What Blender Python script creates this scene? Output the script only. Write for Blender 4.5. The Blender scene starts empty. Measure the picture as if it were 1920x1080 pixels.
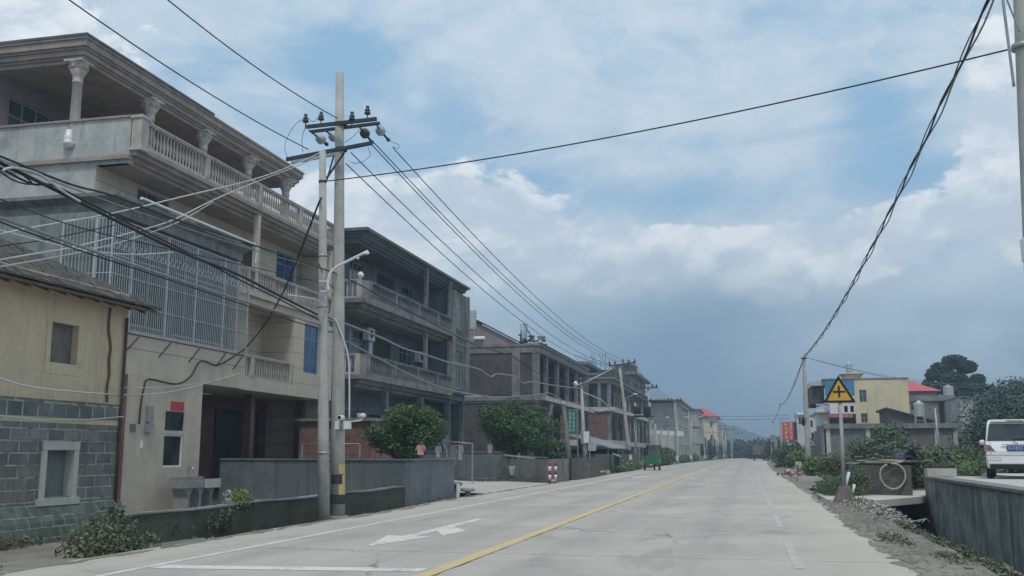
import bpy, math, random
from mathutils import Vector
random.seed(7)
C = bpy.context.scene.collection
scene = bpy.context.scene
# ------------------------------------------------------------ camera
EYE = Vector((0, 0, 1.4))
FPX = 1850.0
PITCH = math.atan(310 / FPX)
YAW = math.atan(440 / FPX * math.cos(PITCH))
cam_d = bpy.data.cameras.new('camera')
cam = bpy.data.objects.new('camera', cam_d); C.objects.link(cam)
cam.location = EYE
cam.rotation_euler = (math.pi / 2 + PITCH, 0, YAW)
cam_d.lens = 36 * FPX / 1920; cam_d.sensor_width = 36
cam_d.clip_start = 0.1; cam_d.clip_end = 9000
scene.camera = cam
# ------------------------------------------------------------ light
SUN_EL, SUN_AZ = math.radians(62), math.radians(165)     # azimuth clockwise from +Y
w = bpy.data.worlds.new('World'); scene.world = w; w.use_nodes = True
scene.view_settings.view_transform = 'Standard'; scene.view_settings.look = 'None'
scene.view_settings.gamma = 1; scene.view_settings.exposure = 0.38


class NT:
    """small helper to write node trees tersely"""
    def __init__(s, tree): s.t = tree; s.n = tree.nodes; s.l = tree.links
    def add(s, typ, **kw):
        n = s.n.new(typ)
        for k, v in kw.items(): setattr(n, k, v)
        return n
    def put(s, sock, v):
        if v is None: return
        if isinstance(v, bpy.types.NodeSocket): s.l.new(v, sock)
        else:
            if isinstance(v, (tuple, list)) and len(v) == 3 and sock.type == 'RGBA': v = (*v, 1)
            sock.default_value = v
    def math(s, op, a, b=None, c=None, clamp=False):
        n = s.add('ShaderNodeMath', operation=op); n.use_clamp = clamp
        s.put(n.inputs[0], a); s.put(n.inputs[1], b)
        if c is not None: s.put(n.inputs[2], c)
        return n.outputs[0]
    def vmath(s, op, a, b=None):
        n = s.add('ShaderNodeVectorMath', operation=op); s.put(n.inputs[0], a); s.put(n.inputs[1], b)
        return n.outputs['Value'] if op in ('DOT_PRODUCT', 'LENGTH') else n.outputs[0]
    def mix(s, f, a, b, blend='MIX'):
        n = s.add('ShaderNodeMix', data_type='RGBA', blend_type=blend)
        s.put(n.inputs[0], f); s.put(n.inputs[6], a); s.put(n.inputs[7], b)
        return n.outputs[2]
    def noise(s, vec, scale, detail=4, rough=.55, dist=0):
        n = s.add('ShaderNodeTexNoise'); s.put(n.inputs['Vector'], vec)
        n.inputs['Scale'].default_value = scale; n.inputs['Detail'].default_value = detail
        n.inputs['Roughness'].default_value = rough; n.inputs['Distortion'].default_value = dist
        return n.outputs[0]
    def ramp(s, v, a, b, lo=0., hi=1.):
        n = s.add('ShaderNodeMapRange', interpolation_type='SMOOTHSTEP'); s.put(n.inputs[0], v)
        n.inputs[1].default_value = a; n.inputs[2].default_value = b
        n.inputs[3].default_value = lo; n.inputs[4].default_value = hi
        return n.outputs[0]
    def scalev(s, vec, sc):
        n = s.add('ShaderNodeMapping'); s.put(n.inputs[0], vec); n.inputs[3].default_value = sc
        return n.outputs[0]
    def sep(s, v):
        n = s.add('ShaderNodeSeparateXYZ'); s.put(n.inputs[0], v); return n.outputs
    def comb(s, x, y, z):
        n = s.add('ShaderNodeCombineXYZ'); s.put(n.inputs[0], x); s.put(n.inputs[1], y); s.put(n.inputs[2], z); return n.outputs[0]


def build_world():
    T = NT(w.node_tree); w.node_tree.nodes.clear()
    sky = T.add('ShaderNodeTexSky', sky_type='NISHITA'); sky.sun_disc = False
    sky.sun_elevation = SUN_EL; sky.sun_rotation = SUN_AZ
    sky.air_density = 1.0; sky.dust_density = 2.0; sky.ozone_density = 1.5
    d = T.add('ShaderNodeTexCoord').outputs['Generated']
    x, y, z = T.sep(d)
    az = T.math('ARCTAN2', x, y)                       # 0 along the road, + to the right
    el = T.math('ARCSINE', z)
    azel = T.comb(az, el, 0)
    up = T.comb(az, T.math('ADD', el, .022), 0)
    n_big = T.noise(T.scalev(azel, (1, 1.7, 1)), 5.5, 10, .62, .15)
    n_up = T.noise(T.scalev(up, (1, 1.7, 1)), 5.5, 10, .62, .15)
    n_veil = T.noise(T.scalev(azel, (1, 2.4, 1)), 3.2, 9, .62, .6)
    n_fine = T.noise(T.scalev(azel, (1, 1.8, 1)), 16, 8, .65, .5)
    relief = T.math('SUBTRACT', n_big, n_up)            # > 0 on the upper, lit side of a billow
    def total(bl):
        s_ = None
        for a, e, ra, re, amp in bl:
            da = T.math('DIVIDE', T.math('SUBTRACT', az, math.radians(a)), math.radians(ra))
            de = T.math('DIVIDE', T.math('SUBTRACT', el, math.radians(e)), math.radians(re))
            r2 = T.math('ADD', T.math('MULTIPLY', da, da), T.math('MULTIPLY', de, de))
            g = T.math('MULTIPLY', T.math('POWER', 2.718, T.math('MULTIPLY', r2, -1.0)), amp)
            s_ = g if s_ is None else T.math('ADD', s_, g)
        return s_
    holes = total([(-19, 17.8, 5.5, 1.7, .18), (-23, 21.5, 4.5, 4.5, .42), (-30, 22, 5, 3, .22), (-16, 18.5, 3.0, 3.6, .25), (-4, 14.6, 7, 1.7, .40), (-10, 15.5, 3, 1.4, .2),
                   (8, 18.5, 2.6, 3.0, .42), (4, 24, 5, 2.4, .2), (10, 14.6, 4, 1.5, .3), (-37, 27, 8, 4, .2), (-3, 24, 5, 2, .12)])
    veil = T.math('SUBTRACT', T.math('ADD', T.math('MULTIPLY', n_veil, 1.5), T.math('ADD', T.math('MULTIPLY', n_fine, .30), -.30)), holes)
    veil_m = T.ramp(veil, .14, .62)
    bank = total([(-17.5, 12.8, 5.8, 2.8, 1.2), (-4.5, 11.0, 4.5, 2.3, .8), (3, 10.8, 5.0, 2.3, .85), (9, 11.6, 4.0, 2.2, .7), (15.5, 16.5, 2.6, 5.5, .95), (18, 12, 5, 5, .7),
                  (-10, 10.6, 4, 2.0, .85), (-24, 12, 5, 4, .7), (-45, 20, 12, 12, .7), (40, 18, 14, 10, .8)])
    bank = T.math('ADD', bank, T.math('ADD', T.math('MULTIPLY', T.math('SUBTRACT', n_big, .5), 2.2), T.math('MULTIPLY', T.math('SUBTRACT', n_fine, .5), .55)))
    bank_m = T.ramp(bank, .34, .49)
    low = T.ramp(T.math('ADD', el, T.math('MULTIPLY', T.math('SUBTRACT', n_veil, .5), .16)), math.radians(10.4), math.radians(5.4))
    rain = total([(-4.0, 4.2, 5.0, 4.4, 1.25), (0.5, 8.0, 5.5, 1.5, .5), (-9, 6.8, 3.5, 2.5, .25)])
    rain = T.math('MULTIPLY', rain, T.math('ADD', T.math('MULTIPLY', n_veil, 1.3), .25), clamp=True)
    lit = T.ramp(T.math('ADD', T.math('MULTIPLY', relief, 3.2), T.math('MULTIPLY', n_fine, .5)), .0, .62)
    white = T.mix(lit, (4.75, 5.5, 6.3), (7.3, 7.6, 7.85))
    veilc = T.mix(T.ramp(n_fine, .3, .7), (4.2, 5.25, 6.15), (5.1, 5.9, 6.6))
    blue = T.mix(.82, sky.outputs[0], (2.45, 4.25, 6.05))
    c = T.mix(veil_m, blue, veilc)
    c = T.mix(T.math('MULTIPLY', bank_m, .93), c, white)
    grey = T.mix(T.ramp(T.math('ADD', n_big, T.math('MULTIPLY', relief, 1.2)), .3, .75), (2.75, 3.75, 4.6), (4.2, 5.1, 5.85))
    c = T.mix(T.math('MULTIPLY', low, .93), c, grey)
    c = T.mix(rain, c, (1.6, 2.7, 3.75))
    c = T.mix(T.ramp(el, math.radians(3.2), math.radians(-.5), 0, .7), c, (2.1, 3.1, 4.1))
    bg = T.add('ShaderNodeBackground'); bg.inputs[1].default_value = 0.1
    T.l.new(c, bg.inputs[0])
    out = T.add('ShaderNodeOutputWorld'); T.l.new(bg.outputs[0], out.inputs[0])

build_world()
sun_d = bpy.data.lights.new('sun', 'SUN'); sun_d.energy = 1.5; sun_d.angle = math.radians(10); sun_d.color = (1, .935, .84)
sun = bpy.data.objects.new('sun', sun_d); C.objects.link(sun)
sdir = Vector((math.sin(SUN_AZ) * math.cos(SUN_EL), math.cos(SUN_AZ) * math.cos(SUN_EL), math.sin(SUN_EL)))
sun.rotation_euler = (-sdir).to_track_quat('-Z', 'Y').to_euler(); sun.location = (20, -20, 60)

# ------------------------------------------------------------ pixel -> place on a world plane (used to read the photo's layout)
_F = Vector((-math.sin(YAW) * math.cos(PITCH), math.cos(YAW) * math.cos(PITCH), math.sin(PITCH)))
_R = Vector((math.cos(YAW), math.sin(YAW), 0)); _U = _R.cross(_F)
def ray(x, y): return _R * (x - 960) + _U * (540 - y) + _F * FPX
def aX(x, y, X): d = ray(x, y); return EYE + d * (X / d.x)
def aY(x, y, Y): d = ray(x, y); return EYE + d * (Y / d.y)
def aZ(x, y, Z): d = ray(x, y); return EYE + d * ((Z - 1.4) / d.z)

# ------------------------------------------------------------ materials
MATS = {}
def newmat(name):
    m = bpy.data.materials.new(name); m.use_nodes = True; m.node_tree.nodes.clear()
    T = NT(m.node_tree)
    b = T.add('ShaderNodeBsdfPrincipled'); o = T.add('ShaderNodeOutputMaterial'); T.l.new(b.outputs[0], o.inputs[0])
    MATS[name] = m
    return m, T, b
def wallvec(T):
    g = T.add('ShaderNodeNewGeometry'); p = T.sep(g.outputs['Position']); n = T.sep(g.outputs['Normal'])
    ax = T.math('GREATER_THAN', T.math('ABSOLUTE', n[0]), .6)
    u = T.math('ADD', T.math('MULTIPLY', ax, p[1]), T.math('MULTIPLY', T.math('SUBTRACT', 1, ax), p[0]))
    return T.comb(u, p[2], 0), p, g
def mat(name, col, col2=None, rough=.8, scale=1.5, streak=0., stain=(.05, .055, .05), stain_amt=0., bump=.0, bscale=30, metal=0, spec=.3,
        lines=None, linecol=None, brick=None, mortar=None, alpha=None):
    m, T, b = newmat(name)
    uv, p, g = wallvec(T)
    pos = g.outputs['Position']
    col2 = col2 or tuple(c * .72 for c in col)
    n1 = T.noise(pos, scale, 6, .6); n2 = T.noise(pos, scale * 9, 4, .6)
    f = T.math('ADD', T.math('MULTIPLY', n1, .7), T.math('MULTIPLY', n2, .3))
    c = T.mix(T.ramp(f, .35, .65), col2, col)
    hgt = n2
    if brick:
        bt = T.add('ShaderNodeTexBrick'); T.put(bt.inputs['Vector'], uv)
        bt.inputs['Scale'].default_value = 1; bt.inputs['Brick Width'].default_value = brick[0]; bt.inputs['Row Height'].default_value = brick[1]
        bt.inputs['Mortar Size'].default_value = brick[2]; bt.inputs['Mortar Smooth'].default_value = .3; bt.inputs['Bias'].default_value = 0
        bt.inputs['Color1'].default_value = (1, 1, 1, 1); bt.inputs['Color2'].default_value = (.68, .69, .70, 1); bt.inputs['Mortar'].default_value = (0, 0, 0, 1)
        c = T.mix(1., c, bt.outputs[0], 'MULTIPLY')
        mm = T.math('MULTIPLY', bt.outputs['Fac'], T.ramp(T.noise(pos, 3.1, 3), .30, .55, .35, 1.))
        c = T.mix(mm, c, mortar or (.3, .3, .29))
        hgt = T.math('SUBTRACT', T.math('MULTIPLY', n2, .3), bt.outputs['Fac'])
    if lines:
        v = T.math('FRACT', T.math('DIVIDE', T.math('ADD', p[2], 10), lines))
        ln = T.math('LESS_THAN', v, .035 / lines)
        c = T.mix(T.math('MULTIPLY', ln, .55), c, linecol or tuple(x * .4 for x in col))
    if streak > 0 or stain_amt > 0:
        sv = T.scalev(pos, (2.2, 2.2, .22)); s1 = T.ramp(T.noise(sv, 1.6, 5, .65), .48, .74)
        s2 = T.ramp(T.noise(pos, .8, 6, .7), .5, .72)
        c = T.mix(T.math('MULTIPLY', s1, streak), c, stain)
        c = T.mix(T.math('MULTIPLY', s2, stain_amt), c, stain)
    T.l.new(c, b.inputs['Base Color'])
    b.inputs['Metallic'].default_value = metal
    b.inputs['Specular IOR Level'].default_value = spec
    T.l.new(T.ramp(n2, .2, .8, max(rough - .08, .03), min(rough + .08, 1)), b.inputs['Roughness'])
    if bump > 0:
        bn = T.add('ShaderNodeBump'); bn.inputs['Strength'].default_value = min(bump, 1); bn.inputs['Distance'].default_value = .02
        hh = T.math('ADD', hgt, T.math('MULTIPLY', T.noise(pos, bscale, 3), .5)); T.l.new(hh, bn.inputs['Height']); T.l.new(bn.outputs[0], b.inputs['Normal'])
    return m
def leafmat(name, dark, light, rough=.55):
    m, T, b = newmat(name)
    g = T.add('ShaderNodeNewGeometry')
    n = T.noise(g.outputs['Position'], 1.6, 3)
    f = T.math('ADD', T.math('MULTIPLY', g.outputs['Random Per Island'], .55), T.math('MULTIPLY', T.ramp(n, .3, .7), .45))
    T.l.new(T.mix(f, dark, light), b.inputs['Base Color']); b.inputs['Roughness'].default_value = rough
    b.inputs['Specular IOR Level'].default_value = .25
    try: b.inputs['Transmission Weight'].default_value = 0
    except Exception: pass
    return m
def glass(name, col, rough=.12):
    m, T, b = newmat(name)
    g = T.add('ShaderNodeNewGeometry')
    c = T.mix(T.ramp(T.noise(g.outputs['Position'], 1.3, 3), .35, .65), col, tuple(x * .45 for x in col))
    T.l.new(c, b.inputs['Base Color']); b.inputs['Roughness'].default_value = rough; b.inputs['Specular IOR Level'].default_value = .6
    return m

def road_material():
    m, T, b = newmat('road concrete')
    g = T.add('ShaderNodeNewGeometry'); pos = g.outputs['Position']; p = T.sep(pos)
    n1 = T.noise(pos, .28, 6, .6); n2 = T.noise(T.scalev(pos, (3.0, .35, 1)), 1.0, 5, .6); n3 = T.noise(pos, 60, 4, .7)
    c = T.mix(T.ramp(n1, .35, .65), (.395, .37, .335), (.475, .448, .405))
    c = T.mix(T.math('MULTIPLY', T.ramp(n2, .45, .75), .35), c, (.32, .31, .285))
    c = T.mix(T.math('MULTIPLY', T.ramp(n3, .3, .75), .30), c, (.27, .26, .24))
    # slabs poured every 5 m, joint sealed dark; slabs differ a little
    wy = T.math('ADD', p[1], T.math('MULTIPLY', T.noise(pos, 1.2, 2), .10))
    fy = T.math('FRACT', T.math('DIVIDE', T.math('ADD', wy, 1.0), 5.0))
    jy = T.math('LESS_THAN', fy, .0065)
    wx = T.math('ADD', p[0], T.math('MULTIPLY', T.noise(T.scalev(pos, (.5, 1, 1)), 1.5, 4), .10))
    jx = T.math('LESS_THAN', T.math('ABSOLUTE', T.math('ADD', wx, 3.545)), .016)
    jx2 = T.math('LESS_THAN', T.math('ABSOLUTE', T.math('ADD', wx, 7.72)), .008)
    jj = T.math('MAXIMUM', T.math('MULTIPLY', jy, .8), T.math('MAXIMUM', jx, T.math('MULTIPLY', jx2, .6)))
    jj = T.math('MULTIPLY', jj, T.ramp(T.noise(pos, 2.2, 3), .32, .5, .45, .95))
    slab = T.add('ShaderNodeTexWhiteNoise', noise_dimensions='2D')
    T.l.new(T.comb(T.math('FLOOR', T.math('DIVIDE', T.math('ADD', p[0], 3.5), 4.2)), T.math('FLOOR', T.math('DIVIDE', T.math('ADD', p[1], 1), 5)), 0), slab.inputs['Vector'])
    c = T.mix(T.math('MULTIPLY', slab.outputs[0], .14), c, (.28, .275, .26))
    # tyre-darkened lanes, oil drips, pale dust toward the edges
    for cx_ in (-6.7, -4.7, -2.6, -.7):
        tr = T.math('SUBTRACT', 1, T.math('DIVIDE', T.math('ABSOLUTE', T.math('SUBTRACT', T.math('ADD', p[0], T.math('MULTIPLY', n1, .6)), cx_ + .3)), .55), clamp=True)
        c = T.mix(T.math('MULTIPLY', tr, T.ramp(n2, .3, .7, .18, .48)), c, (.25, .245, .235))
    sp = T.ramp(T.noise(pos, 1.9, 5, .7), .66, .74); c = T.mix(T.math('MULTIPLY', sp, .6), c, (.16, .155, .145))
    sp2 = T.ramp(T.noise(T.scalev(pos, (1, .4, 1)), .55, 4, .6, 1.5), .56, .66); c = T.mix(T.math('MULTIPLY', sp2, .42), c, (.24, .235, .22))
    dust = T.ramp(T.math('ADD', T.math('ABSOLUTE', T.math('ADD', p[0], 3.4)), T.math('MULTIPLY', n1, 1.6)), 4.6, 6.2)
    c = T.mix(T.math('MULTIPLY', dust, .5), c, (.48, .45, .385))
    vor = T.add('ShaderNodeTexVoronoi', feature='DISTANCE_TO_EDGE'); T.put(vor.inputs['Vector'], T.vmath('ADD', pos, T.scalev(T.comb(n1, n2, 0), (1.5, 1.5, 1)))); vor.inputs['Scale'].default_value = .17
    crack = T.math('MULTIPLY', T.math('LESS_THAN', vor.outputs['Distance'], .0035), T.ramp(T.noise(pos, .21, 2), .52, .6))
    c = T.mix(T.math('MULTIPLY', crack, .55), c, (.07, .065, .06))
    c = T.mix(jj, c, (.055, .05, .045))
    T.l.new(c, b.inputs['Base Color']); b.inputs['Roughness'].default_value = .82; b.inputs['Specular IOR Level'].default_value = .25
    bn = T.add('ShaderNodeBump'); bn.inputs['Strength'].default_value = .35; bn.inputs['Distance'].default_value = .01
    T.l.new(n3, bn.inputs['Height']); T.l.new(bn.outputs[0], b.inputs['Normal'])
    return m
def paint_material(name, col, wear=.5):
    """worn road paint: the concrete shows through where it has flaked"""
    m, T, b = newmat(name)
    g = T.add('ShaderNodeNewGeometry'); pos = g.outputs['Position']
    n = T.noise(pos, 9, 6, .75); n2 = T.noise(pos, 1.1, 3)
    f = T.math('ADD', T.math('MULTIPLY', n, .65), T.math('MULTIPLY', n2, .35))
    c = T.mix(T.ramp(f, wear - .07, wear + .05), (.40, .385, .36), col)
    c = T.mix(T.math('MULTIPLY', T.ramp(T.noise(pos, 40, 3), .4, .7), .2), c, (.25, .24, .22))
    T.l.new(c, b.inputs['Base Color']); b.inputs['Roughness'].default_value = .7
    return m

road_m = road_material()
white_paint = paint_material('worn white paint', (.64, .645, .62), .475)
yellow_paint = paint_material('worn yellow paint', (.58, .45, .20), .455)
M = {
 'concrete': mat('weathered concrete', (.255, .26, .255), (.15, .16, .16), .9, 2.2, .6, (.06, .065, .065), .55, .4),
 'concrete_dark': mat('dark stained concrete', (.15, .175, .18), (.095, .115, .12), .9, .9, .55, (.045, .06, .06), .4, .4),
 'concrete_pale': mat('pale concrete', (.52, .51, .47), (.42, .41, .38), .88, .8, .15, (.15, .15, .14), .2, .3),
 'pole': mat('pole concrete', (.44, .44, .415), (.33, .335, .315), .85, 2.5, .3, (.13, .13, .12), .15, .3),
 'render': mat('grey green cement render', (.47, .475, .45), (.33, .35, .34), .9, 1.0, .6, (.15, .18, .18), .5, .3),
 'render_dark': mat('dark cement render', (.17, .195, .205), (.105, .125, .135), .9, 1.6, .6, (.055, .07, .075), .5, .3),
 'beige': mat('beige wall tile', (.54, .465, .385), (.46, .40, .33), .62, 1.4, .25, (.17, .155, .14), .15, .1, lines=.62, linecol=(.12, .11, .10)),
 'beige_plain': mat('beige cement', (.55, .475, .385), (.45, .395, .325), .7, 1.4, .25, (.17, .155, .14), .2, .1),
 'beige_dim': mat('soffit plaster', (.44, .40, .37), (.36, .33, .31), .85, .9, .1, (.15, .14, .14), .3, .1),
 'balustrade': mat('cast stone balustrade', (.50, .44, .395), (.38, .34, .31), .8, 3, .3, (.12, .11, .11), .3, .2),
 'cornice': mat('brown grey cornice', (.36, .30, .265), (.26, .22, .20), .85, 1.5, .35, (.10, .09, .09), .25, .2),
 'yellow': mat('ochre wash on earth wall', (.66, .555, .39), (.53, .445, .31), .9, .8, .4, (.26, .21, .14), .45, .35, bscale=12),
 'stone': mat('grey stone courses', (.27, .275, .255), (.15, .16, .15), .9, 1.7, .45, (.08, .085, .075), .6, 1.0, brick=(.52, .235, .02), mortar=(.38, .385, .36)),
 'stonecap': mat('slate stone course', (.20, .235, .235), (.13, .16, .17), .9, 2.2, .1, None or (.07, .08, .08), .2, .6, brick=(.42, .6, .022), mortar=(.42, .40, .31)),
 'redbrick': mat('red brick', (.25, .105, .085), (.165, .08, .07), .9, 2, .15, (.08, .06, .06), .25, .5, brick=(.24, .075, .010), mortar=(.24, .22, .21)),
 'greybrick': mat('grey brown brick', (.125, .10, .095), (.07, .062, .065), .9, .9, .3, (.06, .06, .065), .35, .5, brick=(.24, .075, .011), mortar=(.14, .135, .135)),
 'blockwall': mat('cement block', (.22, .24, .235), (.15, .17, .17), .9, 1.6, .2, (.07, .08, .07), .25, .5, brick=(.4, .19, .014), mortar=(.30, .31, .30)),
 'pinkwall': mat('dusty pink cladding', (.30, .24, .235), (.23, .19, .19), .8, 1.2, .45, (.14, .11, .11), .2, .1),
 'dark_room': mat('painted interior shade', (.06, .06, .065), (.04, .04, .045), .9, 1, .1),  # near-black colour paints the shade of unlit rooms behind openings
 'wine': mat('wine red tile', (.20, .10, .095), (.13, .07, .07), .45, 1.5, .2, (.05, .03, .03), .2),
 'door_red': mat('dark red door', (.14, .06, .06), (.10, .045, .045), .4, 3),
 'steel': mat('stainless bars', (.46, .49, .49), (.36, .39, .39), .4, 6, .1, (.2, .2, .2), .05, metal=.25, spec=.5),
 'steel_dark': mat('dark galvanised steel', (.06, .07, .085), (.04, .045, .055), .6, 6, metal=.4),
 'galv': mat('galvanised steel', (.36, .38, .39), (.28, .30, .31), .5, 6, metal=.5),
 'black': mat('black rubber', (.018, .02, .023), (.012, .013, .015), .6, 4),
 'cable': mat('black cable sheath', (.022, .026, .032), (.015, .018, .022), .55, 4),
 'cable_grey': mat('grey cable sheath', (.23, .25, .26), (.17, .18, .19), .5, 4),
 'cable_white': mat('pale cable sheath', (.56, .57, .57), (.44, .45, .45), .5, 4),
 'porcelain': mat('brown porcelain', (.05, .045, .05), (.03, .03, .035), .25, 4, spec=.6),
 'porcelain_white': mat('glass insulator', (.42, .46, .48), (.3, .34, .36), .2, 4, spec=.7),
 'white': mat('white enamel', (.72, .74, .74), (.62, .64, .64), .35, 3, spec=.5),
 'whitewall': mat('white wall', (.60, .61, .60), (.48, .49, .49), .85, 1.2, .3, (.25, .25, .25), .2),
 'pvc': mat('white pvc', (.68, .70, .71), (.58, .6, .61), .4, 3),
 'wallyellow': mat('pale yellow wall', (.67, .58, .39), (.59, .52, .35), .85, .6, .3, (.30, .27, .2), .2),
 'bluepanel': mat('blue panel', (.09, .23, .40), (.07, .19, .33), .5, 2),
 'redroof': mat('red sheet roof', (.52, .10, .09), (.42, .08, .08), .5, 1.5, .15, (.25, .06, .06), .1),
 'redsign': mat('red orange sign', (.60, .13, .07), (.52, .10, .06), .45, 2),
 'redpaper': mat('red paper', (.48, .06, .05), (.4, .05, .05), .6, 3),
 'bannerred': mat('crimson banner', (.36, .04, .08), (.3, .035, .07), .6, 3),
 'greensign': mat('teal green sign', (.03, .22, .17), (.025, .17, .13), .5, 2),
 'signyellow': mat('sign yellow', (.62, .36, .05), (.55, .31, .05), .45, 4, .15, (.3, .2, .05), .15),
 'signblack': mat('sign black', (.02, .02, .022), (.015, .015, .016), .45, 4),
 'bandyellow': mat('yellow pole band', (.50, .37, .10), (.38, .33, .2), .7, 7, .4, (.3, .3, .27), .4),
 'bandblack': mat('black pole band', (.035, .045, .045), (.03, .035, .035), .7, 7),
 'stripered': mat('red stripe', (.30, .035, .05), (.22, .03, .045), .5, 6),
 'tile': mat('dark clay roof tile', (.105, .095, .085), (.05, .05, .05), .95, 3, 0, (.22, .20, .17), .25, .8, bscale=18),
 'timber': mat('weathered timber', (.20, .15, .11), (.13, .10, .075), .85, 5, .3),
 'timber_grey': mat('grey plank', (.36, .35, .33), (.25, .24, .23), .85, 5, .3),
 'soil': mat('packed dirt', (.25, .235, .20), (.16, .15, .13), .95, 1.1, 0, (.09, .085, .07), .5, .8, bscale=40),
 'ground': mat('rough ground', (.12, .125, .095), (.075, .085, .06), .95, .35, 0, (.05, .055, .04), .3, .6),
 'gravel': mat('rubble stone', (.33, .31, .28), (.2, .19, .18), .9, 6, 0, (.1, .09, .08), .3, .4),
 'bark': mat('bark', (.11, .095, .08), (.065, .06, .05), .9, 8, .3),
 'trikegreen': mat('green paint', (.035, .20, .06), (.025, .15, .05), .4, 3, .2, (.05, .09, .05), .2, spec=.5),
 'carwhite': mat('car white', (.74, .75, .76), (.70, .71, .72), .22, 1.2, spec=.6),
 'truck': mat('rusty brown truck', (.17, .135, .125), (.12, .10, .095), .7, 2),
 'tail': mat('tail light', (.17, .07, .075), (.30, .22, .22), .15, 9, spec=.7),
 'chrome': mat('chrome', (.6, .61, .62), (.5, .5, .5), .15, 4, metal=.9),
 'plateblue': mat('plate blue', (.03, .06, .28), (.025, .05, .22), .4, 4),
 'pink': mat('pink cloth', (.56, .33, .29), (.5, .28, .25), .9, 9),
 'greycloth': mat('grey cloth', (.20, .19, .22), (.1, .1, .12), .9, 7),
 'stonesink': mat('grey stone sink', (.30, .30, .30), (.22, .22, .23), .7, 8),
 'greenhose': mat('pale green hose', (.36, .38, .27), (.28, .30, .2), .6, 6),
 'water': mat('ditch mud', (.04, .05, .045), (.03, .035, .03), .35, 1, spec=.5),
 'curtain': mat('teal curtain', (.10, .145, .15), (.05, .075, .08), .8, 5),
 'hill': mat('far wooded hill', (.06, .085, .06), (.035, .055, .04), .95, .02),
}
M['glass_dark'] = glass('dark window glass', (.045, .06, .068)); M['glass_blue'] = glass('blue window glass', (.02, .08, .18), .12)
M['glass_teal'] = glass('teal window glass', (.06, .10, .105)); M['glass_car'] = glass('tinted car glass', (.03, .05, .05), .06)
M['leaf'] = leafmat('citrus leaves', (.028, .07, .03), (.12, .21, .08)); M['leaf_dark'] = leafmat('dark leaves', (.04, .075, .04), (.14, .20, .095))
M['leaf_far'] = leafmat('far leaves', (.028, .055, .045), (.065, .10, .07)); M['leaf_light'] = leafmat('pale garden leaves', (.07, .125, .045), (.20, .265, .11))
M['leaf_yellow'] = leafmat('yellow green leaves', (.16, .19, .05), (.26, .29, .10)); M['weed'] = leafmat('dull weeds', (.06, .085, .045), (.16, .18, .105))
M['litter'] = leafmat('litter', (.25, .22, .19), (.52, .5, .47), .8)

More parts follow.
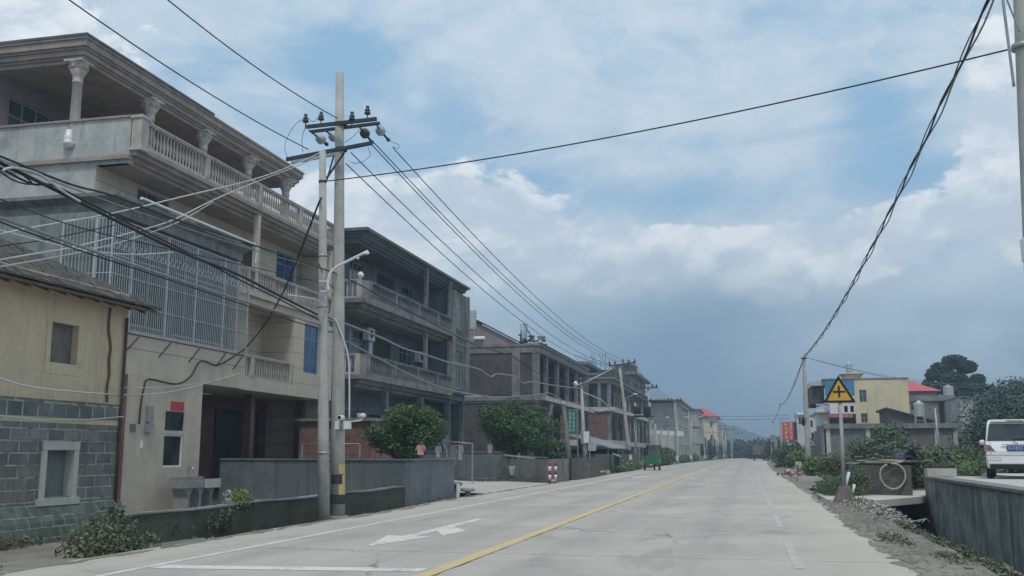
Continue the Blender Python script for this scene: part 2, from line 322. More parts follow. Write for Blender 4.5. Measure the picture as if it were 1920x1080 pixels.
# ------------------------------------------------------------ mesh builder
ORI = {}
class MB:
    def __init__(s): s.v = []; s.f = []; s.smooth = []
    def quad(s, *pts):
        i = len(s.v); s.v += [tuple(p) for p in pts]; s.f.append(tuple(range(i, i + len(pts)))); s.smooth.append(False); return s
    def box(s, x0, x1, y0, y1, z0, z1):
        i = len(s.v)
        s.v += [(x0, y0, z0), (x1, y0, z0), (x1, y1, z0), (x0, y1, z0), (x0, y0, z1), (x1, y0, z1), (x1, y1, z1), (x0, y1, z1)]
        for f in ((0, 3, 2, 1), (4, 5, 6, 7), (0, 1, 5, 4), (1, 2, 6, 5), (2, 3, 7, 6), (3, 0, 4, 7)):
            s.f.append(tuple(i + k for k in f)); s.smooth.append(False)
        return s
    def obox(s, c, ax, ay, az, hx, hy, hz):
        """oriented box: centre, three unit axes, half sizes"""
        c, ax, ay, az = map(Vector, (c, ax, ay, az)); i = len(s.v)
        for sx, sy, sz in ((-1, -1, -1), (1, -1, -1), (1, 1, -1), (-1, 1, -1), (-1, -1, 1), (1, -1, 1), (1, 1, 1), (-1, 1, 1)):
            s.v.append(tuple(c + ax * sx * hx + ay * sy * hy + az * sz * hz))
        for f in ((0, 3, 2, 1), (4, 5, 6, 7), (0, 1, 5, 4), (1, 2, 6, 5), (2, 3, 7, 6), (3, 0, 4, 7)):
            s.f.append(tuple(i + k for k in f)); s.smooth.append(False)
        return s
    def bar(s, a, b, wd, th=None, up=(0, 0, 1)):
        a = Vector(a); b = Vector(b); d = b - a; L = d.length; d.normalize(); up = Vector(up)
        if abs(d.dot(up)) > .95: up = Vector((0, 1, 0)) if abs(d.y) < .9 else Vector((1, 0, 0))
        sd = d.cross(up).normalized(); u = sd.cross(d)
        return s.obox((a + b) / 2, d, sd, u, L / 2, wd / 2, (th or wd) / 2)
    def tube(s, pts, r, n=8, cap=True, smooth=True):
        pts = [Vector(p) for p in pts]; rs = r if isinstance(r, (list, tuple)) else [r] * len(pts)
        i0 = len(s.v); prev = None
        for k, p in enumerate(pts):
            d = (pts[min(k + 1, len(pts) - 1)] - pts[max(k - 1, 0)]).normalized()
            if prev is None:
                up = Vector((0, 0, 1)) if abs(d.z) < .9 else Vector((1, 0, 0)); a = d.cross(up).normalized()
            else:
                a = (prev - d * prev.dot(d)).normalized()
            prev = a; bb = d.cross(a)
            for j in range(n):
                t = 2 * math.pi * j / n; s.v.append(tuple(p + a * math.cos(t) * rs[k] + bb * math.sin(t) * rs[k]))
        for k in range(len(pts) - 1):
            for j in range(n):
                q = i0 + k * n
                s.f.append((q + j, q + (j + 1) % n, q + n + (j + 1) % n, q + n + j)); s.smooth.append(smooth)
        if cap:
            s.f.append(tuple(i0 + j for j in reversed(range(n)))); s.smooth.append(False)
            q = i0 + (len(pts) - 1) * n; s.f.append(tuple(q + j for j in range(n))); s.smooth.append(False)
        return s
    def lathe(s, x, y, z, prof, n=10):
        """prof = [(radius, height)...] turned about the vertical through x, y"""
        i0 = len(s.v)
        for r, h in prof:
            for j in range(n):
                t = 2 * math.pi * j / n; s.v.append((x + r * math.cos(t), y + r * math.sin(t), z + h))
        for k in range(len(prof) - 1):
            for j in range(n):
                q = i0 + k * n; s.f.append((q + j, q + (j + 1) % n, q + n + (j + 1) % n, q + n + j)); s.smooth.append(True)
        s.f.append(tuple(i0 + j for j in reversed(range(n)))); s.smooth.append(False)
        q = i0 + (len(prof) - 1) * n; s.f.append(tuple(q + j for j in range(n))); s.smooth.append(False)
        return s
    def ball(s, c, rx, ry=None, rz=None, n=10, m=6):
        ry = ry or rx; rz = rz or rx; i0 = len(s.v)
        for k in range(m + 1):
            ph = math.pi * k / m
            for j in range(n):
                t = 2 * math.pi * j / n
                s.v.append((c[0] + rx * math.sin(ph) * math.cos(t), c[1] + ry * math.sin(ph) * math.sin(t), c[2] - rz * math.cos(ph)))
        for k in range(m):
            for j in range(n):
                q = i0 + k * n; s.f.append((q + j, q + (j + 1) % n, q + n + (j + 1) % n, q + n + j)); s.smooth.append(True)
        return s
    def prism(s, poly, axis, a, b):
        """extrude polygon; axis 'x': poly in (y,z); 'y': poly in (x,z); 'z': poly in (x,y)"""
        def P(u, v, t): return (t, u, v) if axis == 'x' else ((u, t, v) if axis == 'y' else (u, v, t))
        i = len(s.v); n = len(poly)
        s.v += [P(u, v, a) for u, v in poly] + [P(u, v, b) for u, v in poly]
        s.f.append(tuple(i + k for k in range(n))); s.f.append(tuple(i + n + k for k in reversed(range(n)))); s.smooth += [False, False]
        for k in range(n):
            s.f.append((i + k, i + n + k, i + n + (k + 1) % n, i + (k + 1) % n)); s.smooth.append(False)
        return s
    def wall(s, face, c, th, a0, a1, z0, z1, holes=()):
        """wall with openings. face 'X': outer face at x=c looking +X, a is y; 'Y': outer face at y=c looking -Y, a is x; 'N': outer face y=c looking +Y."""
        A = sorted({a0, a1, *[min(max(h[0], a0), a1) for h in holes], *[min(max(h[1], a0), a1) for h in holes]})
        Z = sorted({z0, z1, *[min(max(h[2], z0), z1) for h in holes], *[min(max(h[3], z0), z1) for h in holes]})
        def solid(i, j):
            if i < 0 or j < 0 or i >= len(A) - 1 or j >= len(Z) - 1: return False
            a = (A[i] + A[i + 1]) / 2; z = (Z[j] + Z[j + 1]) / 2
            return not any(h[0] < a < h[1] and h[2] < z < h[3] for h in holes)
        def P(a, z, d): return (c - d, a, z) if face == 'X' else (a, c + d, z)
        for i in range(len(A) - 1):
            for j in range(len(Z) - 1):
                if not solid(i, j): continue
                p, q, r, t = A[i], A[i + 1], Z[j], Z[j + 1]
                s.quad(P(p, r, 0), P(q, r, 0), P(q, t, 0), P(p, t, 0)); s.quad(P(p, r, th), P(p, t, th), P(q, t, th), P(q, r, th))
                if not solid(i - 1, j): s.quad(P(p, r, 0), P(p, t, 0), P(p, t, th), P(p, r, th))
                if not solid(i + 1, j): s.quad(P(q, r, 0), P(q, r, th), P(q, t, th), P(q, t, 0))
                if not solid(i, j - 1): s.quad(P(p, r, 0), P(p, r, th), P(q, r, th), P(q, r, 0))
                if not solid(i, j + 1): s.quad(P(p, t, 0), P(q, t, 0), P(q, t, th), P(p, t, th))
        return s
    def leaves(s, blobs, n, size, seed=1, flat=.5, shell=.45):
        R = random.Random(seed); wts = [b[3] * b[4] * b[5] for b in blobs]
        for _ in range(n):
            b = R.choices(blobs, wts)[0]
            d = Vector((R.gauss(0, 1), R.gauss(0, 1), R.gauss(0, 1))).normalized() * (R.random() ** shell)
            c = Vector((b[0] + d.x * b[3], b[1] + d.y * b[4], b[2] + d.z * b[5]))
            u = Vector((R.gauss(0, 1), R.gauss(0, 1), R.gauss(0, flat))).normalized()
            v = u.cross(Vector((R.gauss(0, 1), R.gauss(0, 1), R.gauss(0, 1)))).normalized()
            k = size * R.uniform(.6, 1.35); u *= k; v *= k * .5
            s.quad(c - u, c + v, c + u, c - v)
        return s
    def build(s, name, material, parent=None, loc=None):
        o_ = ORI.get(parent.name, Vector((0, 0, 0))) if parent else Vector(loc or (0, 0, 0))
        me = bpy.data.meshes.new(name)
        me.from_pydata([(v[0] - o_.x, v[1] - o_.y, v[2] - o_.z) for v in s.v], [], s.f)
        me.polygons.foreach_set('use_smooth', s.smooth)
        me.materials.append(material if not isinstance(material, str) else M[material]); me.update()
        o = bpy.data.objects.new(name, me); C.objects.link(o)
        if parent: o.parent = parent
        else: o.location = o_
        ORI[o.name] = o_
        return o

def tag(o, label=None, cat=None, group=None, kind=None):
    if label: o['label'] = label
    if cat: o['category'] = cat
    if group: o['group'] = group
    if kind: o['kind'] = kind
    return o
def thing(name, label, cat, loc=(0, 0, 0), group=None):
    o = bpy.data.objects.new(name, None); C.objects.link(o); o.location = loc; o.empty_display_size = .3
    ORI[o.name] = Vector(loc); return tag(o, label, cat, group)
def struct(name, mb, material): return tag(mb.build(name, material), kind='structure')
def dup(root, loc, label=None, rotz=None):
    r = root.copy(); C.objects.link(r); r.location = loc
    if rotz is not None: r.rotation_euler = (0, 0, rotz)
    if label: r['label'] = label
    for ch in list(root.children):
        c = ch.copy(); C.objects.link(c); c.parent = r
        for g in ch.children:
            d = g.copy(); C.objects.link(d); d.parent = c
    return r
def window(root, face, c, a0, a1, z0, z1, cols=2, rows=1, frame='galv', pane='glass_dark', fw=.05, recess=.08, transom=None, sill=None, name='window', label=None):
    """frame + pane set back inside an opening of the wall"""
    f = MB(); g = MB()
    def B(mb, p, q, r, t, d0, d1):
        if face == 'X': mb.box(c - d1, c - d0, p, q, r, t)
        else: mb.box(p, q, c + d0, c + d1, r, t)
    d0, d1 = recess, recess + .06
    B(f, a0, a1, z0, z0 + fw, d0, d1); B(f, a0, a1, z1 - fw, z1, d0, d1)
    B(f, a0, a0 + fw, z0 + fw, z1 - fw, d0, d1); B(f, a1 - fw, a1, z0 + fw, z1 - fw, d0, d1)
    for k in range(1, cols):
        a = a0 + (a1 - a0) * k / cols; B(f, a - fw * .4, a + fw * .4, z0 + fw, z1 - fw, d0 + .004, d1 - .004)
    for k in range(1, rows):
        z = z0 + (z1 - z0) * k / rows
        B(f, a0 + fw, a1 - fw, z - fw * .35, z + fw * .35, d0 + .008, d1 - .008)
    if transom: B(f, a0 + fw, a1 - fw, transom - fw * .4, transom + fw * .4, d0 + .008, d1 - .008)
    o = f.build(name, frame, root)
    if label: o['label'] = label
    B(g, a0 + fw * .5, a1 - fw * .5, z0 + fw * .5, z1 - fw * .5, d0 + .022, d0 + .034); g.build('pane', pane, o)
    if sill:
        sl = MB()
        if face == 'X': sl.box(c - .10, c + .06, a0 - .08, a1 + .08, z0 - .08, z0 - .003)
        else: sl.box(a0 - .08, a1 + .08, c - .06, c + .10, z0 - .08, z0 - .003)
        sl.build('sill', sill, o)
    return o
BAL = [(.045, 0), (.05, .03), (.03, .08), (.052, .2), (.06, .28), (.035, .45), (.028, .55), (.045, .6), (.045, .64)]
def balustrade(root, face, c, a0, a1, z0, z1, material='balustrade', step=.2, th=.16, posts=(), n=6, name='balustrade'):
    m = MB(); h = z1 - z0
    def B(p, q, r, t, d=0):
        if face == 'X': m.box(c - th - d, c + d, p, q, r, t)
        else: m.box(p, q, c - d, c + th + d, r, t)
    B(a0, a1, z0, z0 + .1); B(a0, a1, z1 - .11, z1 - .05); B(a0, a1, z1 - .05, z1, .025)
    for a in posts: B(a - .11, a + .11, z0 + .1, z1 - .05, .015)
    hh = h - .21; k = a0 + step * .5
    while k < a1:
        if not any(abs(k - a) < .15 for a in posts):
            prof = [(r, q / .64 * hh) for r, q in BAL]
            x, y = (c - th / 2, k) if face == 'X' else (k, c + th / 2)
            m.lathe(x, y, z0 + .1, prof, n)
        k += step
    return m.build(name, material, root)
def cornice(mb, x0, x1, y0, y1, steps):
    """stack of slabs; each step (z0, z1, out) grows toward +X and -Y and +Y"""
    for z0, z1, o in steps: mb.box(x0, x1 + o, y0 - o, y1 + o, z0, z1)
    return mb
def cable(name, label, pts, r=.012, sag=0., material='cable', n=5, seg=14, cat='cable', group=None, parent=None):
    """cable hanging through the given support points"""
    P = [Vector(p) for p in pts]; out = []
    for k in range(len(P) - 1):
        a, b = P[k], P[k + 1]; sg = sag[k] if isinstance(sag, (list, tuple)) else sag
        for i in range(seg):
            t = i / seg; q = a.lerp(b, t); q.z -= sg * 4 * t * (1 - t); out.append(q)
    out.append(P[-1])
    if parent: return MB().tube(out, r, n).build(name, material, parent)
    o = MB().tube(out, r, n).build(name, material, loc=tuple(P[0])); return tag(o, label, cat, group)
def smoothpts(P, seg=6):
    P = [Vector(p) for p in P]; out = []
    for k in range(len(P) - 1):
        p0 = P[max(k - 1, 0)]; p1 = P[k]; p2 = P[k + 1]; p3 = P[min(k + 2, len(P) - 1)]
        for i in range(seg):
            t = i / seg
            out.append(.5 * ((2 * p1) + (p2 - p0) * t + (2 * p0 - 5 * p1 + 4 * p2 - p3) * t * t + (-p0 + 3 * p1 - 3 * p2 + p3) * t ** 3))
    out.append(P[-1]); return out
def tree(name, label, x, y, z0, blobs, n, leaf, mat_leaf, trunk_r=.12, seed=1, group=None, cat='tree', top=None):
    r = thing(name, label, cat, (x, y, z0), group); R = random.Random(seed)
    t = MB(); zt = top or min(b[2] for b in blobs)
    t.tube(smoothpts([(x, y, z0 - .1), (x + .06, y, z0 + (zt - z0) * .5), (x, y + .05, zt)], 3), [trunk_r * 1.15] * 3 + [trunk_r] * 3 + [trunk_r * .8], 8)
    for b in blobs:
        mid = Vector(((x + b[0]) / 2 + R.uniform(-.1, .1), (y + b[1]) / 2, zt + (b[2] - zt) * .35))
        t.tube([(x, y, zt - .1), mid, (b[0], b[1], b[2] + b[5] * .3)], [trunk_r * .7, trunk_r * .45, trunk_r * .12], 6)
    t.build('trunk', 'bark', r)
    MB().leaves(blobs, n, leaf, seed).build('crown', mat_leaf, r)
    return r
def bush(name, label, blobs, n, leaf, mat_leaf, seed=1, cat='bush', group=None, kind=None):
    b0 = blobs[0]; R = random.Random(seed + 50)
    r = thing(name, label, cat, (b0[0], b0[1], b0[2] - b0[5]), group)
    if kind: r['kind'] = kind
    MB().leaves(blobs, n, leaf, seed, .9).build('foliage', mat_leaf, r)
    t = MB()
    for b in blobs:
        for _ in range(4):
            t.tube([(b[0] + R.uniform(-.1, .1) * b[3], b[1], b[2] - b[5]), (b[0] + R.uniform(-.6, .6) * b[3], b[1] + R.uniform(-.6, .6) * b[4], b[2] + R.uniform(.1, .8) * b[5])], [.015, .006], 4)
    t.build('stem', 'bark', r)
    return r
# ============================================================ SETTING
def rc(y): return 0 if y < 60 else ((y - 60) / 100) ** 2 * 1.0
def strip(name, x0, x1, ys, z, material, wob=0, seed=3):
    m = MB(); R = random.Random(seed); L = []
    for y in ys:
        L.append((x0 + rc(y) + R.uniform(-wob, wob), y, x1 + rc(y) + R.uniform(-wob, wob)))
    for a, b in zip(L, L[1:]): m.quad((a[0], a[1], z), (a[2], a[1], z), (b[2], b[1], z), (b[0], b[1], z))
    return struct(name, m, material)
def yrange(a, b, n): return [a + (b - a) * k / n for k in range(n + 1)]
def ground_z(x, y):
    if -10.8 < x < -8.95 and 12.35 < y < 27.2: return -.75
    if x < -9.35 and y < 33.5: return -.36 if y < 30 or x < -9.6 else -.45
    if x < -9.35 and y < 37: return -.36 + .28 * (y - 33.5) / 3.5
    if 3.3 <= x <= 5.7 and y < 40.0: return -1.35
    if x > 2.2 and x < 3.3 and y < 33: return -.03 - .05 * random.random()
    if x > 5.7 and 36 < y < 120: return -.06 + .25 * min(1, (y - 36) / 20) * min(1, (x - 5.7) / 3)
    return -.07
xs = [-4000, -1200, -400, -120, -60, -30, -20, -15, -10.82, -10.75, -9.4, -9.3, -9.0, -8.9, -5, 0, 1.5, 2.5, 3.02, 3.32, 4.5, 5.68, 5.72, 8, 12, 20, 40, 80, 200, 600, 1600, 4000]
ysg = [-60, -10, 0, 5, 8, 10, 12.3, 12.4, 14, 16, 18, 20, 23, 27.1, 27.3, 29, 31, 32.9, 33.1, 33.5, 37, 39.9, 40.1, 42, 50, 60, 75, 90, 120, 160, 220, 320, 500, 900, 1700, 3200, 5500]
gm = MB()
Z = {(i, j): ground_z(x, y) for i, x in enumerate(xs) for j, y in enumerate(ysg)}
for i in range(len(xs) - 1):
    for j in range(len(ysg) - 1):
        gm.quad((xs[i], ysg[j], Z[i, j]), (xs[i + 1], ysg[j], Z[i + 1, j]), (xs[i + 1], ysg[j + 1], Z[i + 1, j + 1]), (xs[i], ysg[j + 1], Z[i, j + 1]))
struct('ground', gm, M['ground'])
rb = MB()
ry = yrange(-20, 60, 80) + yrange(64, 480, 104); Rr = random.Random(11)
E_ = [(-8.72 - (.35 if y > 24 else 0) * min(1, (y - 24) / 6) + Rr.uniform(-.05, .05) - (.5 if y > 90 else 0) + rc(y), y, 1.93 + (.35 * min(1, max(0, (y - 20) / 25))) + Rr.uniform(-.035, .035) + rc(y) * 1.05) for y in ry]
for a, b in zip(E_, E_[1:]): rb.quad((a[0], a[1], 0), (a[2], a[1], 0), (b[2], b[1], 0), (b[0], b[1], 0))
for a, b in zip(E_, E_[1:]):
    rb.quad((a[2], a[1], 0), (a[2], a[1], -.2), (b[2], b[1], -.2), (b[2], b[1], 0)); rb.quad((a[0], a[1], -.8), (a[0], a[1], 0), (b[0], b[1], 0), (b[0], b[1], -.8))
struct('road', rb, road_m)
mk = yrange(-10, 60, 70) + yrange(64, 300, 59)
strip('left_edge_line', -7.41, -7.28, mk, .004, white_paint, .006)
strip('centre_line', -3.80, -3.60, mk, .004, yellow_paint, .008)
dash = MB()
for y0 in range(6, 150, 7):
    y1 = y0 + (5.2 if y0 > 30 else 4.0)
    for k in range(6):
        p = y0 + (y1 - y0) * k / 6; q = y0 + (y1 - y0) * (k + 1) / 6
        dash.quad((.52 + rc(p), p, .004), (.64 + rc(p), p, .004), (.64 + rc(q), q, .004), (.52 + rc(q), q, .004))
struct('right_edge_line', dash, paint_material('faded white paint', (.52, .52, .49), .545))
st = MB()
for k in range(12):
    a = -7.25 + 3.4 * k / 12; b = -7.25 + 3.4 * (k + 1) / 12; st.quad((a, 11.22 + k * .035, .004), (b, 11.22 + (k + 1) * .035, .004), (b, 11.58 + (k + 1) * .035, .004), (a, 11.58 + k * .035, .004))
struct('stop_line', st, white_paint)
def arrow(y, s=1.0, dx=0):
    c = -5.68 + dx
    m = MB()
    m.quad((c, y, .004), (c + .42, y + 2.1 * s, .004), (c + .12, y + 2.0 * s, .004), (c - .12, y + 2.0 * s, .004), (c - .42, y + 2.1 * s, .004))
    m.quad((c - .12, y + 2.0 * s, .004), (c + .12, y + 2.0 * s, .004), (c + .10, y + 6.7 * s, .004), (c - .08, y + 6.7 * s, .004))
    m.quad((c + .12, y + 3.2 * s, .004), (c + .55, y + 2.2 * s, .004), (c + .62, y + 3.4 * s, .004), (c + .12, y + 4.3 * s, .004))
    struct('lane_arrow', m, white_paint)
arrow(14.5); arrow(58, 1.0, -.7)
# packed dirt beside the road on the right, down to the ditch
dm = MB(); R_ = random.Random(5); rows = []
dy = yrange(-12, 32.9, 90)
for y in dy:
    xr = 2.92 + R_.uniform(-.06, .06); x0 = 1.90 + (.3 * min(1, max(0, (y - 20) / 25)))
    rows.append([(x0, y, -.012 + R_.uniform(-.006, .012)), (x0 + .25, y, .0 + R_.uniform(-.02, .03)), ((x0 + xr) / 2, y, .01 + R_.uniform(-.03, .03)), (xr - .12, y, R_.uniform(-.03, .04)), (xr, y, -.05), (xr + .22, y, -1.36)])
for a, b in zip(rows, rows[1:]):
    for k in range(5): dm.quad(a[k], a[k + 1], b[k + 1], b[k])
struct('dirt_shoulder', dm, M['soil'])
dm = MB(); rows = []
for y in yrange(42, 200, 70):
    x0 = 2.25 + rc(y); rows.append([(x0 - .15 + R_.uniform(-.15, .1), y, .006), (x0 + .6, y, .03 + R_.uniform(-.02, .05)), (x0 + 1.6, y, .05 + R_.uniform(-.03, .08)), (x0 + 3.4, y, .02), (x0 + 4.2, y, -.3)])
for a, b in zip(rows, rows[1:]):
    for k in range(4): dm.quad(a[k], a[k + 1], b[k + 1], b[k])
struct('roadside_verge', dm, M['soil'])
wm = MB(); wm.quad((3.1, -12, -1.22), (5.7, -12, -1.22), (5.7, 40, -1.22), (3.1, 40, -1.22)); struct('ditch_water', wm, M['water'])
# concrete slab that bridges the ditch
bs = MB(); bs.prism([(2.35, 30.2), (3.0, 30.6), (5.64, 35.2), (7.2, 44.5), (4.6, 41.5), (2.3, 37.5)], 'z', -.20, .012); struct('bridge_slab', bs, M['concrete_pale'])
# left driveway and yard paving
dw = MB(); dw.quad((-16, 38.5, -.03), (-9.0, 34.6, -.006), (-8.9, 49.2, -.006), (-9.6, 50, -.006), (-16, 52, -.03)); struct('driveway', dw, M['concrete_pale'])
yd = MB(); yd.quad((-26, 19.8, -.30), (-9.9, 19.8, -.30), (-9.9, 30.6, -.30), (-26, 30.6, -.30)); yd.quad((-26, 30.6, -.30), (-17.6, 30.6, -.30), (-17.6, 41, -.30), (-26, 41, -.30)); struct('yard_paving', yd, M['concrete'])
rp = MB(); rp.prism([(-8.7, -.012), (-9.6, -.05), (-13.1, -.28), (-13.1, -.6), (-8.7, -.6)], 'y', 8.6, 12.28); rp.prism([(-9.35, -.16), (-13.1, -.30), (-13.1, -.6), (-9.35, -.6)], 'y', 12.3, 17.5); struct('ramp_path', rp, M['soil'])
# far hills and the near wooded hill on the right
def hill(name, pts, y, depth, material):
    """rounded ridge running across the view: pts (x, height)"""
    m = MB(); prof = [(-.5, 0), (-.33, .5), (-.15, .87), (0, 1), (.2, .85), (.5, 0)]; g = []
    R = random.Random(4)
    xs_ = []
    for (xa, ha), (xb, hb) in zip(pts, pts[1:]):
        for k in range(6): t = k / 6; xs_.append((xa + (xb - xa) * t, ha + (hb - ha) * t + R.uniform(-.04, .04) * max(ha, hb)))
    xs_.append(pts[-1])
    for x, h in xs_: g.append([(x, y + d * depth, -3 + (h + 3) * q * R.uniform(.97, 1.03)) for d, q in prof])
    for a, b in zip(g, g[1:]):
        for k in range(len(prof) - 1): m.quad(a[k], b[k], b[k + 1], a[k + 1])
    return struct(name, m, material)
hill('hill', [(-250, 36), (-120, 40), (-54, 37), (-22, 32), (0, 24), (18, 17), (48, 13), (120, 18), (200, 8), (240, 0)], 1000, 420, M['hill'])
hill('hill', [(26, 0), (33, 5), (40, 9), (55, 13), (80, 17), (130, 20), (220, 22), (300, 0)], 225, 80, M['ground'])

# ============================================================ YELLOW HOUSE
def yellow_house():
    r = thing('yellow_house', 'ochre washed low house on grey stone courses with dark tiled eave', 'house', (-13.5, 14, -.4))
    X = -13.5; Y0, Y1 = 6.5, 19.55
    up = [(17.05, 17.88, 3.20, 4.02)]; lo = [(17.15, 17.98, .55, 1.47)]
    MB().wall('X', X, .4, Y0, Y1, 2.46, 4.95, up).wall('Y', Y0, .4, X - 7, X - .4, -.45, 4.95).build('plaster_wall', 'yellow', r)
    b = MB(); b.box(X - 7, X - .01, Y1 - .4, Y1 - .004, 2.46, 4.95)
    b.build('end_wall', 'yellow', r)
    MB().wall('X', X + .02, .42, Y0, Y1, -.5, 2.0, lo).box(X - 7, X - .41, Y1 - .38, Y1, -.5, 2.0).build('stone_wall', 'stone', r)
    MB().box(X - .4, X + .03, Y0, Y1, 2.12, 2.46).box(X - 7, X - .41, Y1 - .38, Y1, 2.12, 2.46).build('stone_band', 'stonecap', r)
    MB().box(X - .4, X + .015, Y0, Y1, 2.0, 2.12).build('plaster_band', 'yellow', r)
    # sloping stone footing
    ft = MB(); ft.prism([(X + .03, .42), (X + .28, .1), (X + .45, -.5), (X + .03, -.5)], 'y', Y0, Y1 + .02); ft.build('footing', mat('mossy rubble footing', (.13, .165, .15), (.075, .10, .09), .95, 4.5, 0, (.2, .23, .2), .25, 1.0, bscale=7, brick=(.34, .20, .02), mortar=(.2, .225, .2)), r)
    f = MB(); a0, a1, z0, z1 = up[0]
    f.box(X - .2, X + .015, a0 - .14, a0 + .006, z0 - .22, z1 + .02); f.box(X - .2, X + .015, a1 - .006, a1 + .13, z0 - .22, z1 + .02); f.box(X - .2, X + .012, a0, a1, z0 - .22, z0 + .005)
    w1 = f.build('window', M['yellow'], r); MB().box(X - .16, X - .14, a0, a1, z0, z1).build('shutter', mat('dusty window board', (.20, .195, .18), (.115, .11, .105), .9, 3, .4), w1)
    f = MB(); a0, a1, z0, z1 = lo[0]
    f.box(X - .2, X + .05, a0 - .14, a0 + .006, z0 - .03, z1 + .02); f.box(X - .2, X + .05, a1 - .006, a1 + .14, z0 - .03, z1 + .02); f.box(X - .2, X + .06, a0 - .14, a1 + .14, z1 - .006, z1 + .16); f.box(X - .2, X + .09, a0 - .22, a1 + .2, z0 - .17, z0 - .03)
    w2 = f.build('window', 'concrete_pale', r); MB().box(X - .19, X - .165, a0, a1, z0, z1).build('shutter', mat('grey board', (.19, .215, .205), (.14, .165, .16), .9, 2, .4), w2)
    # roof: uneven tiles stepping up from the eave
    t = MB(); R = random.Random(2)
    sl = .42
    for k in range(24):
        d = k * .17; z = 4.62 + d * sl
        y = Y0 - .4
        while y < Y1 + .42:
            wd = R.uniform(.20, .26); j = R.uniform(-.02, .02)
            t.prism([(X + .52 - d - .26 + j, z + .17 + j * .4), (X + .52 - d + j, z + .02), (X + .52 - d + j, z + .055 + R.uniform(0, .025)), (X + .52 - d - .26 + j, z + .20 + j)], 'y', y, y + wd - R.uniform(.01, .03)); y += wd
    t.build('roof_tiles', 'tile', r)
    s_ = MB(); s_.prism([(X + .46, 4.56), (X + .46, 4.62), (X - 3.6, 6.36), (X - 3.6, 6.28)], 'y', Y0 - .38, Y1 + .40)
    for k in range(26): y = Y0 - .2 + k * .53; s_.bar((X + .43, y, 4.54), (X - 1.2, y, 5.21), .07, .09)
    s_.prism([(X - .02, 4.9), (X - 3.55, 6.25), (X - 6.9, 4.95)], 'y', Y1 - .36, Y1 - .06)
    s_.build('roof_frame', 'timber', r)
    s2 = MB(); s2.prism([(X - 3.6, 6.36), (X - 3.6, 6.42), (X - 7.4, 4.9), (X - 7.4, 4.84)], 'y', Y0 - .38, Y1 + .40); s2.build('back_slope', 'tile', r)
    c = MB(); c.tube(smoothpts([(X + .03, 18.85, 4.55), (X + .035, 18.83, 4.1), (X + .03, 18.95, 3.7), (X + .035, 18.92, 3.4), (X + .03, 18.97, 3.1), (X + .04, 18.9, 2.8), (X + .035, 18.95, 2.5)], 4), .024, 6)
    c.build('wall_crack', mat('brown seam', (.17, .125, .07), None, .9, 6), r)
    c = MB(); c.tube([(X + .06, Y1 - .12, 4.4), (X + .06, Y1 - .12, -.3)], .035, 8); c.build('downpipe', mat('brown pipe', (.12, .08, .065), None, .8, 3), r)
    return r
yellow_house()

